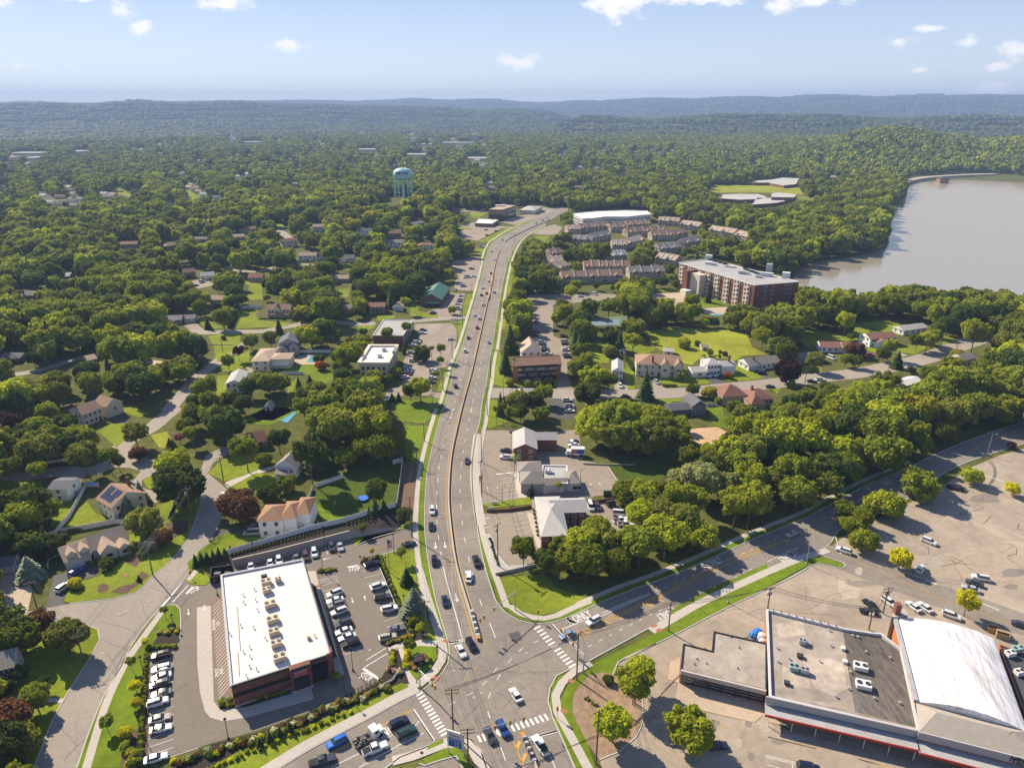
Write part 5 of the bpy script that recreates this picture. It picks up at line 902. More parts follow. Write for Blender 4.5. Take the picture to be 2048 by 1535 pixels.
m = MB(); a_ = G(*E(1815,1358),5.9) - o3; b_ = G(*E(1985,1340),6.0) - o3; c_ = G(*E(1945,1240),7.9) - o3; e_ = (back1 - o3); m.add([a_, b_, c_, (a_ + b_ + c_) / 3 - Vector((0,-1,1.5))], [(0,1,2),(1,0,3),(2,1,3),(0,2,3)]); m.build('roof_peak',s_cream, rt)
for s_, z_, sz in (('Jeffrey', 5.15,1.3),('A SALON', 4.3,.75)):
    c = G(*E(1990,1420),z_); u_ = (c - f0).dot(dd); c = f0 + dd * u_ + nn2 * .36; tx = text_mesh('sign_lettering',s_, sz, trim_black, rt, .05,bold=True); tx.location = (c.x - og[0],c.y - og[1],z_); tx.rotation_euler = (R(90),0,math.atan2(dd.y, dd.x))
clr(T(E, (1010,325),(1400,315),(1800,480),(2100,900),(2100,1600),(1200,1300),(1000,480)))
m = MB(); a_ = G(*E(1000,320),8); b_ = G(*E(1115,330),8); m.prism([(p.x - og[0],p.y - og[1]) for p in (G(*E(985,330),7.5),G(*E(1005,250),7.5),G(*E(1105,270),7.5),G(*E(1115,325),7.5))], 0,7.5); m.build('stage_house',pm('stage_wall', (.42,.36,.31),.9,.1),rt)
p = G(*E(1022,300),7.5); m = MB(); m.box(p.x - og[0] - .7,p.x - og[0] + .7,p.y - og[1] - .7,p.y - og[1] + .7,6,10.5); m.build('chimney',brick, rt)
FOOT.append([(p.x, p.y) for p in (TLp, BLp, BRp, TRp)]); LAND.append((og[0],og[1],'the theatre'))
rt, w, og, rf = flat('low dark tarred roof annex at the right edge beside the theatre',T(E, (1840,545),(2100,640),(2400,1350),(2120,1280)),4.6,brick_or, pm('roof_tar2', (.07,.07,.075),.9,.2,1,big=.15),name='annex',cat='shop',par=.4,land='the dark annex')
for x, y, l_ in ((1925,640,2.2),(1995,790,1.8),(1985,605,3.0)): unit(rt, og, E(x, y),4.3,l_, 1.5,1.3,.2,trim_white if x != 1985 else MATS['unit_teal'])
# --- middle offices
rt, w, d, wv = house('brick office with a pale gable roof and a wing behind',HQ(905,385),HQ(1088,385),15,5.4,2.2,'gablef',brick, r_light, 2,2,3,door=None, name='office',cat='office',land='the brick gabled office',wings=((9.0,17.5,8.5,15,5.2,1.8,'gable'),))
rt, w, og, rf = flat('grey clinic with dark shingle edges around a sunken flat roof',T(HQ, (1130,640),(1335,660),(1330,520),(1140,515)),4.0,s_grey, roof_grey, name='clinic',cat='clinic',par=.5,parw=.5,par_m=s_lt, land='the grey clinic')
def lroof(A_, B_, dep, h, rh, kind, wm_=None, rm_=None):
    a, w_, rot = setup(A_, B_, h); dep = abs(local(a, rot, G(dep[0],dep[1],h))[1]) if isinstance(dep, tuple) else dep; lx, ly = a.x - og[0],a.y - og[1]
    for nm, fn in (('wall',lambda k: k.box(0,w_, 0,dep, -.2,h)),('roof',lambda k: roof_mb(k, 0,w_, 0,dep, h, rh, kind))):
        k = MB(); fn(k); o = k.build(nm, [wm_ or s_lt] if nm == 'wall' else [rm_ or r_grey, wm_ or s_lt],rt, loc=(lx, ly, .001)); o.rotation_euler.z = rot
    ws = [(a.x + x * math.cos(rot) - y * math.sin(rot),a.y + x * math.sin(rot) + y * math.cos(rot)) for x, y in ((0,0),(w_, 0),(w_, dep),(0,dep))]; FOOT.append(ws); q = [PX(x, y, h) for x, y in ws]; clr([(float(u),float(v)) for u, v in q]); q = [PX(ws[0][0],ws[0][1],h),PX(ws[1][0],ws[1][1],h),PX(ws[1][0],ws[1][1], .5),PX(ws[0][0],ws[0][1], .5)]; clr([(float(u),float(v)) for u, v in q])
    return a, w_, rot
a, w_, rot = lroof(HQ(965,660),HQ(1135,660),8.5,4.2,2.4,'hip',s_grey); lroof(HQ(948,570),HQ(1130,565),HQ(1130,485),4.2,1.8,'hip'); a2,w2,r2_ = lroof(HQ(1135,670),HQ(1335,665),4.5,3.6,1.2,'gable'); a3,w3,r3_ = lroof(HQ(1335,660),HQ(1432,655),9,3.6,1.8,'hip')
for (aa, x_, wdt, hh_, nm, gl) in ((a2,2.2,1.1,2.1,'door',trim_white),(a2,6.6,1.1,2.1,'door',trim_white),(a3,3.6,3.2,1.3,'window',None),(a, 8.8,1.0,2.1,'door',trim_white),(a, 3.0,.9,1.2,'window',None)):
    rr__ = rot if aa is a else (r2_ if aa is a2 else r3_); o = win(rt, aa.x - og[0] + x_ * math.cos(rr__) + .02 * math.sin(rr__),aa.y - og[1] + x_ * math.sin(rr__) - .02,hh_ / 2 + (.05 if nm == 'door' else .9),wdt, hh_, 0,None, gl, nm); o.rotation_euler.z = rr__
unit(rt, og, HQ(1180,575),3.6,2.4,1.5,1.3,rot, trim_white); m = MB(); m.box(0,0.01,0,.01,0,.01)
rt, w, d, wv = house('red brick office with a long worn grey hip roof',HQ(1130,1078),HQ(1335,1072),HQ(1205,770),5.6,2.4,'hip',brick, r_light, 2,3,6,door=.12,name='office',cat='office',land='the red brick hip roofed office')
dd_, ww_ = d, w; o = MB(); o.box(w - .5,w + 8.0,d - 9.5,d - 1.0,-.2,5.4); o.build('wall',brick, rt); o = MB(); roof_mb(o, w - 3.5,w + 8.0,d - 9.5,d - 1.0,5.4,2.1,'gable', .4); o.build('roof', [r_light, brick],rt)
for i in range(3): win(rt, w + 1.5 + i * 2.5,d - 9.52,4.0,1.0,1.2,0); win(rt, w + 1.5 + i * 2.5,d - 9.52,1.4,1.0,1.2,0)
q = [wv(w, d - 9.5),wv(w + 8,d - 9.5),wv(w + 8,d),wv(w, d)]; FOOT.append(q); qq = [PX(x, y, 5.5) for x, y in q]; clr([(float(u),float(v)) for u, v in qq])
rt, w, og, rf = flat('cream stucco building with a stained white roof and sloping brown edges',T(M, (348,885),(643,888),(738,712),(458,712)),9.0,s_beige, roof_soil, name='bank',cat='building',par=1.0,parw=1.6,par_m=s_cream, land='the cream stucco building')
for x, y in ((605,775),(560,840)): unit(rt, og, M(x, y),8.1,2.4,1.8,1.4,.2,metal_g)
p, q = w[0],w[1]
for i in range(5):
    for z_ in (2.2,5.4): o = band(rt, og, p, q, .08 + i * .18,.17 + i * .18,z_ - .9,z_ + .9,.08,glassm, 'window')
p, q = w[1],w[2]
for i in range(7):
    for z_ in (2.2,5.2): band(rt, og, p, q, .06 + i * .13,.12 + i * .13,z_ - .9,z_ + 1.0,.08,glassm, 'window')
band(rt, og, p, q, .45,.8,7.5,9.6,1.6,s_beige, 'front_gable'); band(rt, og, p, q, .46,.79,9.6,10.2,2.0,r_grey, 'gable_roof')
rt, w, og, rf = flat('square brick building with a flat grey roof and white edges',T(M, (490,612),(795,615),(900,455),(600,455)),6.4,brick_br, roof_grey, name='building',cat='building',par=.5,par_m=trim_white, land='the square brick building')
p, q = w[1],w[2]; band(rt, og, p, q, .05,.95,.6,5.2,.1,glassm, 'glass_front'); 
for i in range(6): band(rt, og, p, q, .05 + i * .175,.075 + i * .175,0,5.8,.3,trim_white, 'pier')
rt, w, d, wv = house('shop with a green metal gable roof over red brown brick',M(968,245),M(1190,250),M(1240,128),4.6,4.2,'gablef',brick_br, copper_g, 1,0,3,door=None, name='shop',cat='shop',land='the green roofed shop')
m = MB(); roof_mb(m, w * .30,w * .95,-3.0,1,3.0,1.3,'hip', .3); m.build('porch_roof', [copper_g, trim_white],rt); m = MB(); m.box(w * .34,w * .92,-.15,0,.2,2.6); m.build('shop_window',glassm, rt)
for k in (.34,.6,.9): m = MB(); m.box(w * k - .3,w * k + .3,-2.8,-2.3,0,3.0); m.build('porch_pier',brick_br, rt)
m = MB(); m.box(w * .36,w * .9,-3.1,-3.0,2.5,3.0); m.build('fascia_sign',trim_white, rt)
# three storey brown office with window bands
rt, w, og, rf = flat('three storey office with a flat brown roof and long dark window bands',T(NN, (388,930),(878,905),(868,818),(395,832)),9.0,brick_or, pm('roof_brown', (.13,.075,.055),.95,.1,1),name='office_block',cat='office',par=.3,parw=.8,par_m=pm('roof_brown', (.13,.075,.055)),land='the brown office block')
p, q = w[0],w[1]
for k, z_ in enumerate((.5,3.3,6.1)):
    band(rt, og, p, q, .1,.92,z_ + 1.7,z_ + 2.5,.5,trim_black, 'balcony_band')
    for i in range(10): band(rt, og, p, q, .105 + i * .081,.175 + i * .081,z_ + .1,z_ + 1.6,.15,glass_lt if (i + k) % 3 else glassm, 'window')
# apartment block by the lake
rt, w, og, rf = flat('long six storey brick apartment block with beige balconies',T(Q, (298,330),(600,292),(1525,525),(1075,560)),18.5,brick, roof_grey, name='apartment_block',cat='apartments',par=.5,parw=.5,par_m=trim_white, land='the apartment block')
p, q = w[0],w[3]
for i in range(8):
    u0 = .015 + i * .123; band(rt, og, p, q, u0,u0 + .075,0,18.2,.25,s_beige, 'facade_bay')
    for s_ in range(6): o = band(rt, og, p + (q - p).normalized().cross(Vector((0,0,1))) * .25,q + (q - p).normalized().cross(Vector((0,0,1))) * .25,u0 + .012,u0 + .030,s_ * 3.05 + .9,s_ * 3.05 + 2.3,.06,glassm, 'window'); o = band(rt, og, p + (q - p).normalized().cross(Vector((0,0,1))) * .25,q + (q - p).normalized().cross(Vector((0,0,1))) * .25,u0 + .042,u0 + .068,s_ * 3.05 + .1,s_ * 3.05 + 1.1,.9,s_beige, 'balcony'); band(rt, og, p + (q - p).normalized().cross(Vector((0,0,1))) * .25,q + (q - p).normalized().cross(Vector((0,0,1))) * .25,u0 + .044,u0 + .066,s_ * 3.05 + 1.1,s_ * 3.05 + 2.5,.06,glassm, 'balcony_opening')
p, q = w[3],w[2]
for u0 in (.22,.38,.68,.78):
    for s_ in range(6): band(rt, og, p, q, u0,u0 + .07,s_ * 3.05 + .8,s_ * 3.05 + 2.2,.08,glass_lt, 'window')
pA, pB = w[0].lerp(w[3], .20),w[0].lerp(w[3], .40); nr = (w[3] - w[0]).normalized().cross(Vector((0,0,1))); band(rt, og, w[0],w[3], .21,.27,0,17,9,brick, 'stair_tower'); band(rt, og, w[0],w[3], .27,.40,0,15.6,6,s_beige, 'entrance_wing'); band(rt, og, w[0],w[3], .25,.33,0,3.5,13,roof_white, 'entrance_canopy')
for x, y, l_, w2_, h_ in ((600,300,5,4,3.5),(1215,430,4,4,6),(1190,470,9,3,2.5),(1390,490,5,4,4),(600,350,5,2.5,1.8),(650,358,4,3,1.5),(935,445,4,3,2),(985,450,4,2.5,1.4),(1110,485,4,2.5,1.6),(820,380,8,2,1.2)): unit(rt, og, Q(x, y),18.1,l_, w2_, h_, -.5,s_lt if l_ != 4 else metal_g, 'roof_plant',False)
rg = random.Random(8)
for (x0,y0,x1,y1,n_) in ((600,300,800,360,24),(960,400,1150,465,22)):
    for i in range(n_): k = i / n_; p = G(*Q(x0 + (x1 - x0) * k, y0 + (y1 - y0) * k + rg.uniform(-4,4)),18.1); m = MB(); m.box(p.x - og[0] - .6,p.x - og[0] + .6,p.y - og[1] - .6,p.y - og[1] + .6,18,19.3); m.build('condenser',metal_d, rt)

# long white building, black office, retail, station hut, school
rt, w, og, rf = flat('long white flat roofed building behind the townhouses',T(RR, (755,235),(980,215),(1270,205),(1500,210),(1548,245),(1300,270),(1080,270),(960,285),(850,290),(755,250)),9.5,s_lt, roof_white, name='care_home',cat='building',par=.6,par_m=trim_white, land='the long white building')
for (a_, b_) in ((9,8),(8,7),(6,5),(5,4)):
    p, q = w[a_],w[b_]
    for i in range(9):
        for z_ in (1.2,4.6): band(rt, og, p, q, .05 + i * .105,.10 + i * .105,z_, z_ + 1.9,.1,glassm, 'window')
rt, w, og, rf = flat('dark glass office with a rusty flat roof and a corner mast',T(S, (1418,606),(1560,608),(1698,566),(1560,556)),13,glassm, r_tan, name='glass_office',cat='office',par=.3,par_m=s_tan, land='the dark glass office')
p, q = w[1],w[2]; band(rt, og, p, q, .3,1,4,5.5,1.5,s_beige, 'balcony_band'); band(rt, og, p, q, .3,1,8.5,9.5,1.2,s_beige, 'balcony_band'); unit(rt, og, S(1540,575),12.7,12,5,1.6,.1,trim_white, 'roof_plant',False)
rt, w, og, rf = flat('small diner like shop with a white flat roof and red sign',T(S, (1278,745),(1450,752),(1520,712),(1320,700)),4.2,s_brown, roof_white, name='shop',cat='shop',par=.5,par_m=trim_white, land='the small white roofed shop'); band(rt, og, w[0],w[1], .7,.95,1.5,3.5,.3,trim_red, 'shop_sign')
house('pale bank with a grey hip roof and a flag in front',S(1738,612),S(1888,618),S(1915,575),5,3.0,'hip',s_cream, r_light, 1,4,2,name='bank',cat='bank',land='the bank at the far bend')
rt, w, og, rf = flat('low brick school with white flat roofs beyond the sports field',T(WT, (598,262),(720,262),(840,285),(935,275),(960,228),(830,222),(740,238),(600,248)),5,brick, r_light, name='school',cat='school',par=.4,par_m=trim_white, land='the far school')
for pts, h_, lb in ((((330,390),(480,400),(640,395),(700,380),(620,355),(480,352),(350,358)),5,'wide low school wing with white roofs left of the gym'),(((585,440),(780,425),(850,410),(740,385),(620,385)),5,'white roofed school wing nearest the trees'),(((740,378),(920,382),(942,360),(780,342),(742,350)),9,'tall brick gym block beside the sports field')):
    flat(lb, T(WT, *pts),h_, brick, r_light, name='school',cat='school',par=.4,par_m=trim_white)
# sheds, tank-side items
# townhouse rows
def row(label, A_, B_, n, dep=11,h=6.5,rh=2.8,roof=None, wall=None, kind='gable'):
    roof = roof or r_brown; wall = wall or s_tan
    a, w_, rot = setup(A_, B_, h); root = thing('townhouse_row',label, 'townhouses', (a.x, a.y, 0),rot, 'townhouse rows between the avenue and the lake')
    m = MB(); m.box(0,w_, 0,dep, -.3,h); m.build('wall',wall, root); m = MB(); roof_mb(m, 0,w_, 0,dep, h, rh, 'gable', .4); ro = m.build('roof', [roof, wall],root); m = MB()
    for i in range(1,n):
        x = w_ * i / n; sl = rh / (dep / 2)
        for s_ in (0,1):
            y0,y1,za, zb = (-.5,dep / 2,h - .1,h + rh + .35) if s_ == 0 else (dep / 2,dep + .5,h + rh + .35,h - .1); m.add([(x - .3,y0,za),(x + .3,y0,za),(x + .3,y1,zb),(x - .3,y1,zb),(x - .3,y0,za + .45),(x + .3,y0,za + .45),(x + .3,y1,zb + .1),(x - .3,y1,zb + .1)], [(0,1,5,4),(1,2,6,5),(2,3,7,6),(3,0,4,7),(4,5,6,7)])
    if n > 1: m.build('party_wall',s_lt, root)
    for i in range(n):
        x0 = w_ * i / n
        if i % 2 == 0: g = MB(); roof_mb(g, x0 + w_ / n * .2,x0 + w_ / n * .75,-1.0,dep * .4,h - .2,1.8,'gablef', .25); g.build('front_gable', [roof, wall],root); g = MB(); g.box(x0 + w_ / n * .2,x0 + w_ / n * .75,-1.0,0,0,h - .2); g.build('bay',wall, root)
        for z_ in (1.6,4.6): win(root, x0 + w_ / n * .47,-1.02 if i % 2 == 0 else -.01,z_, w_ / n * .32,1.5)
    win(root, w_ + .01,dep * .3,4.5,1.2,1.5,1); win(root, w_ + .01,dep * .7,4.5,1.2,1.5,1); win(root, -.01,dep * .5,4.5,1.2,1.5,3)
    ws = [(a.x + x * math.cos(rot) - y * math.sin(rot),a.y + x * math.sin(rot) + y * math.cos(rot)) for x, y in ((0,0),(w_, 0),(w_, dep),(0,dep))]; FOOT.append(ws)
    q = [PX(x, y, h + rh * .5) for x, y in ws]; clr([(float(u),float(v)) for u, v in q]); q = [PX(*ws[0],h),PX(*ws[1],h),PX(*ws[1],h * .4),PX(*ws[0],h * .4)]; clr([(float(u),float(v)) for u, v in q]); LAND.append(((ws[0][0] + ws[2][0]) / 2,(ws[0][1] + ws[2][1]) / 2,'the ' + label.split(' row')[0] + ' row'))
TH = [('front dark brown townhouse row directly behind the hedge of conifers',RR(640,890),RR(1260,870),5,r_brown),('townhouse row with white bay gables facing the hedge',RR(865,780),RR(1335,775),6,r_brown),('grey roofed townhouse row left of the apartment block',RR(1330,840),RR(1690,830),3,r_grey),
      ('pale stepped townhouse row nearest the avenue',RR(600,800),RR(712,760),2,r_tan),('brown stepped row above the pale stepped row',RR(520,650),RR(640,640),2,r_brown),('pale ridge row climbing beside the inner trees',RR(515,735),RR(700,720),4,r_tan),
      ('long grey roofed row of ten townhouses seen end on',RR(740,500),RR(940,510),3,r_grey),('grey roofed upper row beyond the long grey one',RR(940,490),RR(1140,450),5,r_grey),('light grey short row beside the orange tree',RR(1150,670),RR(1300,660),4,r_light),('tan and brown row above the light grey short row',RR(1150,560),RR(1300,560),3,r_tan),('tan gabled row right of the light grey row',RR(1300,545),RR(1490,500),3,r_tan),
      ('left brown row below the long white building',RR(700,400),RR(830,395),2,r_tan),('brown row under the long white building',RR(830,385),RR(1125,360),5,r_brown),('brown row with pale end gables beyond the brown row',RR(1140,380),RR(1300,370),3,r_brown),('middle dark brown row right of the pale gables',RR(1310,355),RR(1550,340),5,r_brown),('wide dark brown row in the middle of the estate',RR(1310,430),RR(1720,400),5,r_brown),('lower brown row above the grey pair',RR(1560,465),RR(1800,455),3,r_brown),('right brown row ending near the lake wood',RR(1800,450),RR(1930,430),2,r_brown),
      ('grey roofed pair left of the lake wood',RR(1640,600),RR(1870,580),4,r_grey),('right grey roofed row nearest the lake wood',RR(1900,540),RR(2060,510),3,r_grey),('tan gabled row next to the apartment block',RR(1590,690),RR(1790,720),4,r_tan),('far tan row at the upper right of the estate',RR(1620,310),RR(1830,320),4,r_tan),('farthest tan row beside the big wood',RR(1840,345),RR(2030,370),4,r_tan),('last tan row at the right end of the estate',WT(230,640),WT(430,670),4,r_tan),('small tan row touching the lake wood',WT(440,680),WT(540,700),2,r_tan)]
for lb, a_, b_, n_, rf_ in TH: row(lb, a_, b_, n_, 12 if rf_ is not r_tan else 14,5.6,3.6,rf_)
# ---------------------------------------------------------------- vehicles
PAINT = {'white': (.72,.71,.69),'silver': (.42,.42,.42),'grey': (.16,.165,.17),'dark grey': (.055,.058,.065),'black': (.012,.012,.014),'blue': (.02,.07,.25),'light blue': (.22,.30,.38),'bright blue': (.02,.14,.50),'red': (.35,.03,.04),'beige': (.45,.40,.32),'brown': (.09,.045,.03),'dark green': (.02,.06,.05),'navy': (.012,.02,.05)}
under = pm('underbody', (.02,.02,.02),.8,0)
def loft(mb, secs, m):
    """secs: list of (x, [(y,z)...]) rings of equal size"""
    n = len(secs[0][1]); vs = [(x, y, z) for x, r in secs for y, z in r]; fs = []
    for k in range(len(secs) - 1):
        for i in range(n): fs.append((k * n + i, k * n + (i + 1) % n, (k + 1) * n + (i + 1) % n, (k + 1) * n + i))
    fs += [tuple(reversed(range(n))),tuple((len(secs) - 1) * n + i for i in range(n))]; mb.add(vs, fs, m)
def ring(w, z0,z1,r=.12): return [(-w * .93,z0),(w * .93,z0),(w, z0 + r),(w, z1 - r * 1.2),(w * .90,z1),(-w * .90,z1),(-w, z1 - r * 1.2),(-w, z0 + r)]
CARDEF = {  # length, half width, belt, roof, bonnet z, cabin x-stations (front bottom, front top, rear top, rear bottom),tail z
    'sedan': (4.7,.92,.92,1.42,.86,(.95,.25,-1.05,-1.75),.93),'suv': (4.75,.96,1.08,1.70,1.04,(1.10,.50,-1.85,-2.15),1.08),'pickup': (5.7,1.0,1.12,1.85,1.10,(1.05,.5,-.75,-.95),1.10),'van': (5.3,1.0,1.2,2.15,1.15,(1.75,1.0,-2.45,-2.6),1.2)}
PROTO = {}
def car_proto(kind, full):
    k = (kind, full)
    if k in PROTO: return PROTO[k]
    L_, w, belt, roof, bz, (cf, ct, rt_, rb_),tz = CARDEF[kind]; h = L_ / 2; b = MB()
    loft(b, [(-h, ring(w * .86,.38,tz * .80)),(-h + .12,ring(w * .95,.30,tz * .96)),(rb_, ring(w, .25,belt)),(0,ring(w, .24,belt)),(cf, ring(w, .25,belt * .99)),(h - .35,ring(w * .97,.27,bz * .94)),(h - .06,ring(w * .88,.32,bz * .80)),(h, ring(w * .80,.38,bz * .66))], 0)
    loft(b, [(rt_ - .02, [(-w * .70,roof - .05),(w * .70,roof - .05),(w * .66,roof + .015),(-w * .66,roof + .015)]),((ct + rt_) / 2, [(-w * .74,roof - .05),(w * .74,roof - .05),(w * .68,roof + .04),(-w * .68,roof + .04)]),(ct + .02, [(-w * .70,roof - .05),(w * .70,roof - .05),(w * .66,roof + .0),(-w * .66,roof + .0)])], 0)
    if kind == 'pickup':
        b.box(-h + .12,rb_ - .05,-w * .80,w * .80,belt - .45,belt + .004,2)
    if kind != 'pickup' and kind != 'sedan':
        for s in (-1,1): b.box(rt_ + .1,ct - .1,s * w * .60 - .03,s * w * .60 + .03,roof, roof + .07,2)
    for s in (-1,1): b.box(cf - .25,cf - .05,s * (w + .02) - .10 * (s < 0),s * (w + .02) + .10 * (s > 0),belt - .02,belt + .16,0)
    g = MB(); loft(g, [(rb_, [(-w * .88,belt - .03),(w * .88,belt - .03),(w * .86,belt + .02),(-w * .86,belt + .02)]),(rt_, [(-w * .90,belt - .03),(w * .90,belt - .03),(w * .70,roof - .04),(-w * .70,roof - .04)]),(ct, [(-w * .90,belt - .03),(w * .90,belt - .03),(w * .70,roof - .04),(-w * .70,roof - .04)]),(cf, [(-w * .88,belt - .03),(w * .88,belt - .03),(w * .86,belt + .01),(-w * .86,belt + .01)])], 0)
    wh = MB(); wh.tube((0,-.11,0),(0,.11,0),.34,.34,14,0); wh.tube((0,-.125,0),(0,.125,0),.21,.21,10,1)
    hl = MB(); hl.box(-.05,.06,-.17,.17,-.06,.06); pos = [(sx * (h * .62),s * (w - .1),.34) for sx in (1,-1) for s in (1,-1)]
    if full:
        d = (b.build('body', [car_paint, glassm, under]).data, g.build('car_glass',glassm).data, wh.build('wheel', [tyre_m, rim_m]).data, hl.build('headlight',lamp_w).data, hl.build('taillight',lamp_r).data)
    else:
        for px_, py_, pz_ in pos: b.tube((px_, py_ - .1,pz_),(px_, py_ + .1,pz_),.34,.34,8,2)
        b.add(g.v, g.f, 1); d = (b.build('car', [car_paint, glassm, under]).data,)
    for o in [o for o in bpy.data.objects if o.data in d]: bpy.data.objects.remove(o)
    PROTO[k] = (d, pos, h, w, bz, tz); return PROTO[k]
CARS = []
def car(p, q, color, kind, place, ordn=None, z=.05):
    """p tail, q nose in photo pixels"""
    a, b = G(p[0],p[1], .7),G(q[0],q[1], .7); c = (a + b) / 2; rot = math.atan2(b.y - a.y, b.x - a.x); near = c.length < 300
    d, pos, h, w, bz, tz = car_proto(kind, near); kn = {'suv': 'suv','sedan': 'car','pickup': 'pickup truck','van': 'van'}[kind]; nm = {'suv': 'parked_suv','sedan': 'car','pickup': 'pickup_truck','van': 'van'}[kind] if 'parked' in place or kind != 'suv' else 'suv'
    cat = {'sedan': 'car','suv': 'car','pickup': 'pickup','van': 'van'}[kind]; grp = 'vehicles ' + place
    if near:
        r = thing(nm, None, cat, (c.x, c.y, z),rot, grp); o = bpy.data.objects.new('body',d[0]); COL.objects.link(o); o.parent = r; o.color = (*PAINT[color], 1); o = bpy.data.objects.new('windows',d[1]); COL.objects.link(o); o.parent = r
        for q_ in pos: o = bpy.data.objects.new('wheel',d[2]); COL.objects.link(o); o.parent = r; o.location = q_
        for s in (-1,1):
            o = bpy.data.objects.new('headlight',d[3]); COL.objects.link(o); o.parent = r; o.location = (h - .10,s * w * .66,bz * .72); o = bpy.data.objects.new('taillight',d[4]); COL.objects.link(o); o.parent = r; o.location = (-h + .03,s * w * .72,tz * .80)
    else:
        r = bpy.data.objects.new(nm, d[0]); COL.objects.link(r); r.location = (c.x, c.y, z); r.rotation_euler.z = rot; r.color = (*PAINT[color], 1); tag(r, None, cat, grp)
    CARS.append((r, color, kn, place)); u, v = PX(c.x, c.y, .8); k = 14 * 200 / max(120,c.length); clr([(u - k, v - k * .7),(u + k, v - k * .7),(u + k, v + k * .7),(u - k, v + k * .7)]); return r
def cars(t, place, lst, rule='from the top'):
    items = []
    for e in lst:
        p, q = t(e[0],e[1]),t(e[2],e[3]); r = car(p, q, e[4],e[5],place); items.append((r, e[4],e[5]))
    for r, c_, k_ in items:
        same = [i for i in items if i[1] == c_ and i[2] == k_]; kn = {'suv': 'suv','sedan': 'car','pickup': 'pickup truck','van': 'van'}[k_]; lab = f'{c_} {kn} {place}'
        if len(same) > 1: lab += f', {ORD[[id(i[0]) for i in same].index(id(r))]} {rule}'
        r['label'] = ' '.join(lab.replace('in the row beside the drugstore wall','beside the drugstore wall').split()[:16])
cars(A, 'parked in the left column of the drugstore lot', [(1370,615,1195,655,'black','suv'),(1368,722,1205,762,'white','suv'),(1365,780,1203,830,'white','sedan'),(1345,848,1195,890,'dark grey','suv'),(1365,915,1197,960,'grey','sedan'),(1175,1035,1337,985,'white','suv'),(1190,1160,1357,1115,'beige','sedan'),(1190,1240,1372,1195,'white','sedan'),(1150,1480,1335,1425,'white','sedan')])
cars(B, 'parked against the block wall behind the drugstore', [(404,290,408,365,'white','sedan'),(556,265,562,335,'white','sedan'),(622,240,636,315,'white','suv'),(765,235,770,285,'grey','sedan'),(835,215,852,275,'brown','suv'),(905,185,918,250,'white','suv'),(1040,135,1058,210,'dark grey','suv'),(1110,140,1125,195,'silver','sedan')],'from the left')
cars(B, 'parked in the row beside the drugstore wall', [(1140,515,1005,565,'white','suv'),(1140,580,1015,610,'white','sedan'),(1155,615,1025,650,'grey','suv'),(1182,660,1038,710,'white','suv'),(1218,755,1070,805,'dark grey','suv'),(1212,818,1078,862,'white','sedan'),(1245,865,1100,912,'white','sedan'),(1275,915,1128,962,'black','suv')])
cars(B, 'parked along the hedge in the drugstore lot', [(1310,325,1425,290,'black','suv'),(1352,505,1490,460,'white','suv'),(1385,580,1522,560,'dark grey','suv'),(1445,675,1577,650,'white','suv'),(1498,835,1632,810,'grey','sedan'),(1425,905,1570,875,'beige','suv'),(1625,155,1705,140,'black','sedan')])
cars(C, 'driving on the avenue near the crossing', [(350,155,370,250,'navy','sedan'),(455,545,520,660,'white','sedan'),(535,490,600,610,'black','suv'),(545,50,560,-20,'white','sedan'),(960,1010,885,890,'white','sedan'),(680,1195,755,1350,'dark grey','sedan'),(780,1150,860,1290,'blue','suv'),(1180,1440,1060,1265,'white','pickup')])
cars(C, 'on the road to the right of the crossing', [(1400,440,1265,500,'light blue','sedan'),(1600,330,1485,390,'white','suv')]); cars(FQ, 'turning out of the shopping lot', [(665,1215,548,1175,'white','suv')]); cars(FQ, 'on the tree shaded road by the wood', [(240,1040,140,1085,'silver','sedan')])
cars(HQ, 'driving on the avenue past the clinic', [(535,455,535,505,'dark grey','sedan'),(255,840,258,915,'white','suv'),(248,965,252,1040,'navy','sedan'),(272,1230,280,1330,'black','suv'),(622,1325,595,1235,'black','pickup'),(558,1445,540,1345,'white','sedan')])
cars(Z, 'waiting in the road at lower left', [(40,990,460,860,'dark grey','pickup'),(750,430,350,640,'bright blue','suv'),(1060,780,1600,560,'white','pickup'),(1640,230,1990,60,'navy','suv'),(1790,420,2150,240,'dark green','suv')])
cars(HQ, 'parked beside the brick gabled office', [(890,400,795,395,'black','sedan'),(880,455,802,450,'white','suv'),(1420,318,1340,335,'grey','sedan'),(1420,352,1350,355,'white','sedan')])
cars(HQ, 'parked behind the red brick office', [(1505,805,1535,885,'white','van'),(1560,815,1590,880,'brown','suv'),(1720,960,1800,945,'white','pickup'),(1720,900,1790,905,'white','van'),(1770,985,1830,985,'white','pickup')])
cars(A, 'parked in the driveway of the grey dormered house', [(450,130,560,55,'white','suv')]); cars(J, 'parked in front of the double garage with dormers', [(545,1405,665,1330,'blue','suv')]); cars(I, 'parked at the bend of the residential road', [(175,740,210,770,'white','sedan')]); cars(J, 'parked on the shaded street at the left edge', [(120,490,180,520,'white','van'),(1080,655,1115,690,'light blue','sedan')])
cars(I, 'parked in the dark drive beside the tall white house', [(480,1050,340,1060,'silver','van'),(470,1000,400,1005,'grey','sedan')])
cars(E, 'parked in the open part of the shopping lot', [(865,265,765,190,'black','sedan'),(925,180,1010,240,'white','suv'),(1215,285,1110,205,'white','sedan'),(1305,290,1200,210,'white','sedan'),(1385,290,1545,345,'white','suv'),(1760,30,1635,5,'white','suv'),(1715,80,1580,35,'dark grey','sedan'),(1690,125,1545,80,'silver','sedan'),(1965,375,2080,410,'dark grey','sedan'),(860,295,745,275,'black','sedan')])
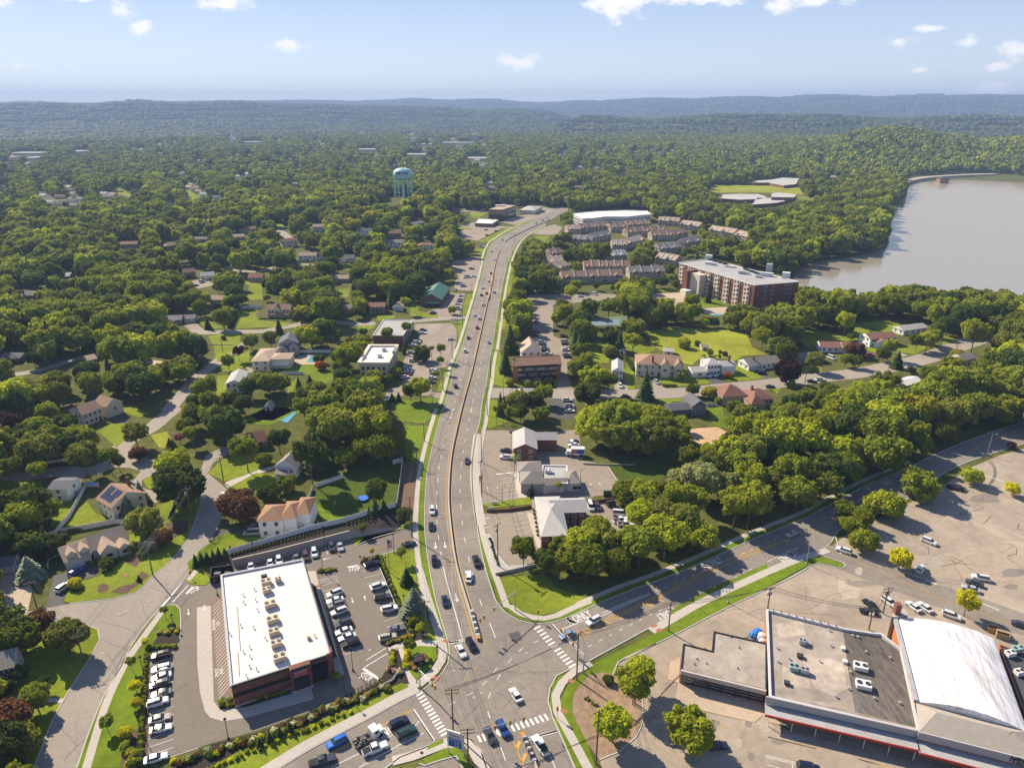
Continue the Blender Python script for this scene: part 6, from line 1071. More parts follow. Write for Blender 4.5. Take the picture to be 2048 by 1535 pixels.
cars(FQ, 'standing alone in the wide shopping lot', [(1230,1100,1340,1145,'white','suv'),(1190,1375,1245,1310,'white','suv'),(1425,680,1560,715,'black','pickup')],'from the top')
cars(D, 'parked in front of the small shops', [(700,1355,775,1350,'navy','sedan'),(1375,1515,1550,1545,'navy','suv')])
cars(M, 'driving on the avenue beside the cream stucco building', [(1345,1150,1320,1110,'dark grey','suv'),(1440,790,1415,750,'white','suv'),(1470,655,1465,620,'dark grey','sedan'),(1690,700,1655,665,'silver','sedan'),(1565,550,1545,520,'red','suv'),(1580,455,1570,425,'white','suv'),(1530,420,1530,395,'white','sedan'),(1620,315,1615,285,'white','suv'),(1600,215,1600,185,'black','sedan'),(1655,192,1655,172,'dark grey','sedan'),(1730,185,1725,155,'white','suv'),(1612,140,1612,115,'white','sedan'),(1675,70,1668,45,'white','sedan')],'from the bottom')
cars(S, 'driving on the far part of the avenue', [(1425,1350,1405,1320,'white','sedan'),(1450,1270,1435,1245,'dark grey','sedan'),(1480,1130,1470,1105,'white','sedan'),(1450,1045,1440,1020,'white','sedan'),(1560,925,1545,905,'white','suv'),(2005,695,2025,685,'white','sedan'),(1965,722,1975,712,'dark grey','sedan'),(1895,750,1915,742,'white','sedan')],'from the bottom')
cars(M, 'parked near the cream stucco building', [(970,555,1040,560,'dark grey','sedan'),(1255,655,1325,650,'white','sedan'),(985,590,1020,590,'white','sedan'),(900,685,980,680,'white','suv'),(870,715,930,710,'white','sedan'),(850,790,910,785,'silver','sedan'),(910,855,965,850,'dark grey','suv'),(860,875,940,868,'white','suv'),(1070,970,1125,965,'white','sedan'),(800,955,880,950,'silver','suv'),(820,980,890,980,'white','sedan'),(790,1010,880,1010,'red','suv'),(775,1045,860,1035,'white','suv'),(1085,1000,1140,1000,'silver','sedan'),(1070,1045,1120,1045,'white','sedan'),(1060,1090,1110,1090,'dark grey','sedan'),(620,1245,640,1270,'white','sedan')])
cars(M, 'parked beside the green roofed shop', [(1355,210,1435,205,'white','sedan'),(1340,270,1410,262,'grey','sedan'),(1350,245,1415,240,'silver','sedan'),(1325,292,1395,290,'white','sedan'),(1330,340,1380,340,'white','van'),(1080,370,1145,372,'white','sedan'),(1060,390,1145,385,'navy','sedan'),(1385,110,1440,105,'white','van'),(1325,155,1345,135,'white','sedan'),(1430,15,1500,15,'silver','sedan'),(1400,25,1480,20,'white','sedan')])
cars(NN, 'parked left of the aisle behind the brown office', [(605,472,665,478,'silver','sedan'),(600,555,665,560,'red','sedan'),(600,578,665,582,'navy','suv'),(580,605,655,615,'black','sedan'),(650,680,715,682,'silver','suv'),(655,700,720,705,'navy','suv'),(690,745,745,748,'grey','suv'),(690,768,750,770,'dark grey','suv'),(700,800,790,800,'white','sedan')])
cars(NN, 'parked right of the aisle behind the brown office', [(805,565,840,562,'black','sedan'),(880,620,940,622,'brown','suv'),(885,680,960,682,'white','van'),(885,700,965,702,'dark grey','sedan'),(890,745,965,740,'white','sedan'),(885,762,975,762,'white','suv'),(900,812,970,812,'black','sedan'),(915,832,980,830,'dark grey','suv')])
cars(NN, 'parked in the small lot by the turret shop', [(915,1275,975,1275,'white','suv'),(940,1335,1000,1335,'silver','suv'),(945,1355,1000,1358,'dark grey','sedan'),(945,1385,1000,1385,'white','sedan'),(1060,215,1100,212,'white','sedan'),(1205,190,1245,200,'white','van')])
cars(NN, 'parked at the white house with blue garage doors', [(1470,1060,1475,1095,'beige','suv'),(1515,1075,1525,1100,'dark grey','sedan'),(1480,1115,1495,1145,'white','suv')]); cars(NN, 'parked along the side street', [(1495,1240,1600,1250,'black','suv')]); cars(NN, 'parked in the drive of the beige mansion', [(1835,1075,1885,1110,'silver','suv')])
cars(O, 'parked beside the white split level house', [(805,760,875,780,'white','suv'),(865,755,930,775,'white','suv')]); cars(O, 'parked outside the long white ranch house', [(1350,700,1420,710,'white','suv'),(1370,740,1430,745,'black','suv')]); cars(O, 'parked on the side street near the purple tree', [(1440,880,1530,880,'dark grey','sedan'),(1870,825,1955,830,'black','sedan'),(1965,810,2035,810,'white','suv')])
cars(P, 'parked by the red roofed ranch house', [(605,715,685,730,'red','sedan'),(250,740,330,770,'white','van')]); cars(L, 'parked in the drive at the left wood', [(245,75,310,55,'white','van'),(310,50,370,35,'white','van'),(185,105,240,98,'grey','sedan'),(800,45,880,45,'dark grey','sedan')]); cars(A, 'parked near the block wall', [(548,10,600,-20,'navy','sedan')]) if False else None
cars(S, 'parked in the lots around the far bend', [(1370,815,1420,815,'red','sedan'),(1475,828,1515,828,'black','sedan'),(1385,868,1425,868,'dark grey','sedan'),(1335,990,1385,995,'white','sedan'),(1325,975,1365,978,'silver','sedan'),(1180,1295,1230,1298,'white','van'),(1255,1290,1290,1292,'white','sedan'),(1225,1210,1265,1212,'dark grey','sedan'),(985,1095,1015,1110,'white','van'),(1640,715,1700,705,'white','sedan'),(1920,610,1945,612,'dark grey','sedan'),(1970,635,1995,640,'black','sedan')])
# lorry with a box body, crew truck, boat
c0 = G(*HQ(1385,440)); rt = thing('box_truck','white box truck with a red and blue advert on its side','truck', (c0.x, c0.y, .05),math.pi * .985)
m = MB(); m.box(-4.2,1.1,-1.2,1.2,1.0,3.5); m.build('cargo_box',trim_white, rt); m = MB(); m.box(1.2,2.9,-1.1,1.1,.5,2.3); m.box(2.9,3.3,-1.0,1.0,.5,1.4); m.build('cab',trim_white, rt); m = MB(); m.box(1.9,2.6,-1.12,1.12,1.5,2.1); m.box(2.88,2.93,-.95,.95,1.45,2.15); m.build('windows',glassm, rt)
m = MB(); m.box(-1.2,.95,1.2,1.23,1.35,3.1); m.build('advert_red',pm('ad_red', (.48,.17,.17),.5,.3,2),rt); m = MB(); m.box(-4.0,-1.2,1.2,1.235,1.35,3.1); m.build('advert_blue',pm('ad_blue', (.03,.10,.38),.5,.3,2),rt)
for x in (2.1,-2.6):
    for s in (-1,1): m = MB(); m.tube((x, s * .85,.45),(x, s * 1.15,.45),.45,.45,14); m.build('wheel',tyre_m, rt)
a_, b_ = G(*Z(960,640)),G(*Z(1430,360)); c0 = (a_ + b_) / 2; rt = thing('flatbed_truck','white work truck with a cluttered open bed in the waiting queue','truck', (c0.x, c0.y, .05),math.atan2(b_.y - a_.y, b_.x - a_.x))
m = MB(); m.box(.6,2.3,-1.15,1.15,.6,2.6); m.box(2.3,3.5,-1.0,1.0,.6,1.6); m.build('cab',trim_white, rt); m = MB(); m.box(2.28,2.34,-1,1,1.7,2.45); m.box(1.2,2.0,-1.17,1.17,1.6,2.3); m.build('windows',glassm, rt); m = MB(); m.box(-3.4,.5,-1.2,1.2,.8,1.0); m.build('bed',metal_d, rt); m = MB(); r_ = random.Random(2)
for i in range(16): x, y = r_.uniform(-3.2,.2),r_.uniform(-1,1); m.box(x - .25,x + .25,y - .12,y + .12,1.0,1.15 + r_.random() * .6)
m.build('cargo',pm('cargo_mix', (.22,.18,.13),.8,.5,4),rt)
for x in (2.6,-2.2):
    for s in (-1,1): m = MB(); m.tube((x, s * .85,.45),(x, s * 1.15,.45),.45,.45,14); m.build('wheel',tyre_m, rt)
# ---------------------------------------------------------------- poles, lamps, signals
def top_h(base_px, top_px):
    b = G(*base_px); d = ray(*top_px); t = b.y / d[1]; return b, CAM_H + d[2] * t
WP = {}
def upole(key, base_px, top_px, label, ang=.3,arms=1,cans=0,lamp=False, name='utility_pole'):
    b, h = top_h(base_px, top_px); h = min(max(h, 7),15); rt = thing(name, label, 'utility pole', (b.x, b.y, 0),ang, 'wooden utility poles'); m = MB(); m.tube((0,0,-.2),(0,0,h),.20,.14,9); m.build('pole',wood, rt)
    for k in range(arms): m = MB(); m.box(-1.5,1.5,-.08,.08,h - .5 - k * 1.0,h - .36 - k * 1.0); [m.tube((x, 0,h - .36 - k),(x, 0,h - .1 - k),.06,.05,6) for x in (-1.35,-.7,.7,1.35)]; m.build('crossarm',wood, rt)
    for k in range(cans): s = (-1,1,0)[k]; m = MB(); m.lathe([(.28,h - 2.6),(.30,h - 1.6),(.12,h - 1.45)], 12,0,(s * .48,.12 if s else -.4)); m.build('transformer',metal_g, rt)
    if lamp: m = MB(); m.tube((0,0,h - 1.8),(2.0,0,h - 1.2),.05); m.box(1.8,2.6,-.14,.14,h - 1.3,h - 1.15); m.build('lamp_arm',metal_g, rt)
    WP[key] = (b.x, b.y, h, ang); LAND.append((b.x, b.y, 'the utility pole')) if False else None; return rt
UP = [('w1',A(672,700),A(615,480),'leaning utility pole on the lawn at the lower left bend', .5,1,0),('w2',J(1220,1395),J(1165,1150),'utility pole beside the mulch beds of the grey dormered house', .5,1,0),('w3',J(1535,980),J(1500,700),'utility pole with a transformer beside the big dark tree', .5,1,1),('w4',I(190,655),I(155,450),'bare utility pole at the corner of the driveway path', .9,1,0),('w0',A(310,310),A(205,50),'utility pole next to the second driveway at lower left', .5,1,0),
      ('a1',C(213,500),C(200,200),'utility pole beside the blue spruce of the drugstore', .1,1,0),('a0',C(425,1260),C(400,900),'tall utility pole at the lower left crosswalk', .1,2,0),('s1',C(545,1500),C(510,1215),'dark utility pole just right of the price sign', .1,2,0),('e1',C(1408,835),C(1420,465),'utility pole at the right crosswalk with a lattice of wires', .9,1,0),('e2',D(345,445),D(352,215),'utility pole on the grass strip above the small shop', .9,2,0),('e3',D(1137,262),D(1143,140),'utility pole with two transformers behind the shop block', .2,1,2),('e4',E(915,305),E(945,95),'brown utility pole beside the theatre chimney', .2,2,2),('e5',E(803,432),E(822,275),'short utility pole with transformers behind the shop block', .2,1,3),('s2',C(1562,1500),C(1570,960),'utility pole in the tan mulch bed', .5,1,0),
      ('a2',I(1690,1090),I(1690,690),'utility pole above the lower avenue driveway', .1,1,0),('a3',I(1730,530),I(1735,400),'utility pole on the green bank of the avenue', .1,1,0),('a4',HQ(195,330),HQ(185,180),'utility pole by the path up the green bank', .1,1,0),('h1',HQ(780,1320),HQ(762,985),'utility pole with a transformer on the white gravel bed', .9,1,1),('r1',HQ(648,720),HQ(642,480),'utility pole at the clinic entrance sidewalk', .9,1,0),('r2',HQ(650,495),HQ(645,230),'utility pole at the brick gabled office entrance', .9,1,0),('r3',M(1660,1435),M(1655,1150),'utility pole on the lawn below the side street', .9,1,0),('r4',M(1697,1050),M(1705,830),'utility pole by the conifers of the brown office', .9,1,0),('r5',M(1795,480),M(1765,270),'utility pole right of the avenue near the rounded tree', .9,1,0),
      ('b1',M(1102,1400),M(1105,1210),'utility pole below the cream stucco building', .1,1,0),('b2',M(1210,1180),M(1210,955),'utility pole between the slim trees of the parking lot', .1,1,0),('b3',M(1303,860),M(1298,640),'utility pole at the drive by the slim trees', .1,1,0),('b4',M(1355,690),M(1362,525),'utility pole on the verge beside the open lot', .1,1,0),('b5',M(1410,540),M(1415,360),'utility pole behind the white roadside board', .1,1,0),('b6',M(1505,240),M(1505,90),'utility pole on the verge by the green roofed shop', .1,1,0),('c1',S(1340,1180),S(1340,1040),'thin utility pole left of the avenue before the far bend', .1,1,0),('c2',S(1385,1090),S(1385,880),'thin tall utility pole at the far crossing', .1,1,0),('c3',S(1610,1260),S(1612,1095),'thin utility pole right of the avenue before the bend', .9,1,0),('c4',S(1660,1070),S(1660,960),'thin utility pole right of the far crossing', .9,1,0),('c5',S(1685,1000),S(1688,880),'thin utility pole on the right kerb at the bend', .9,1,0),('k1',K(500,975),K(465,720),'utility pole in the shaded street at the left', .5,1,0),('l1',L(245,960),L(215,840),'utility pole in the shade left of the tree lined street', .5,1,0),('l2',L(490,790),L(470,640),'utility pole on the lawn with the round flower bed', .5,1,0),('o1',O(738,890),O(752,770),'street side pole in front of the white split level house', .3,1,0),('o2',O(1840,850),O(1878,670),'pole beside the parked black car on the side street', .3,1,0),('p1',P(1428,690),P(1452,575),'pole at the far end of the side street', .3,1,0)]
for k_, b_, t_, lb, an, ar, ca in UP: upole(k_, b_, t_, lb, an, ar, ca)
wire_m = pm('wire', (.03,.03,.03),.6,0)
def wire(p, q, label, sag=1.0,offs=(-1.35,-.7,.7,1.35),r=.034,dz=-.15):
    (x0,y0,h0,a0),(x1,y1,h1,a1) = p, q; m = MB()
    for o in offs:
        A0 = Vector((x0 + o * math.cos(a0),y0 + o * math.sin(a0),h0 + dz)); B0 = Vector((x1 + o * math.cos(a1),y1 + o * math.sin(a1),h1 + dz)); n = 8; prev = A0
        for i in range(1,n + 1): t = i / n; c = A0.lerp(B0,t); c.z -= sag * 4 * t * (1 - t); m.tube(prev, c, r, r, 4,0,False); prev = c
    o = m.build('power_line',wire_m); tag(o, label, 'wires','overhead power lines')
for a_, b_, lb in (('w0','w1','overhead wires over the lower left side street'),('w1','w2','overhead wires above the lower left bend'),('w2','w3','overhead wires along the curving residential road'),('w3','w4','overhead wires past the big dark tree'),('a0','a1','overhead wires in front of the blue spruce'),('a1','a2','overhead wires along the drugstore lawn'),('a2','a3','overhead wires above the brown mulch bank'),('a3','a4','overhead wires along the green bank'),('a4','b1','overhead wires between the bank path and stucco building'),('s1','a0','overhead wires over the lower left crosswalk'),('a0','e1','long overhead wires crossing the whole junction'),('e1','e2','overhead wires along the grass strip by the road'),('e2','e3','overhead wires behind the small stepped shop'),('e3','e5','overhead wires along the back of the shop block'),('e5','e4','short overhead wires beside the theatre'),('s2','e1','overhead wires above the tan mulch bed'),('b1','b2','overhead wires beside the slim parking lot trees'),('b2','b3','overhead wires past the parking lot entrance'),('b3','b4','overhead wires along the open lot'),('b4','b5','overhead wires by the white roadside board'),('b5','b6','overhead wires along the green roofed shop'),('h1','r1','overhead wires along the clinic sidewalk'),('r1','r2','overhead wires between clinic and brick office'),('r2','r3','overhead wires up to the side street lawn'),('r3','r4','overhead wires over the side street mouth'),('r4','r5','overhead wires beside the brown office conifers')):
    wire(WP[a_],WP[b_],lb)
def lampost(base_px, top_px, label, m_=None, arm=0,name='lamp_post',grp='black lamp posts around the drugstore lot'):
    b, h = top_h(base_px, top_px); h = min(max(h, 3.5),12); m_ = m_ or trim_black; rt = thing(name, label, 'lamp post', (b.x, b.y, 0),0,grp); m = MB(); m.tube((0,0,0),(0,0,h),.10,.07,8); m.build('post',m_, rt); m = MB(); m.lathe([(.25,0),(.25,.5),(.12,.6)], 10); m.build('base',concrete if m_ is not trim_black else m_, rt)
    m = MB()
    if arm: m.tube((0,0,h - .1),(arm, 0,h),.04,.04,6); m.box(min(arm, arm * 1.35),max(arm, arm * 1.35),-.16,.16,h - .06,h + .08)
    else: m.lathe([(.10,h),(.34,h + .12),(.30,h + .40),(.06,h + .55)], 10)
    m.build('lamp_head',m_, rt)
for i, (b_, t_, lb) in enumerate(((B(440,290),B(420,145),'black lamp post at the left end of the block wall'),(B(995,155),B(980,15),'black lamp post in the middle of the block wall'),(B(1548,225),B(1535,75),'black lamp post by the drugstore entry drive'),(B(980,375),B(965,230),'black lamp post on the small planted island'),(B(1220,1160),B(1205,985),'black lamp post on the paved island right of the drugstore'),(B(1160,1365),B(1145,1210),'black lamp post on the fence line below the drugstore'),(B(1485,360),B(1478,260),'black lamp post in the hedge near the flag pole'),(B(1630,660),B(1620,565),'black lamp post in the hedge beside the blue spruce'),(A(1385,410),A(1370,320),'black lamp post on the grass by the monument bed'),(A(1150,800),A(1120,655),'upper black lamp post on the left lawn strip'),(A(1132,1280),A(1092,1120),'lower black lamp post on the left lawn strip'),(A(1822,1305),A(1785,1150),'black lamp post below the curved concrete lane'),(A(1735,160),A(1690,50),'black lamp post beside the trash enclosure'))): lampost(b_, t_, lb)
for b_, t_, lb, ar in ((FQ(1070,825),FQ(1115,645),'tall pale light pole between two street trees', 1.4),(FQ(1745,440),FQ(1795,270),'tall pale light pole at the upper lot entrance', 1.4),(FQ(305,1305),FQ(340,1115),'pale light pole on the tip of the grass island', 1.2),(D(820,220),D(860,15),'pale light pole with a banner on the grass strip', 1.2),(HQ(815,815),HQ(820,685),'dark light pole at the corner of the clinic lot', 1.0),(HQ(912,580),HQ(914,480),'dark light pole between clinic and brick office', 1.0),(HQ(1438,660),HQ(1440,545),'dark hooked light pole behind the clinic', 1.2),(M(990,440),M(985,290),'light pole in front of the green roofed shop', .8),(M(1250,1040),M(1250,880),'light pole at the stucco building entrance', .8),(M(1825,1240),M(1832,1050),'light pole at the mouth of the side street', .8)): lampost(b_, t_, lb, metal_g if 'pale' in lb else metal_d, ar, 'light_pole','tall light poles along roads and lots')
def signal_head(rt, x, y, z, name='signal_head'):
    m = MB(); m.box(x - .22,x + .22,y - .18,y + .18,z - 1.15,z, 0); [m.lathe([(.13,z - .2 - k * .36),(.13,z - .19 - k * .36)], 8,1,(x, y - .2)) for k in range(3)]; m.build(name, [amber, trim_black],rt)
def mast(base_px, top_px, arm_end_px, heads_px, label, double=False):
    b, h = top_h(base_px, top_px); h = min(max(h, 6.0),8.5); rt = thing('traffic_signal',label, 'traffic light', (b.x, b.y, 0),0,'traffic signals on mast arms'); m = MB(); m.tube((0,0,0),(0,0,h),.18,.13,10); m.build('pole',metal_g, rt); ha = h - .4; e = G(arm_end_px[0],arm_end_px[1],ha); m = MB(); m.tube((0,0,ha),(e.x - b.x, e.y - b.y, ha + .2),.11,.06,8)
    if double: m.tube((0,0,ha - .9),(e.x - b.x, e.y - b.y, ha - .5),.07,.05,8)
    m.build('mast_arm',metal_g, rt); d = Vector((e.x - b.x, e.y - b.y, 0)); L_ = d.length
    for q in heads_px: p = G(q[0],q[1],ha - .4); k = max(.15,min(1.0,(Vector((p.x - b.x, p.y - b.y, 0)).dot(d)) / L_ ** 2)); signal_head(rt, d.x * k, d.y * k, ha + .35)
    return rt
mast(C(918,275),C(918,120),C(640,350),(C(765,280),C(688,345),C(640,365)),'signal mast reaching left from the corner lawn'); mast(C(160,895),C(152,750),C(280,885),(C(245,880),C(277,900)),'short double signal mast at the drugstore corner',True)
mast(C(510,1430),C(508,1285),C(1010,1130),(C(748,1190),C(870,1153),C(990,1150)),'long signal mast across the lower road'); mast(C(1460,780),C(1462,630),C(1285,430),(C(1280,435),C(1328,480),C(1375,550)),'signal mast over the right hand stop line',True)
for q, t_, lb in ((C(1253,1140),C(1258,1030),'low crossing signal at the lower right corner'),(C(1100,360),C(1100,300),'low crossing signal at the upper right corner')):
    b, h = top_h(q, t_); rt = thing('crossing_signal',lb, 'traffic light', (b.x, b.y, 0)); m = MB(); m.tube((0,0,0),(0,0,3.2),.06); m.build('pole',metal_g, rt); signal_head(rt, 0,0,3.6)
# ---------------------------------------------------------------- median barriers
def barrier(w, label, h=.85):
    mb = MB(); strip(mb, w, -.32,.32,0,.25); strip(mb, w, -.16,.16,.25,h); o = mb.build('median_barrier',pm('barrier_conc', (.40,.35,.29),.9,.1,1)); tag(o, label, 'barrier','concrete median barriers')
barrier(MW_, 'long concrete barrier down the middle of the avenue'); barrier(smooth_path(wpath(T(S, (1588,942),(1620,915),(1700,870),(1850,800),(1990,740),(2047,715))),3),'concrete barrier beyond the far crossing'); barrier(smooth_path(wpath(T(C, (1000,1320),(1040,1420),(1085,1530),(1110,1600))),3),'concrete barrier south of the junction')
for a_, b_, lb in ((C(570,290),C(625,505),'dark crash cushion with yellow nose at the barrier end'),(C(985,1295),C(1075,1500),'dark crash cushion south of the junction')):
    p, q = G(*a_),G(*b_); rt = thing('crash_cushion',lb, 'crash cushion', (p.x, p.y, 0),math.atan2(q.y - p.y, q.x - p.x)); L_ = (q - p).length; n = 9
    for i in range(n): m = MB(); m.box(L_ * i / n + .1,L_ * (i + .8) / n, -.45,.45,.1,.95); m.build('cushion_segment',metal_d if i % 2 else metal_g, rt)
    m = MB(); k = (L_, L_ + .8) if q.y < p.y and 'barrier end' in lb else (-.8,0); m.box(k[0],k[1], -.45,.45,.1,.95); m.build('nose',amber, rt)
# ---------------------------------------------------------------- fences and walls
def fence(pts, label, h=1.8,m_=None, z=0.0,name='fence',cat='fence',th=.12,posts=True):
    w = [G(p[0],p[1],z) for p in pts]; o3 = w[0].copy(); rt = thing(name, label, cat, (o3.x, o3.y, z)); mb = MB(); pm_ = MB()
    for i in range(len(w) - 1):
        p, q = w[i] - o3,w[i + 1] - o3; L_ = (q - p).length; c = (p + q) / 2; mb.obox((c.x, c.y),(q.x - p.x, q.y - p.y),L_, th * .5,.05,h - .04)
        if posts:
            n = max(1,int(L_ / 2.4))
            for k in range(n + 1): a = p.lerp(q, k / n); m = MB()
            pm_.add([], [])
    mb.build('panel',m_ or vinyl, rt); pts_ = []
    if posts:
        cnt = 0
        for i in range(len(w) - 1):
            p, q = w[i] - o3,w[i + 1] - o3; L_ = (q - p).length; n = max(1,int(L_ / 3.6))
            for k in range(n + (i == len(w) - 2)):
                if cnt < 60: a = p.lerp(q, k / n); m = MB(); m.box(a.x - .09,a.x + .09,a.y - .09,a.y + .09,0,h + .06); m.build('post',m_ or vinyl, rt); cnt += 1
    q = [PX(p.x, p.y, z + h) for p in w] + [PX(p.x, p.y, z) for p in reversed(w)]; clr([(float(u),float(v)) for u, v in q]); return rt
WZ = 2.7
front = T(I, (275,1335),(600,1262),(880,1190),(1200,1105),(1430,1062),(1600,1030)); backp = T(I, (230,1225),(600,1118),(870,1040),(1160,970),(1340,912),(1560,850))
wf = [G(p[0],p[1]) for p in front]; wb_ = [G(p[0],p[1],WZ) for p in backp]; zt = [WZ, WZ, WZ, WZ, 1.6,.3]; o3 = wf[0]; rt = thing('retaining_wall','long grey block retaining wall behind the drugstore lot','wall', (o3.x, o3.y, 0)); m = MB(); n = len(wf)
mid = [wf[i].lerp(Vector((wb_[i].x, wb_[i].y, 0)),.10) for i in range(n)]
vs = [(p.x - o3.x, p.y - o3.y, 0) for p in wf] + [(mid[i].x - o3.x, mid[i].y - o3.y, zt[i]) for i in range(n)]; m.add(vs, [(i, i + 1,n + i + 1,n + i) for i in range(n - 1)])
m.add([(wf[0].x - o3.x, wf[0].y - o3.y, 0),(mid[0].x - o3.x, mid[0].y - o3.y, zt[0]),(wb_[0].x - o3.x, wb_[0].y - o3.y, WZ),(wb_[0].x - o3.x, wb_[0].y - o3.y, 0)], [(0,1,2,3)]); m.build('block_face',block, rt)
m = MB(); vs = [(mid[i].x - o3.x, mid[i].y - o3.y, zt[i]) for i in range(n)] + [(p.x - o3.x, p.y - o3.y, WZ) for p in wb_] + [(p.x - o3.x, p.y - o3.y, 0) for p in wb_]; m.add(vs, [(i, i + 1,n + i + 1,n + i) for i in range(n - 1)] + [(n + i, n + i + 1,2 * n + i + 1,2 * n + i) for i in range(n - 1)]); m.build('planted_slope',mulch_dk, rt)
m = MB()
for i in range(n - 1): p, q = mid[i],mid[i + 1]; c = (p + q) / 2 - o3; 
strip(m, [Vector((p.x - o3.x, p.y - o3.y, 0)) for p in mid[:4]], -.2,.2,WZ - .02,WZ + .12); m.build('cap',concrete, rt)
fence(backp, 'long white vinyl fence on top of the block wall', 1.9,vinyl, WZ)
clr(front + backp[::-1])
for pts, lb, h_, mm in ((T(I, (1570,845),(1592,690),(1614,490),(1540,512)),'white fence along the brown mulch bank', 1.9,vinyl),(T(I, (930,690),(1040,655),(1140,620)),'grey fence stretch under the dark yard trees', 1.7,vinyl),(T(I, (868,800),(900,712)),'short white fence beside the orange roofed house', 1.8,vinyl),(T(J, (440,1080),(560,930),(690,690),(790,690)),'white fence left of the solar panel house', 1.9,vinyl),(T(J, (380,1100),(450,1070),(700,1025),(900,985),(1070,985)),'white fence between the two houses at lower left', 1.9,vinyl),(T(J, (385,1345),(395,1270),(500,1225)),'white fence stub beside the dormered garage', 1.7,vinyl),(T(J, (325,510),(520,485)),'white rail fence behind the bare trunked tree', 1.1,vinyl),(T(J, (-10,1370),(100,1360),(175,1340)),'white gate fence at the lower left edge', 1.5,vinyl),(T(L, (1165,795),(1380,795),(1600,795)),'white fence behind the swimming pool', 1.8,vinyl),(T(L, (1690,820),(1800,830),(1890,838)),'white fence right of the swimming pool yard', 1.8,vinyl),(T(L, (1110,1015),(1310,1015)),'white fence on the lower side of the pool lawn', 1.6,vinyl),(T(L, (680,345),(890,345)),'white fence left of the farmhouse', 2.0,vinyl),(T(L, (1600,1130),(1680,1020),(1770,900)),'stone wall running down from the stucco building', 1.2,curb_m),(T(O, (835,1085),(930,1080)),'white fence beside the slate blue house', 1.7,vinyl),(T(NN, (1760,700),(1900,780)),'thin wooden fence on the big lawn', 1.0,wood_fence),(T(U, (680,1210),(890,1190)),'white fence at the old garage', 1.6,vinyl),(T(L, (345,715),(480,718),(590,718)),'low white retaining edge on the flower bed lawn', .6,vinyl)): fence(pts, lb, h_, mm, 0)
for pts, lb, h_, mm, nm in ((T(HQ, (690,890),(860,885),(1050,855)),'brick garden wall with a small sign beside the office', 1.1,brick, 'brick_wall'),(T(HQ, (1385,835),(1550,820),(1700,800)),'low brick wall behind the red brick office', 1.3,brick, 'brick_wall'),(T(HQ, (760,1395),(870,1370),(1080,1320)),'low pale block wall below the gravel bed', .9,block, 'block_wall'),(T(HQ, (1460,510),(1650,520),(1870,520)),'low wall along the dark lawn by the wood', .7,block, 'block_wall'),(T(X1,(800,1338),(786,1362),(720,1398),(640,1428)),'low grey garden wall in the planting below the drugstore', .9,block, 'garden_wall')): fence(pts, lb, h_, mm, 0,nm, 'wall', .5,False)
m_f = pm('fence_black', (.02,.02,.022),.5,0); rt = thing('railing','black railing below the drugstore drive','railing', (0,0,0)); w = wpath(T(B, (1180,1365),(1290,1310),(1430,1235))); m = MB()
for i in range(2): p, q = w[i],w[i + 1]; [m.tube((p.x, p.y, z_),(q.x, q.y, z_),.04,.04,5) for z_ in (.5,1.1)]
m.build('rail',m_f, rt)
for i in range(9): t = i / 8 * 2; k = min(1,int(t)); p = w[k].lerp(w[k + 1],t - k); m = MB(); m.box(p.x - .08,p.x + .08,p.y - .08,p.y + .08,0,1.2); m.build('rail_post',m_f, rt)
# trash enclosure
q = [G(*p, 2.3) for p in T(B, (90,335),(260,312),(275,370),(80,415))]; cx, cy = sum(p.x for p in q) / 4,sum(p.y for p in q) / 4; rt = thing('trash_enclosure','dark roofless trash enclosure with two bins inside','enclosure', (cx, cy, 0))
for i in range(4): p, p2 = q[i],q[(i + 1) % 4]; c = (p + p2) / 2; m = MB(); m.obox((c.x - cx, c.y - cy),(p2.x - p.x, p2.y - p.y),(p2 - p).length + .1 * i, .3,0,2.3); m.build('wall_panel',brick_dk, rt)
for k in (-1.6,1.4): m = MB(); m.box(k - .9,k + .9,-.7,.7,0,1.4); m.build('bin',metal_d, rt)
clr(T(B, (90,310),(280,300),(280,400),(170,440),(80,420)))
# ---------------------------------------------------------------- signs, flag, water tower, small things
b, h = top_h(B(1508,335),B(1495,105)); rt = thing('flagpole','flagpole with a striped red and white flag on the drugstore lawn','flagpole', (b.x, b.y, 0)); m = MB(); m.tube((0,0,0),(0,0,h),.09,.05); m.build('pole',metal_d, rt); fl_r = pm('flag_red', (.5,.05,.06),.7,0); fl_w = pm('flag_white', (.7,.68,.66),.7,0); fl_b = pm('flag_blue', (.03,.05,.2),.7,0); m = MB()
for i in range(13):
    z0 = h - 3.4 + i * .22; 
    for k in range(6): x0,x1 = .06 + k * .22,.06 + (k + 1) * .22; y0,y1 = .12 * math.sin(k * 1.3),.12 * math.sin((k + 1) * 1.3); mi = 2 if (i > 6 and k < 3) else i % 2; m.add([(x0,y0,z0),(x1,y1,z0 - .08),(x1,y1,z0 + .14),(x0,y0,z0 + .22),(x0,y0 + .03,z0),(x1,y1 + .03,z0 - .08),(x1,y1 + .03,z0 + .14),(x0,y0 + .03,z0 + .22)], [(0,1,2,3),(7,6,5,4)],mi)
m.build('flag', [fl_w, fl_r, fl_b],rt)
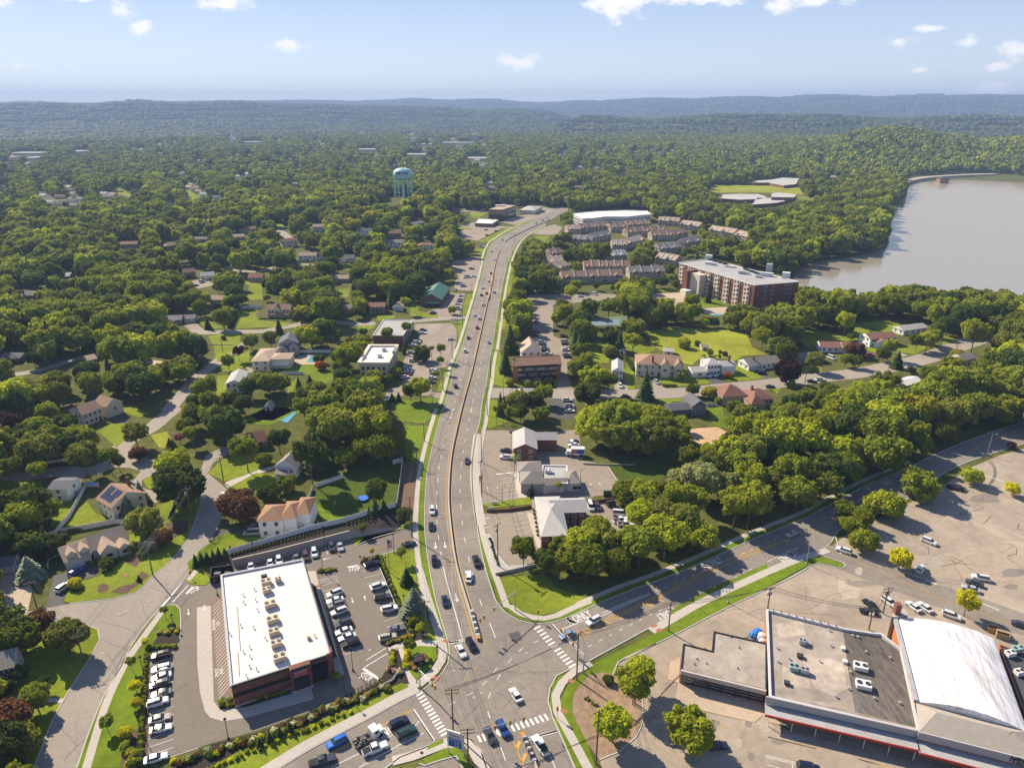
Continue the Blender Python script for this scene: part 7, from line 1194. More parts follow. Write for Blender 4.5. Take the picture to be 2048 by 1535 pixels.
# price sign at the lower corner
a_, b_ = G(*C(385,1410)),G(*C(468,1437)); rot = math.atan2(b_.y - a_.y, b_.x - a_.x); W_ = (b_ - a_).length; W_ = max(3.6,min(W_, 4.4)); rt = thing('price_sign','tall fuel price sign with red lettering over blue panels','sign', (a_.x, a_.y, 0),rot)
for x in (0,W_): m = MB(); m.tube((x, 0,0),(x, 0,6.6),.12,.12,8); m.build('post',trim_white, rt)
m = MB(); m.box(.1,W_ - .1,-.14,.14,2.2,6.6); m.build('sign_box',trim_white, rt); sblue = pm('sign_blue', (.02,.10,.33),.4,.05)
for z0,z1,mm in ((2.35,3.95,sblue),(4.05,4.5,pm('sign_blue2', (.10,.22,.45),.4,.05)),(4.62,4.85,sblue)): m = MB(); m.box(.3,W_ - .3,-.17,-.14,z0,z1); m.build('sign_panel',mm, rt)
tx = text_mesh('sign_lettering','Exxpress', .8,trim_red, rt, .01,bold=True); tx.data.transform(Matrix.Identity(4)); tx.location = (W_ / 2,-.16,5.6); tx.rotation_euler = (R(90),0,0); tx.scale = (.85,1,1)
for i, s_ in enumerate(('3.19','3.89')): tx = text_mesh('price_digits',s_, .62,trim_white, rt, .01,bold=True); tx.location = (W_ * .62,-.18,3.55 - i * .75); tx.rotation_euler = (R(90),0,0)
b = G(*B(1745,1110)); rt = thing('monument_sign','black monument sign with a pink and red panel among flowers','sign', (b.x, b.y, 0),.35); m = MB(); m.box(-1.3,1.3,-.35,.35,0,3.0); m.build('cabinet',trim_black, rt); m = MB(); m.box(-1.1,1.1,-.38,-.35,1.5,2.8); m.build('sign_panel',MATS['sign_pink'],rt); tx = text_mesh('sign_lettering','Walgreens', .42,MATS['sign_text_red'],rt, .01,bold=True); tx.location = (0,-.39,2.2); tx.rotation_euler = (R(90),0,0)
for px, lb, tp in ((B(1280,300),'stop sign at the planted island of the drugstore lot','STOP'),(C(178,1475),'stop sign on the corner lawn left of the price sign','STOP'),(A(1525,30),'small sign post at the grass island by the left road','')):
    b = G(*px); rt = thing('stop_sign' if tp else 'sign_post',lb, 'sign', (b.x, b.y, 0)); m = MB(); m.tube((0,0,0),(0,0,2.6),.04); m.build('post',metal_g, rt); m = MB(); n = 8; m.add([(.42 * math.cos(6.283 * (i + .5) / 8),-.03 + s, 2.3 + .42 * math.sin(6.283 * (i + .5) / 8)) for s in (-.02,.02) for i in range(8)], [tuple(range(7,-1,-1)),tuple(range(8,16))] + [(i, (i + 1) % 8,8 + (i + 1) % 8,8 + i) for i in range(8)]); m.build('sign_plate',trim_red, rt)
    if tp: tx = text_mesh('sign_lettering',tp, .28,trim_white, rt, .005,bold=True); tx.location = (0,-.06,2.3); tx.rotation_euler = (R(90),0,0)
b = G(*M(1290,495)); rt = thing('roadside_board','white framed roadside board beside the avenue','sign', (b.x, b.y, 0)); m = MB(); m.box(0,4.2,-.1,.1,1.0,3.4); m.build('board',trim_white, rt); m = MB(); m.box(.0,.15,-.12,.12,0,3.5); m.box(4.05,4.2,-.12,.12,0,3.5); m.build('posts',metal_d, rt)
b = G(*HQ(725,885)); tx = thing('name_board','small white name board on the brick garden wall','sign', (b.x, b.y, 1.1)); m = MB(); m.box(-.9,.9,-.06,.06,0,.7); m.build('board',trim_white, tx)
b = G(*HQ(755,830)); rt = thing('lawn_sign','small pale sign on the clinic lawn','sign', (b.x, b.y, 0)); m = MB(); m.box(-1.2,1.2,-.1,.1,.3,1.2); m.build('board',trim_white, rt)
# water tower
b = G(808,396); sc_t = 1.0; H0 = 46.0; _, ht = top_h((808,396),(808,336)); Rw = 20.0 * (b.length / 1422) * 1.0; tw = pm('tower_blue', (.36,.62,.62),.5,.05,.05); rt = thing('water_tower','pale blue water tower on many columns lettered with the town name','water tower', (b.x, b.y, -4)); zt_ = ht + 4; zb = zt_ * .60; Rw = 19.5 * math.hypot(b.x, b.y) / (F * 1.07)
m = MB(); prof = []
for i in range(15): a = -math.pi / 2 + math.pi * i / 14; prof.append((Rw * (abs(math.cos(a)) ** .62) + .02,(zt_ + zb * 1.06) / 2 + (zt_ - zb * 1.06) / 2 * math.sin(a) * (1 if a > 0 else 1)))
m.lathe(prof, 36); m.build('tank',tw, rt, smooth=True); m = MB(); m.lathe([(Rw * .11,0),(Rw * .11,zb * 1.15)], 14); m.build('riser_pipe',tw, rt)
for i in range(12): a = 6.283 * (i + .3) / 12; x, y = Rw * .95 * math.cos(a),Rw * .95 * math.sin(a); m = MB(); m.tube((x, y, 0),(x, y, (zt_ + zb) / 2),Rw * .035,Rw * .035,8); m.build('column',tw, rt)
m = MB(); [m.tube((Rw * .95 * math.cos(6.283 * (i + .3) / 12),Rw * .95 * math.sin(6.283 * (i + .3) / 12),zz),(Rw * .95 * math.cos(6.283 * (i + 1.3) / 12),Rw * .95 * math.sin(6.283 * (i + 1.3) / 12),zz),Rw * .014,None, 6) for i in range(12) for zz in (zb * .45,)]; m.build('ring_brace',tw, rt)
navy = pm('lettering_navy', (.01,.03,.09),.5,0); fa = math.atan2(-b.y, -b.x)
for i, ch in enumerate('WAYNE'):
    th = fa + (i - 2) * .27; tx = text_mesh('letter',ch, Rw * .42,navy, rt, Rw * .02,bold=True); zc = (zt_ + zb * 1.06) / 2 + (zt_ - zb) * .10; tx.location = (Rw * 1.0 * math.cos(th),Rw * 1.0 * math.sin(th),zc); tx.rotation_euler = (R(90),0,th + math.pi / 2)
for dx in (-.35,.3): m = MB(); m.tube((dx * Rw, 0,zt_ - .6),(dx * Rw, 0,zt_ + Rw * .35),.25,.2,6); m.lathe([(.1,zt_ + Rw * .3),(Rw * .09,zt_ + Rw * .38),(Rw * .09,zt_ + Rw * .48),(.1,zt_ + Rw * .52)], 10,0,(dx * Rw, 0)); m.build('antenna',trim_white, rt)
m = MB(); [m.tube((Rw * .45 * math.cos(i),Rw * .45 * math.sin(i),zt_ - 1.5),(Rw * .45 * math.cos(i),Rw * .45 * math.sin(i),zt_ + .9),.12,.12,5) for i in range(6)]; m.build('roof_rail',tw, rt)
LAND.append((b.x, b.y, 'the water tower')); TWR = (b.x, b.y)
# dam
w = smooth_path(wpath([(1806,368),(1830,362),(1860,358),(1925,354),(1990,352)]),10); mb = MB(); strip(mb, w, -7,7,-1,4.5); tag(mb.build('dam',pm('dam_stone', (.42,.36,.26),.95,.15,.1)),'long low stone dam at the far end of the lake','dam')
b = G(1884,366); rt = thing('gatehouse','small dark gatehouse standing in the lake at the dam','gatehouse', (b.x, b.y, 0)); m = MB(); m.box(-8,8,-6,6,0,8); m.build('wall',s_brown, rt); m = MB(); roof_mb(m, -8,8,-6,6,8,3,'hip'); m.build('roof', [r_dark, s_brown],rt)
# bins, tarp heap, boats, umbrellas, loungers, garbage heap
b = G(*D(1065,500)); rt = thing('tarp_heap','heap of goods under a bright blue and white tarp','heap', (b.x, b.y, 0)); m = MB(); r_ = random.Random(4); iv, if_ = [], []
for k, (dx, dy, s) in enumerate(((-.8,.6,1.5),(.6,-.4,1.6),(.2,1.6,1.4),(.5,-1.8,1.2))):
    prof = [(s * 1.0,0),(s * .95,s * .6),(s * .6,s * 1.05),(.05,s * 1.2)]; m.lathe(prof, 7,k % 2,(dx, dy))
m.build('tarp', [pm('tarp_blue', (.03,.16,.45),.5,.2,2),pm('tarp_white', (.5,.52,.52),.6,.2,2)],rt)
for px, lb, col_, ang in ((HQ(1680,840),'open skip heaped with scrap behind the office',metal_d, .4),(HQ(1655,760),'dark green dumpster at the end of the clinic lot',pm('skip_green', (.01,.07,.05),.6,.05),0),(HQ(1760,720),'white trailer box at the edge of the clinic lot',trim_white, .1),(E(1800,450),'tan dumpster with an open lid behind the theatre',pm('skip_tan', (.35,.25,.12),.7,.1),-.5),(E(1865,495),'second tan dumpster nearer the theatre roof',MATS['skip_tan'], -.5)):
    b = G(*px); rt = thing('dumpster',lb, 'dumpster', (b.x, b.y, 0),ang); m = MB(); m.box(-1.5,1.5,-1.0,-.9,0,1.6); m.box(-1.5,1.5,.9,1.0,0,1.6); m.box(-1.5,-1.4,-.9,.9,0,1.6); m.box(1.4,1.5,-.9,.9,0,1.6); m.box(-1.4,1.4,-.9,.9,0,.9); m.build('container',col_, rt)
    m = MB(); m.box(-1.5,1.5,.1,1.05,1.6,1.68); m.build('lid',col_, rt)
b = G(*P(285,755)); 
rt = thing('trampoline','round blue trampoline in the dark fenced yard','trampoline',tuple(G(*I(1300,795)))); m = MB(); m.lathe([(1.3,.8),(1.9,.85),(1.9,.9),(1.3,.9)], 20); m.build('mat',pm('tramp_blue', (.02,.12,.5),.6,0),rt)
for i in range(4): m = MB(); a = i * 1.57; m.tube((1.7 * math.cos(a),1.7 * math.sin(a),0),(1.7 * math.cos(a),1.7 * math.sin(a),.85),.05); m.build('leg',metal_g, rt)
um = pm('umbrella_blue', (.15,.32,.45),.7,0)
for px, lb in ((L(1158,880),'blue patio umbrella beside the swimming pool'),(J(735,705),'dark blue round playground canopy in the solar house yard')):
    b = G(*px); rt = thing('patio_umbrella',lb, 'umbrella', (b.x, b.y, 0)); m = MB(); m.tube((0,0,0),(0,0,2.5),.04); m.build('pole',trim_white, rt); m = MB(); m.lathe([(1.7,2.0),(.9,2.35),(.05,2.6)], 8); m.build('canopy',um, rt)
for i in range(5): b = G(*L(1265 + i * 16,850 - i * 4 + (i % 2) * 4)); rt = thing('sun_lounger','blue sun lounger in the row at the pool, %s from the left' % ORD[i],'lounger', (b.x, b.y, .15),1.1,'loungers beside the pool'); m = MB(); m.box(-.9,.5,-.3,.3,.25,.35); m.build('seat',um, rt); m = MB(); m.add([(.5,-.3,.25),(.5,.3,.25),(1.1,.3,.8),(1.1,-.3,.8),(.5,-.3,.35),(.5,.3,.35),(1.1,.3,.9),(1.1,-.3,.9)], [(4,5,6,7),(3,2,1,0),(0,4,7,3),(1,2,6,5)]); m.build('backrest',um, rt)
# solar panels on the cream house
solar = pm('solar_panel', (.012,.018,.045),.2,.15,3,spec=.7); hw, hd, hh_, hr = SOLAR; root_s = [o for o in bpy.data.objects if o.get('label','').startswith('cream two storey house with solar')][0]
for u0,u1,v0,v1 in ((.10,.42,.06,.24),(.10,.42,.25,.44),(.45,.80,.06,.24),(.52,.86,.25,.44)):
    q = [(hw * u, hd * v, hh_ + hr * v * 2 + .16) for u, v in ((u0,v0),(u1,v0),(u1,v1),(u0,v1))]; m = MB(); m.add(q + [(a, b, c - .12) for a, b, c in q], [(0,1,2,3),(7,6,5,4),(0,4,5,1),(1,5,6,2),(2,6,7,3),(3,7,4,0)]); m.build('solar_panel',solar, root_s)
# ---------------------------------------------------------------- shrubs, one by one
SHM = {}
def shrub_mesh(mat):
    if mat not in SHM:
        g = crown_geo(300 + len(SHM),6,260,.16,spread=.5,flat=.8,core=.85); V2 = g[0].copy(); V2[:, 2] += .62; SHM[mat] = np_mesh('shrub',V2,g[1],g[2],leafy[mat])
    return SHM[mat]
SHR = []
def shrub(px, r, mat, place, grp='clipped shrubs around lots and houses'):
    p = G(*px); o = bpy.data.objects.new('shrub',shrub_mesh(mat)); COL.objects.link(o); o.location = (p.x, p.y, .1); s = r * random.uniform(.85,1.15); o.scale = (s, s, s * .95); o.rotation_euler.z = random.random() * 6; SHR.append((o, mat, place)); o['category'] = 'shrub'; o['group'] = grp
def shrow(t, a_, b_, n, r, mats, place, jit=0):
    for i in range(n): k = i / max(1,n - 1); shrub(t(a_[0] + (b_[0] - a_[0]) * k + random.uniform(-jit, jit),a_[1] + (b_[1] - a_[1]) * k + random.uniform(-jit, jit)),r, mats[i % len(mats)],place)
def shrubs_all():
    shrow(A, (1170,640),(1130,1230),20,.75, ['mid'],'in the hedge of the left drugstore column'); shrow(A, (1130,1250),(1115,1520),9,.8, ['dark','mid'],'in the lower hedge of the left drugstore column'); shrow(A, (1010,1340),(1060,1530),9,1.2, ['olive','mid','lime'],'in the bed left of the lowest parked car', 22); shrow(A, (1190,580),(1400,575),11,.7, ['mid','light'],'around the monument bed by the left lot'); shrow(A, (1260,470),(1420,440),9,.75, ['cream','lime','gold'],'in the flowering bed by the left lot', 14)
    shrow(B, (1440,260),(1500,420),9,.75, ['mid'],'in the hedge near the flagpole'); shrow(B, (1510,450),(1690,870),22,.75, ['mid','dark'],'in the hedge right of the drugstore lot'); shrow(B, (1290,290),(1430,260),9,.7, ['olive','light','russet'],'on the island with the stop sign', 10); shrow(B, (950,375),(1070,360),8,.75, ['light','mid'],'on the small island with a lamp', 10); shrow(B, (1510,950),(1690,885),11,.75, ['gold','lime','olive'],'in the bed at the lower end of the hedge', 8)
    shrow(B, (1540,1010),(1530,1130),7,.75, ['mid','lime'],'beside the paved steps at the corner'); shrow(B, (1500,1160),(1590,1180),5,.9, ['cream','pink'],'flowering beside the paved steps', 8); shrow(B, (1650,1020),(1640,1130),6,.9, ['lime'],'in the yellow green arc by the monument sign', 4); shrow(B, (1660,1120),(1720,1150),4,.8, ['gold'],'golden in the corner flower bed', 4); shrow(B, (1780,1040),(1800,1070),4,.7, ['gold'],'golden behind the monument sign', 8); shrow(B, (1770,1110),(1830,1090),7,.7, ['cream','pink','dark'],'flowering in front of the monument sign', 12); shrow(B, (1680,740),(1750,820),4,.8, ['orange','light'],'below the blue spruce', 10)
    shrow(X1,(455,1412),(572,1386),16,.65, ['yellow','olive'],'along the front wall of the drugstore', 1); shrow(X1,(446,1410),(462,1400),5,1.1, ['cream','mid'],'at the lower left corner of the drugstore', 4); shrow(X1,(650,1358),(600,1372),6,.6, ['dark'],'below the glass corner of the drugstore', 1)
    shrow(X1,(350,1530),(560,1468),30,.9, ['lime','russet','olive','mid','cream','dark'],'in the mixed bed below the lot, left part', 7); shrow(X1,(560,1462),(780,1372),38,.9, ['gold','mid','russet','olive','cream','dark'],'in the mixed bed below the drugstore, right part', 7); shrow(X1,(400,1545),(700,1425),26,.6, ['mid','lime'],'in the lower row along the sidewalk', 3)
    shrow(I, (620,1112),(1300,925),30,.55, ['lime','olive'],'of tall grass on the block wall slope') if False else None
    for i in range(32): k = i / 31; p = Vector(wb_[0]).lerp(wb_[3],k) if k < .8 else Vector(wb_[3]).lerp(wb_[4], (k - .8) * 5); q = (mid[0].lerp(mid[3],k) if k < .8 else mid[3].lerp(mid[4], (k - .8) * 5)); o = bpy.data.objects.new('shrub',shrub_mesh('olive')); COL.objects.link(o); o.location = (p.x * .62 + q.x * .38,p.y * .62 + q.y * .38,WZ - .15); o.scale = (.45,.45,.8); o['category'] = 'shrub'; o['group'] = 'clipped shrubs around lots and houses'; SHR.append((o, 'olive','of ornamental grass on the block wall'))
    shrow(I, (1380,960),(1660,950),16,1.0, ['mid','olive','dark','light'],'in the planted corner above the entry drive', 26); shrow(HQ, (718,1110),(780,1310),10,.5, ['dark'],'on the white gravel bed', 6); shrow(HQ, (1065,880),(1100,1080),7,.6, ['mid'],'beside the path of the red brick office', 2); shrow(J, (480,1060),(640,1040),5,.9, ['mid'],'along the white fence of the dormered house'); shrow(J, (690,1300),(910,1300),5,1.0, ['dark','mid'],'in front of the stone gables', 14); shrow(L, (690,740),(740,760),3,.8, ['russet'],'near the purple street tree', 8) ; shrow(O, (780,600),(960,560),8,1.1, ['mid','dark','cream'],'on the big lawn behind the split level house', 30); shrow(O, (390,880),(520,880),6,.9, ['mid'],'in the row before the beige mansion'); shrow(C, (1480,980),(1560,1040),7,.45, ['olive','mid'],'in the tan mulch bed', 22)
    gr = {}
    for o, mt, pl in SHR: gr.setdefault((mt, pl), []).append(o)
    for (mt, pl),L_ in gr.items():
        for i, o in enumerate(L_): o['label'] = f'{MATWORD[mt]} shrub {pl}' + (f', {ORD[i]} of them' if len(L_) > 1 else '')
# ---------------------------------------------------------------- trees
def np_mesh(name, V_, faces4=None, faces3=None, mat=None, mat_idx=None, mats=None):
    me = bpy.data.meshes.new(name); n4 = 0 if faces4 is None else len(faces4); n3 = 0 if faces3 is None else len(faces3)
    me.vertices.add(len(V_)); me.vertices.foreach_set('co',np.asarray(V_, np.float32).ravel())
    loops = np.concatenate([np.asarray(f, np.int32).ravel() for f in (faces4,faces3) if f is not None and len(f)]); me.loops.add(len(loops)); me.loops.foreach_set('vertex_index',loops)
    st = np.concatenate([np.arange(n4) * 4,n4 * 4 + np.arange(n3) * 3]).astype(np.int32); me.polygons.add(n4 + n3); me.polygons.foreach_set('loop_start',st)
    for m in (mats or [mat]): me.materials.append(m)
    if mat_idx is not None: me.polygons.foreach_set('material_index',np.asarray(mat_idx, np.int32))
    me.update(calc_edges=True); return me
def ico(sub=1):
    t = (1 + 5 ** .5) / 2; v = [(-1,t, 0),(1,t, 0),(-1,-t, 0),(1,-t, 0),(0,-1,t),(0,1,t),(0,-1,-t),(0,1,-t),(t, 0,-1),(t, 0,1),(-t, 0,-1),(-t, 0,1)]
    f = [(0,11,5),(0,5,1),(0,1,7),(0,7,10),(0,10,11),(1,5,9),(5,11,4),(11,10,2),(10,7,6),(7,1,8),(3,9,4),(3,4,2),(3,2,6),(3,6,8),(3,8,9),(4,9,5),(2,4,11),(6,2,10),(8,6,7),(9,8,1)]
    v = [np.array(a, float) / np.linalg.norm(a) for a in v]
    for _ in range(sub):
        c = {}; nf = []
        def mid(a, b):
            k = (min(a, b),max(a, b))
            if k not in c: m = v[a] + v[b]; v.append(m / np.linalg.norm(m)); c[k] = len(v) - 1
            return c[k]
        for a, b, d in f: x, y, z = mid(a, b),mid(b, d),mid(d, a); nf += [(a, x, z),(b, y, x),(d, z, y),(x, y, z)]
        f = nf
    return np.array(v),np.array(f)
ICO1,ICO1F = ico(1); ICO2,ICO2F = ico(2)
def crown_geo(seed, nl=11,leaves=2600,leaf=.062,core=.80,spread=.62,flat=.80,jag=.5,sub=1,up=.0,lr=(.30,.50)):
    """unit crown (radius about 1,centre 0): lobed masses wrapped in leaf clumps"""
    r = np.random.RandomState(seed); C_ = []; Rr = []
    for i in range(nl):
        if i == 0: c = np.array([0,0,.05]); rad = .55
        else:
            a = i * 2.39996 + r.rand() * .7; zz = -0.55 + 1.35 * (i / nl) + r.uniform(-.12,.12); rr = spread * math.sqrt(max(.05,1 - (zz * .95) ** 2)) * r.uniform(.72,1.12); c = np.array([rr * math.cos(a),rr * math.sin(a),zz * .78]); rad = r.uniform(*lr) * (1.0 - .18 * max(0,zz))
        C_.append(c * np.array([1,1,flat])); Rr.append(rad)
    C_ = np.array(C_); Rr = np.array(Rr); C_[:, 2] += up
    V_ = []; F3 = []; o = 0
    iv, if_ = (ICO2,ICO2F) if sub == 2 else (ICO1,ICO1F)
    for c, rad in zip(C_, Rr):
        d = 1 + .16 * np.sin(iv[:, 0] * 5.1 + r.rand() * 6) * np.sin(iv[:, 1] * 4.7 + r.rand() * 6) * np.sin(iv[:, 2] * 5.6 + r.rand() * 6) + r.uniform(-.07,.07,len(iv))
        V_.append(c + iv * (rad * core * d)[:, None] * np.array([1,1,.85])); F3.append(if_ + o); o += len(iv)
    F4 = []
    if leaves:
        w = Rr ** 2 / np.sum(Rr ** 2); cnt = np.random.RandomState(seed + 1).multinomial(int(leaves * 1.5),w); pts = []; nrm = []
        for c, rad, n in zip(C_, Rr, cnt):
            u = r.normal(size=(n, 3)); u /= np.linalg.norm(u, axis=1)[:, None]; p = c + u * (rad * (1 + np.abs(r.normal(0,.13,n)) - .04))[:, None] * np.array([1,1,.88])
            dmin = np.min(np.linalg.norm((p[:, None, :] - C_[None]) / Rr[None, :, None],axis=2),axis=1); k = dmin > .80; pts.append(p[k]); nrm.append(u[k])
        p = np.concatenate(pts); u = np.concatenate(nrm)
        if len(p) > leaves: s_ = r.permutation(len(p))[:leaves]; p = p[s_]; u = u[s_]
        far_ = r.rand(len(p)) < .07; p = np.where(far_[:, None],p * (1 + .16 * r.rand(len(p)))[:, None],p); u = u + r.normal(0,jag, u.shape) + np.array([0,0,.15]); u /= np.linalg.norm(u, axis=1)[:, None]
        t = np.cross(u, r.normal(size=u.shape)); t /= np.linalg.norm(t, axis=1)[:, None] + 1e-9; b = np.cross(u, t); s = leaf * r.uniform(.55,1.35,len(p)); a1 = r.uniform(.6,1.0,len(p))
        q = np.stack([p - t * s[:, None] - b * (s * a1)[:, None],p + t * s[:, None] - b * (s * a1)[:, None] * .6,p + t * (s * .8)[:, None] + b * (s * a1)[:, None],p - t * s[:, None] * .7 + b * (s * a1)[:, None]],axis=1).reshape(-1,3)
        V_.append(q); F4 = np.arange(len(q)).reshape(-1,4) + o
    return np.concatenate(V_),(F4 if len(F4) else None),np.concatenate(F3),C_, Rr
def conifer_geo(seed, tiers=13,per=26,h=2.6,r0=.62,core=True):
    """unit conifer: base z=0,height h, spread r0"""
    r = np.random.RandomState(seed); q = []
    for k in range(tiers):
        t = k / (tiers - 1); z = h * (.06 + .92 * t); rad = r0 * (1 - t) ** .85 + .03
        n = max(6,int(per * (1 - .7 * t)))
        for i in range(n):
            a = 6.283 * (i + r.rand()) / n; L_ = rad * r.uniform(.75,1.12); d = np.array([math.cos(a),math.sin(a),0]); s = np.array([-math.sin(a),math.cos(a),0]); w = .11 * (1.1 - t * .6); dr = -.22 * L_ - .03; lift = r.uniform(-.03,.03)
            c0 = np.array([0,0,z + lift + .05]); q += [c0 + d * L_ * .25 - s * w * .7,c0 + d * L_ * .25 + s * w * .7,c0 + d * L_ + np.array([0,0,dr]) + s * w, c0 + d * L_ * 1.04 + np.array([0,0,dr]) - s * w]
    q = np.array(q); V_ = [q]; F4 = np.arange(len(q)).reshape(-1,4); o = len(q)
    n = 12; cone = []; f4 = []; rings = 7
    for k in range(rings + 1):
        t = k / rings; rr = (r0 * .70 * (1 - t) ** .9 + .01)
        for i in range(n): a = 6.283 * i / n; m = 1 + .13 * math.sin(i * 2.6 + k * 1.9); cone.append((rr * m * math.cos(a),rr * m * math.sin(a),h * (.08 + .9 * t)))
    for k in range(rings):
        for i in range(n): f4.append((o + k * n + i, o + k * n + (i + 1) % n, o + (k + 1) * n + (i + 1) % n, o + (k + 1) * n + i))
    return np.concatenate([q, np.array(cone)]),np.concatenate([F4,np.array(f4)]),None
def trunk_mesh(seed, hl=1.0,limbs=5,r=.045):
    """trunk from z=0 to z=1 (crown centre) with limbs, xy in crown radii"""
    rg = random.Random(seed); m = MB(); m.tube((0,0,0),(.02,.01,.45),r, r * .75,8); m.tube((.02,.01,.45),(0,.02,1.0),r * .75,r * .3,7)
    for i in range(limbs): a = i * 6.283 / limbs + rg.random(); z = .42 + .1 * i / limbs; m.tube((.02,.01,z),(.42 * math.cos(a),.42 * math.sin(a),z + rg.uniform(.28,.5)),r * .45,r * .15,5)
    me = bpy.data.meshes.new('trunk'); me.from_pydata(m.v, [],m.f); me.materials.append(barkm); return me
NEAR = [crown_geo(s, 17 + s % 6,3600,.062,core=.74,spread=(.66 + .06 * (s % 3)),flat=(.70 + .12 * (s % 3)),jag=.6,lr=(.20,.44)) for s in range(4)] + [crown_geo(s, 19,2900,.060,core=.50,spread=.74,flat=.85,jag=.7,lr=(.17,.36)) for s in (4,5)]
NEARM = {}
def near_crown(v, mat):
    k = (v, mat)
    if k not in NEARM: g = NEAR[v]; NEARM[k] = np_mesh('crown',g[0],g[1],g[2],leafy[mat])
    return NEARM[k]
TRK = [trunk_mesh(s) for s in range(3)]
CON = [conifer_geo(s) for s in range(3)]; CONM = {}
ARB = conifer_geo(11,16,16,2.6,.38)
def con_mesh(v, mat):
    k = (v, mat)
    if k not in CONM: g = ARB if v == 9 else CON[v]; CONM[k] = np_mesh('crown',g[0],g[1],None, leafy[mat])
    return CONM[k]
MATWORD = {'mid': 'mid green','light': 'bright green','dark': 'dark green','olive': 'olive green','yellow': 'yellowing','purple': 'dark purple','russet': 'reddish brown','orange': 'orange','conifer': 'dark green','blue': 'blue green','willow': 'pale grey green','lime': 'yellow green','cream': 'cream flowered','pink': 'pinkish','gold': 'golden'}
TREES = []   # (x, y, R, H, mat, kind, obj)
USED = {}
def describe(x, y, noun, extra=''):
    """label from the nearest landmark as seen in the photo"""
    u, v = PX(x, y, 0); best = sorted(LAND, key=lambda l: (l[0] - x) ** 2 + (l[1] - y) ** 2)[:1][0]
    lu, lv = PX(best[0],best[1], 0); du, dv = float(u - lu),float(v - lv)
    if abs(dv) * 1.3 > abs(du): rel = 'in front of' if dv > 0 else 'behind'
    else: rel = 'right of' if du > 0 else 'left of'
    return rel, best[2]
def name_all():
    """second pass: every tree gets a label that singles it out"""
    groups = {}
    for t in TREES:
        x, y, R_, H_, mat, kind, o = t; rel, lm = describe(x, y, kind); size = 'tall' if H_ > 15 else ('small' if H_ < 8 else 'broad' if R_ > 5.2 else 'medium')
        noun = {'conifer': 'conifer','arborvitae': 'narrow conifer'}.get(kind, 'tree'); key = f'{size} {MATWORD[mat]} {noun} {rel} {lm}'; d = min((l[0] - x) ** 2 + (l[1] - y) ** 2 for l in LAND); groups.setdefault(key, []).append((d, o))
    for key, L_ in groups.items():
        L_.sort(key=lambda a: a[0])
        for i, (d, o) in enumerate(L_):
            if len(L_) == 1: lab = key
            elif i == 0: lab = key + ',nearest'
            elif i == len(L_) - 1: lab = key + ',farthest'
            else: lab = key + f', {ORD[i]} nearest'
            w = lab.split(); o['label'] = ' '.join(w[:16])
RT = random.Random(21)
def tree(x, y, R_, H_, mat='mid',kind='tree',v=None, z=0.0):
    root = bpy.data.objects.new({'tree': 'broadleaf_tree','conifer': 'conifer_tree','arborvitae': 'conifer_tree'}[kind],None); COL.objects.link(root); root.location = (x, y, z); root.rotation_euler.z = RT.random() * 6.28
    root['category'] = 'tree'; root['group'] = 'conifers around the houses and lots' if kind != 'tree' else 'leafy trees between the roads and houses'
    if kind == 'tree':
        v = RT.randrange(6) if v is None else v; hc = H_ - R_ * .78
        t = bpy.data.objects.new('trunk',TRK[v % 3]); COL.objects.link(t); t.parent = root; t.scale = (R_, R_, max(1.5,hc)); c = bpy.data.objects.new('crown',near_crown(v, mat)); COL.objects.link(c); c.parent = root; c.location.z = max(R_ * .8,hc); c.scale = (R_, R_ * RT.uniform(.88,1.1),R_ * RT.uniform(.9,1.15))
    else:
        c = bpy.data.objects.new('crown',con_mesh(9 if kind == 'arborvitae' else RT.randrange(3),mat)); COL.objects.link(c); c.parent = root; c.scale = (R_ / (.38 if kind == 'arborvitae' else .62),R_ / (.38 if kind == 'arborvitae' else .62),H_ / 2.6); t = bpy.data.objects.new('trunk',TRK[0]); COL.objects.link(t); t.parent = root; t.scale = (3,3,H_ * .5)
    TREES.append((x, y, R_, H_, mat, kind, root)); return root
def ft(px, R_, H_, mat='mid',kind='tree'):
    p = G(*px); return tree(p.x, p.y, R_, H_, mat, kind)
random.seed(9)
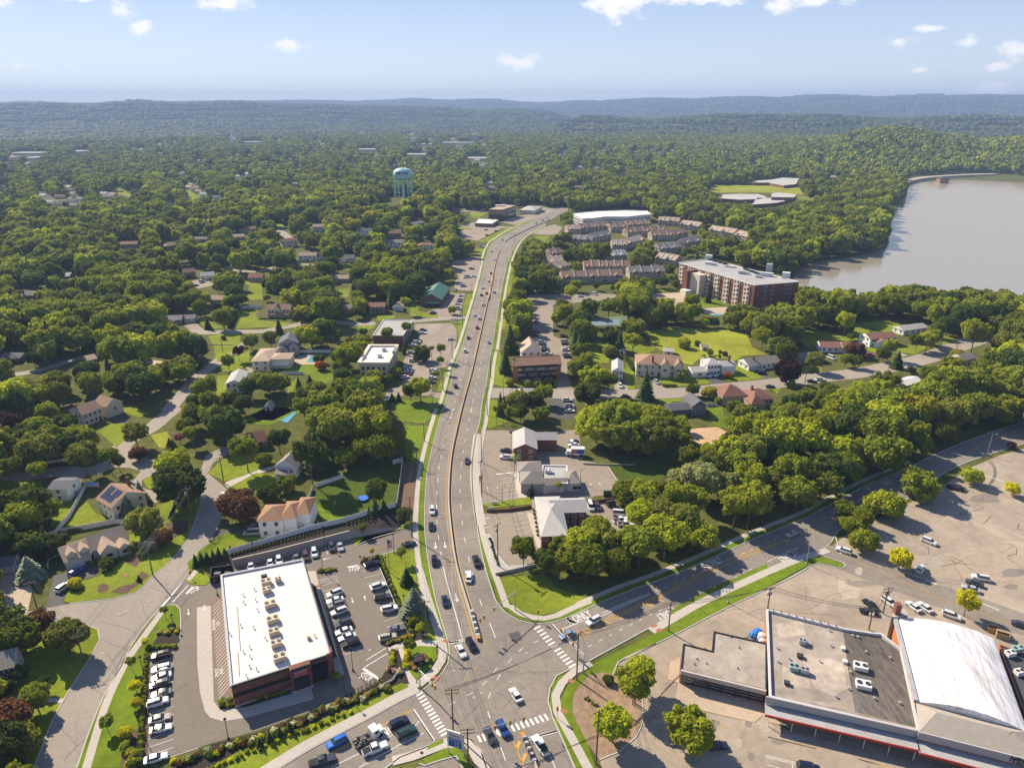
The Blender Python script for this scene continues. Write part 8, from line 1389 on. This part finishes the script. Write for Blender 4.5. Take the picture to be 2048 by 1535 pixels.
# --- traced single trees: trunk foot on the photo, crown radius, height, foliage
FT = [(A(70,600),7,12,'dark'),(A(180,640),6,11,'mid'),(A(340,520),4.0,9,'russet'),(A(560,620),5.4,10,'olive'),(A(180,850),2.2,4.5,'dark'),(A(370,920),1.5,4.5,'dark'),(A(310,1080),3.4,7,'mid'),(A(90,1260),5.5,8,'russet'),(A(150,1420),4.5,6,'olive'),(A(40,1520),6,8,'dark'),(A(20,960),3,4,'dark'),
      (A(1325,350),1.1,4.2,'mid'),(A(1060,765),1.3,4.4,'olive'),(A(1088,925),1.5,3.2,'lime'),(A(1098,1065),1.5,3.2,'lime'),(A(868,1250),1.4,4.4,'mid'),(A(1010,1290),1.6,3,'lime'),(A(600,90),2.0,2.4,'lime'),(A(625,110),1.3,1.8,'lime'),(A(1165,560),1.0,2.4,'lime'),
      (B(1300,85),1.3,4.4,'mid'),(B(1610,300),1.6,5.5,'mid'),(B(1375,250),.9,3.0,'lime'),(B(1680,1010),1.6,4.0,'mid'),(B(1650,470),2.2,6,'conifer','conifer'),(B(1712,720),4.2,9.5,'blue','conifer'),(B(1730,790),2.0,2.2,'mid'),(B(1760,870),1.4,3.4,'light'),(B(1090,1220),1.2,1.8,'light'),
      (C(1870,1020),4.5,11,'light'),(C(1900,900),3.2,9,'light'),(C(1690,1330),4.2,9,'light'),(C(1660,860),1.4,2.0,'mid'),(D(60,1030),3.6,9,'light'),(D(480,1340),4.4,9,'light'),(D(560,1430),4.0,8,'light'),(E(1560,325),3.2,8,'lime'),
      (FQ(640,1070),3.8,7,'mid'),(FQ(740,1020),3.8,7.5,'light'),(FQ(600,960),4.0,7.5,'mid'),(FQ(740,1200),4.2,7.5,'light'),(FQ(900,920),6.2,9.5,'light'),(FQ(1190,790),6.2,10.5,'mid'),(FQ(1040,1340),3.6,6.5,'lime'),(FQ(1610,665),3.8,6.5,'light'),(FQ(1940,760),2.6,5,'lime'),(FQ(1935,390),1.8,3.2,'purple'),
      (HQ(985,1320),4.0,10,'mid'),(HQ(1050,760),.9,5.5,'dark','arborvitae'),(HQ(1262,750),1.3,5,'light'),(HQ(930,480),2.2,3.4,'cream'),(HQ(770,200),1.6,9,'mid'),(HQ(820,205),2.0,11,'mid'),(HQ(960,190),4,10,'dark'),(HQ(905,200),3.2,9,'mid'),(HQ(1150,1400),4,9,'dark'),(HQ(1270,1400),4,8,'olive'),
      (I(385,570),5.5,15,'mid'),(I(330,960),7.4,9.5,'russet'),(I(520,510),3.2,4.5,'mid'),(I(640,430),4.5,11,'dark'),(I(690,730),3.5,6,'mid'),(I(550,800),4.5,6,'dark'),(I(1400,940),2.8,8,'dark','conifer'),(I(1470,930),2.4,7,'dark','conifer'),(I(1350,960),2.2,6,'mid','conifer'),(I(900,680),6,19,'dark'),(I(1410,840),4.4,10,'dark'),(I(940,560),6,17,'conifer','conifer'),
      (J(330,670),3.6,10,'light'),(J(100,690),4.6,12,'mid'),(J(700,600),5.4,14,'olive'),(J(900,600),3.4,12,'mid'),(J(960,570),2.6,7,'dark'),(J(1470,860),8.6,16,'dark'),(J(1370,620),4,11,'olive'),(J(1100,380),5,11,'olive'),(J(1110,480),3.6,6,'russet'),(J(1360,385),1.9,5,'olive','arborvitae'),(J(1385,385),1.7,4.6,'olive','arborvitae'),(J(1440,350),2.2,5,'pink'),(J(1540,380),3.4,10,'light'),(J(1180,1070),5.4,9.5,'olive'),(J(1310,1160),3.4,6,'russet'),(J(1030,930),3.0,8.5,'blue','conifer'),(J(1130,810),3.0,8.5,'blue','conifer'),(J(1190,1200),2.6,3.0,'blue'),(J(1130,1250),1.4,2.2,'mid'),(J(1110,1440),.8,2,'dark','arborvitae'),(J(860,1340),2.2,2.6,'dark'),(J(1050,1200),2,3,'olive'),(J(200,990),9,14,'dark'),(J(60,1080),6,10,'dark'),(J(380,1000),5,10,'mid'),(J(270,1240),6,9,'dark'),(J(430,1240),4,7,'dark'),(J(250,1420),4,8,'blue','conifer'),(J(380,450),7.5,13,'mid'),(J(200,420),6,12,'dark'),(J(80,330),6,13,'purple'),(J(560,330),5,12,'dark'),
      (L(555,975),3.6,8.5,'mid'),(L(660,880),2.8,8.5,'purple'),(L(480,465),4,8,'mid'),(L(340,550),2.6,8,'conifer','conifer'),(L(790,770),5,10,'mid'),(L(985,740),4.2,10,'mid'),(L(1070,600),2.8,11,'dark','conifer'),(L(1330,460),6.5,11,'light'),(L(1560,720),6.5,15,'dark'),(L(1410,700),4,11,'mid'),(L(600,380),5,12,'dark'),(L(690,340),4,10,'dark'),(L(790,1260),5,11,'dark'),(L(980,1250),6,13,'mid'),(L(1380,1110),2,5,'dark','conifer'),(L(1270,1160),1.8,6.5,'dark','conifer'),(L(1500,970),3,5,'orange'),(L(1480,900),3,5,'dark'),(L(330,1290),5.5,12,'mid'),(L(220,900),8,16,'conifer'),(L(60,800),5,12,'yellow'),(L(500,660),1.5,2.5,'russet'),
      (M(640,720),4.2,11,'mid'),(M(840,640),3.2,10,'mid'),(M(990,880),4.6,8,'dark'),(M(1095,920),1.7,11,'mid'),(M(1190,880),2.8,10,'mid'),(M(1190,1000),2,9,'mid'),(M(1140,1150),2.0,9,'mid'),(M(980,1300),5.4,12,'light'),(M(880,1290),4,9,'mid'),(M(690,1290),1.6,4.5,'dark','conifer'),(M(755,1290),1.6,5,'dark','conifer'),(M(520,1120),4.5,8,'olive'),(M(730,1060),3.2,6,'light'),(M(650,1110),2.5,5,'mid'),(M(1300,400),2.8,5.5,'yellow'),(M(830,400),3.4,12,'light'),(M(680,340),4,15,'conifer','conifer'),(M(350,360),4.5,10,'light'),(M(400,640),2.8,6,'dark'),(M(810,810),1.2,7,'dark','arborvitae'),
      (NN(470,600),6.8,14,'mid'),(NN(360,790),5.2,17,'conifer','conifer'),(NN(310,1000),3.6,16,'conifer','conifer'),(NN(430,650),4.0,15,'conifer','conifer'),(NN(1020,760),3.8,15,'conifer','conifer'),(NN(1070,800),3.8,12,'dark','conifer'),(NN(1480,790),3.2,15,'conifer','conifer'),(NN(1390,700),2.6,11,'conifer','conifer'),(NN(1610,830),5.0,14,'light'),(NN(1380,820),4,5,'olive'),(NN(1740,1260),4.3,15,'conifer','conifer'),(NN(1050,1110),4,12,'dark'),(NN(1200,1230),6.5,15,'light'),(NN(1360,1230),4.5,12,'mid'),(NN(1150,1380),6.5,13,'dark'),(NN(700,1330),4.5,10,'light'),(NN(430,1450),5,13,'olive'),(NN(260,1440),2.2,12,'dark','conifer'),(NN(590,1430),4.5,11,'dark'),(NN(360,1130),2.2,3,'olive'),(NN(760,1130),2.2,2.5,'dark'),(NN(640,1150),2,3.5,'mid'),(NN(540,1150),2,4,'mid'),(NN(640,810),2,5,'conifer','conifer'),(NN(430,270),2.6,4,'orange'),(NN(370,280),2,5,'blue','conifer'),
      (NN(920,560),5.5,17,'light'),(NN(1160,520),5.5,17,'mid'),(NN(1360,500),5.5,17,'mid'),(NN(1660,520),7.5,21,'mid'),(NN(980,330),5,16,'light'),(NN(1930,520),6,16,'mid'),(NN(890,440),4.5,13,'olive'),(NN(1560,600),4,9,'mid'), 
      (O(1050,800),2.2,3.8,'orange'),(O(860,1000),4,6,'yellow'),(O(690,980),3.2,6,'dark'),(O(600,490),3.6,4.5,'yellow'),(O(320,460),1.5,2.5,'light'),(O(1400,500),6,13,'light'),(O(1530,560),5,10,'olive'),(O(1650,860),6.8,12,'purple'),(O(1680,600),4.4,11,'purple'),(O(1920,735),4.2,10,'olive'),(O(580,820),2.5,5,'mid'),(O(1240,700),1.5,2,'dark'),(O(1020,570),1.6,2.5,'russet'),(O(970,1060),2.5,4,'mid'),(O(1110,1180),4.5,8,'mid'),(O(1200,1270),5,10,'olive'),(O(240,430),1.2,2,'mid'),(O(740,470),2,3,'dark'),(O(870,560),1.8,2.4,'mid'),(O(1700,880),2.4,7,'light','conifer'),
      (P(395,570),5.5,16,'light'),(P(800,770),3.8,12,'light'),(P(1050,700),3.8,10,'mid'),(P(1195,670),4.5,12,'mid'),(P(1560,720),8,20,'light'),(P(500,740),5.2,6,'russet'),(P(120,870),4,11,'olive'),(P(1430,780),4.5,7,'yellow'),(P(1010,900),2.2,4,'dark'),(P(460,600),2.6,5,'mid'),(P(880,850),3.5,10,'dark','conifer'),(P(80,500),4.6,11,'mid'),
      (GQ(1180,400),7.5,15,'willow'),(GQ(1340,420),6,13,'willow'),(GQ(1020,330),4.6,9,'willow'),(RR(1080,720),3.4,8,'orange'),(Q(590,740),3,14,'conifer','conifer')]
nb = [HQ(1300,1300),HQ(1430,1330),HQ(1480,1450),HQ(1560,1180),HQ(1640,1280),HQ(1700,1420),HQ(1780,1240),HQ(1900,1330),HQ(1900,1100),GQ(860,640),GQ(780,560),GQ(920,760),GQ(640,440),GQ(1000,560),GQ(1060,700),GQ(1150,560),GQ(740,480)]
for i, q in enumerate(nb): FT.append((q, 4.2 + (i * 7 % 5) * .45,9 + (i * 5 % 6),('mid','light','mid','light','olive')[i % 5]))
for q in FT: ft(*q)
print('feature trees',len(FT))
# --- arborvitae screens
for (a_, b_, n_, R_, H_) in ((B(-30,330),B(250,250),7,1.3,4.5),(M(1000,60),M(1000,60),0,1,1),(I(1330,960),I(1560,880),7,1.0,3.6),(O(10,610),O(80,720),7,1.1,4.5),(X1(520,1492),X1(580,1462),4,.8,3.2),(L(490,1290),L(690,1310),6,1.3,5),(L(620,430),L(560,540),8,1.6,6),(K(1010,740),K(1330,640),10,1.8,8)):
    for i in range(n_): k = i / max(1,n_ - 1); p = G(a_[0] + (b_[0] - a_[0]) * k, a_[1] + (b_[1] - a_[1]) * k); tree(p.x, p.y, R_ * RT.uniform(.85,1.1),H_ * RT.uniform(.85,1.1),'conifer','arborvitae')
# --- fill: everything the photo shows covered by wood
FOOTA = []
for f in FOOT: a_ = np.array([(p[0],p[1]) for p in f]); FOOTA.append((a_[:, 0].min() - 1.5,a_[:, 0].max() + 1.5,a_[:, 1].min() - 1.5,a_[:, 1].max() + 1.5))
FOOTA = np.array(FOOTA)
DIL = [None]
def masked(u, v):
    iu = np.clip((u / 2).astype(int),0,MW - 1); iv = np.clip((v / 2).astype(int),0,MHH - 1); m = (MASK if DIL[0] is None else DIL[0])[iv, iu]; return (m & (u >= 0) & (u < 2048) & (v >= 0) & (v < 1535)) | ((u >= 2048) & (v > 357) & (v < 585)) | ((u >= 2046) & (v > 890)) | ((v >= 1533) & (u > 150))
def open_frac(x, y, z0,R_, H_):
    tot = np.zeros(len(x)); cells = [(0,H_ * .98),(0,H_ * .75),(-.7,H_ * .6),(.7,H_ * .6),(-.45,H_ * .85),(.45,H_ * .85),(0,H_ * .45),(-.5,H_ * .35),(.5,H_ * .35),(-.95,H_ * .6),(.95,H_ * .6)]
    for dx, zz in cells: u, v = PX(x + dx * R_, y, z0 + zz); tot += masked(u, v)
    return tot / len(cells)
rg = np.random.RandomState(77)
def lattice(r0,r1,s, amax=R(41)):
    ys = np.arange(r0 * .72,r1,s); X_, Y_ = [], []
    for y in ys: xs = np.arange(-y * math.tan(amax) - 30,y * math.tan(amax) + 30,s) ; X_.append(xs); Y_.append(np.full(len(xs),y))
    X_ = np.concatenate(X_) + 0; Y_ = np.concatenate(Y_) + 0.0; X_ = X_ + rg.uniform(-.42,.42,len(X_)) * s; Y_ = Y_ + rg.uniform(-.42,.42,len(Y_)) * s; r = np.hypot(X_, Y_); k = (r >= r0) & (r < r1); return X_[k],Y_[k]
def inlake(x, y): u, v = PX(x, y, 0); return masked(u, v)
def fill(r0,r1,s, Rm, tol):
    x, y = lattice(r0,r1,s); n = len(x); R_ = Rm * (.60 + .85 * rg.rand(n) ** 1.3); R_ = np.where(np.hypot(x, y) < 260,np.minimum(R_, 6.0),np.minimum(R_, 8.6)); H_ = R_ * (1.5 + .8 * rg.rand(n)) + 2.5; H_ = np.clip(H_, 6,20)
    z = height(x, y); u, v = PX(x, y, z); ok = ~masked(u, v)
    for (a0,a1,b0,b1) in FOOTA: ok &= ~((x > a0) & (x < a1) & (y > b0) & (y < b1))
    ok &= ~((np.abs(x - TWR[0]) < 24) & (y > TWR[1] - 210) & (y < TWR[1] + 22))
    if r0 < 1000: ok &= ~((rg.rand(n) < .22) & (x < -.04 * y) & (y > 260) & (y < 900))
    of = open_frac(x, y, z, R_, H_)
    # shrink what would cover an opening, drop it if it still does
    sh = of > tol; R_ = np.where(sh, R_ * .62,R_); H_ = np.where(sh, H_ * .62,H_); of2 = open_frac(x, y, z, R_, H_); ok &= of2 <= tol * 1.3
    for t in TREES: ok &= (np.hypot(x - t[0],y - t[1]) > (t[2] * .75 + R_ * .55))
    ok &= (u > -260) & (u < 2310) & (v < 1750)
    return x[ok],y[ok],R_[ok],H_[ok],z[ok]
shrubs_all()
x, y, R_, H_, z = fill(120,620,9.4,6.7,.07)
MIXN = ['mid','mid','light','dark','olive','mid','light','dark','mid','olive','light','mid']
order = np.argsort(np.hypot(x, y)); nobj = max(0,300 - sum(1 for t in TREES if t[5] == 'tree')); u, v = PX(x, y, z + H_ * .6); vis = (u > -20) & (u < 2068) & (v < 1560)
pick = [i for i in order if vis[i]][:nobj]; ps = set(pick)
for i in pick: tree(float(x[i]),float(y[i]),float(R_[i]),float(H_[i]),MIXN[RT.randrange(12)],'tree',None, float(z[i]))
print('individual trees',len(TREES),'fill candidates',len(x))
rest = [i for i in range(len(x)) if i not in ps]
name_all()
# --- the rest of the woods: one object instancing shared crowns
def src_coll(name, meshes):
    c = bpy.data.collections.new(name)
    for i, me in enumerate(meshes): o = bpy.data.objects.new('%s_%02d' % (name, i),me); c.objects.link(o)
    return c
def joined(geo, mat, tr=True, conifer=False):
    """crown + trunk in one mesh for the mass of woods; unit radius, crown centre at z=1.15"""
    V_ = geo[0] + np.array([0,0,0 if conifer else 1.15]); f4 = geo[1]; f3 = geo[2]
    m = MB(); m.tube((0,0,0),(0,0,1.0),.06,.03,6); tv = np.array(m.v); 
    tf = [f for f in m.f if len(f) == 4]; o = len(V_); V2 = np.concatenate([V_, tv]); F4 = np.array([[i + o for i in f] for f in tf]); n4 = 0 if f4 is None else len(f4); F = F4 if f4 is None else np.concatenate([f4,F4]); mi = [0] * n4 + [1] * len(F4) + [0] * (0 if f3 is None else len(f3))
    return np_mesh('woodland_tree',V2,F, f3,mats=[mat, barkm],mat_idx=mi)
def wood_object(name, x, y, z, sc, rot, idx, coll):
    me = bpy.data.meshes.new(name); me.vertices.add(len(x)); me.vertices.foreach_set('co',np.stack([x, y, z], 1).astype(np.float32).ravel())
    for nm, ty, arr in (('tsc','FLOAT_VECTOR',sc),('trot','FLOAT',rot),('tidx','INT',idx)):
        at = me.attributes.new(nm, ty, 'POINT'); at.data.foreach_set('vector' if ty == 'FLOAT_VECTOR' else 'value',np.asarray(arr, np.int32 if ty == 'INT' else np.float32).ravel())
    o = bpy.data.objects.new(name, me); COL.objects.link(o); ng = bpy.data.node_groups.new(name, 'GeometryNodeTree'); ng.interface.new_socket('Geometry',in_out='INPUT',socket_type='NodeSocketGeometry'); ng.interface.new_socket('Geometry',in_out='OUTPUT',socket_type='NodeSocketGeometry')
    n = ng.nodes; l = ng.links; gi = n.new('NodeGroupInput'); go = n.new('NodeGroupOutput'); ip = n.new('GeometryNodeInstanceOnPoints'); ci = n.new('GeometryNodeCollectionInfo'); ci.inputs[0].default_value = coll; ci.inputs[1].default_value = True; ci.inputs[2].default_value = True
    def na(nm, ty): a = n.new('GeometryNodeInputNamedAttribute'); a.data_type = ty; a.inputs[0].default_value = nm; return a
    a1,a2,a3 = na('tsc','FLOAT_VECTOR'),na('trot','FLOAT'),na('tidx','INT'); cx = n.new('ShaderNodeCombineXYZ'); l.new(a2.outputs[0],cx.inputs[2])
    l.new(gi.outputs[0],ip.inputs['Points']); l.new(ci.outputs[0],ip.inputs['Instance']); ip.inputs['Pick Instance'].default_value = True; l.new(a3.outputs[0],ip.inputs['Instance Index']); l.new(cx.outputs[0],ip.inputs['Rotation']); l.new(a1.outputs[0],ip.inputs['Scale']); l.new(ip.outputs[0],go.inputs[0])
    md = o.modifiers.new('scatter','NODES'); md.node_group = ng; tag(o, kind='stuff'); return o
wmats = ['mid','mid','light','dark','olive','mid','dark','light','olive','mid','yellow','conifer']
LODA = src_coll('wood_near', [joined(NEAR[i % 6],leafy[m]) if m != 'conifer' else joined(CON[0],leafy[m],conifer=True) for i, m in enumerate(wmats)])
MIDG = [crown_geo(40 + s, 15,760,.11,spread=.66,core=.84,lr=(.22,.46)) for s in range(6)]
LODB = src_coll('wood_mid', [joined(MIDG[i % 6],leafy[m]) if m != 'conifer' else joined(CON[1],leafy[m],conifer=True) for i, m in enumerate(wmats)])
def widx(n): p = np.array([5,5,4,4,3,5,4,3,3,5,.35,1.1]); return rg.choice(12,n, p=p / p.sum())
def scale_of(R_, H_, idx):
    s = np.stack([R_, R_ * rg.uniform(.88,1.1,len(R_)),H_ / 2.0], 1); con = idx == 11; s[con, 0] = s[con, 1] = R_[con] * .62 / .62 * .8; s[con, 2] = H_[con] * 1.1 / 2.6; return s
ri = np.array(rest); ix = widx(len(ri))
wood_object('near_woods',x[ri],y[ri],z[ri],scale_of(R_[ri],H_[ri],ix),rg.rand(len(ri)) * 6.28,ix, LODA)
D_ = MASK.copy()
for a, b in ((1,0),(-1,0)): D_ |= np.roll(MASK, (b, a),(0,1))
DIL[0] = D_
x, y, R_, H_, z = fill(620,1500,10.2,7.0,.05); ix = widx(len(x)); print('mid woods',len(x))
wood_object('woods',x, y, z, scale_of(R_, H_, ix),rg.rand(len(x)) * 6.28,ix, LODB)
FARG = [crown_geo(80 + s, 9,0,.1,spread=.60,core=1.0,sub=1) for s in range(6)]
LODC = src_coll('wood_far', [joined(FARG[i % 6],leafy[m]) if m != 'conifer' else joined(FARG[3],leafy['dark']) for i, m in enumerate(wmats)])
DIL[0] = None
x, y, R_, H_, z = fill(1500,3300,12.0,8.0,.12); ix = widx(len(x)); ix[ix == 11] = 3; print('far woods',len(x))
wood_object('far_woods',x, y, z, scale_of(R_, H_, ix),rg.rand(len(x)) * 6.28,ix, LODC)
# distant plain and hills: patches of canopy
def patch(seed, n=46,size=150.0):
    r = np.random.RandomState(seed); Vs, Fs, mi = [], [], []; o = 0
    for i in range(n):
        g = FARG[r.randint(6)]; rad = r.uniform(8.5,15); iv = ICO1; p = np.array([r.uniform(-.5,.5) * size, r.uniform(-.5,.5) * size, r.uniform(2,7)]); d = 1 + r.uniform(-.18,.18,len(iv)); Vs.append(iv * (rad * d)[:, None] * np.array([1,1,.75]) + p); Fs.append(ICO1F + o); o += len(iv); mi += [r.choice(4,p=[.45,.2,.2,.15])] * len(ICO1F)
    return np_mesh('canopy_patch',np.concatenate(Vs),None, np.concatenate(Fs),mats=[leafy['far1'],leafy['far2'],leafy['far1'],leafy['far3']],mat_idx=mi)
LODD = src_coll('wood_distant', [patch(200 + i) for i in range(5)])
x, y = lattice(3250,7200,118); z = height(x, y); u, v = PX(x, y, z + 8); ok = ~masked(u, v) & (v > 150); x, y, z = x[ok],y[ok],z[ok]; print('patches',len(x))
x2,y2 = lattice(7200,14500,210); z2 = height(x2,y2)
xs = np.concatenate([x, x2]); ys = np.concatenate([y, y2]); zs = np.concatenate([z, z2]) - 3; s1 = np.concatenate([np.ones(len(x)),np.full(len(x2),1.7)]); s1 = s1 * rg.uniform(.9,1.15,len(s1))
# follow steep ground: sink each patch a little so that no gap shows
wood_object('distant_woods',xs, ys, zs, np.stack([s1,s1,s1 * .9], 1),rg.rand(len(xs)) * 6.28,rg.randint(0,5,len(xs)),LODD)
# ---------------------------------------------------------------- haze: even pale air round camera and scene
mb = MB(); mb.box(-12000,12000,-1200,13200,-80,345)
hz = bpy.data.materials.new('haze_air'); hz.use_nodes = True; hn = hz.node_tree.nodes; hn.clear(); ho = hn.new('ShaderNodeOutputMaterial'); hv = hn.new('ShaderNodeVolumePrincipled')
hv.inputs['Color'].default_value = (.34,.475,.77,1); hv.inputs['Density'].default_value = 0.000112; hv.inputs['Anisotropy'].default_value = 0.1; hz.node_tree.links.new(hv.outputs[0],ho.inputs['Volume'])
tag(mb.build('haze',hz),kind='stuff')
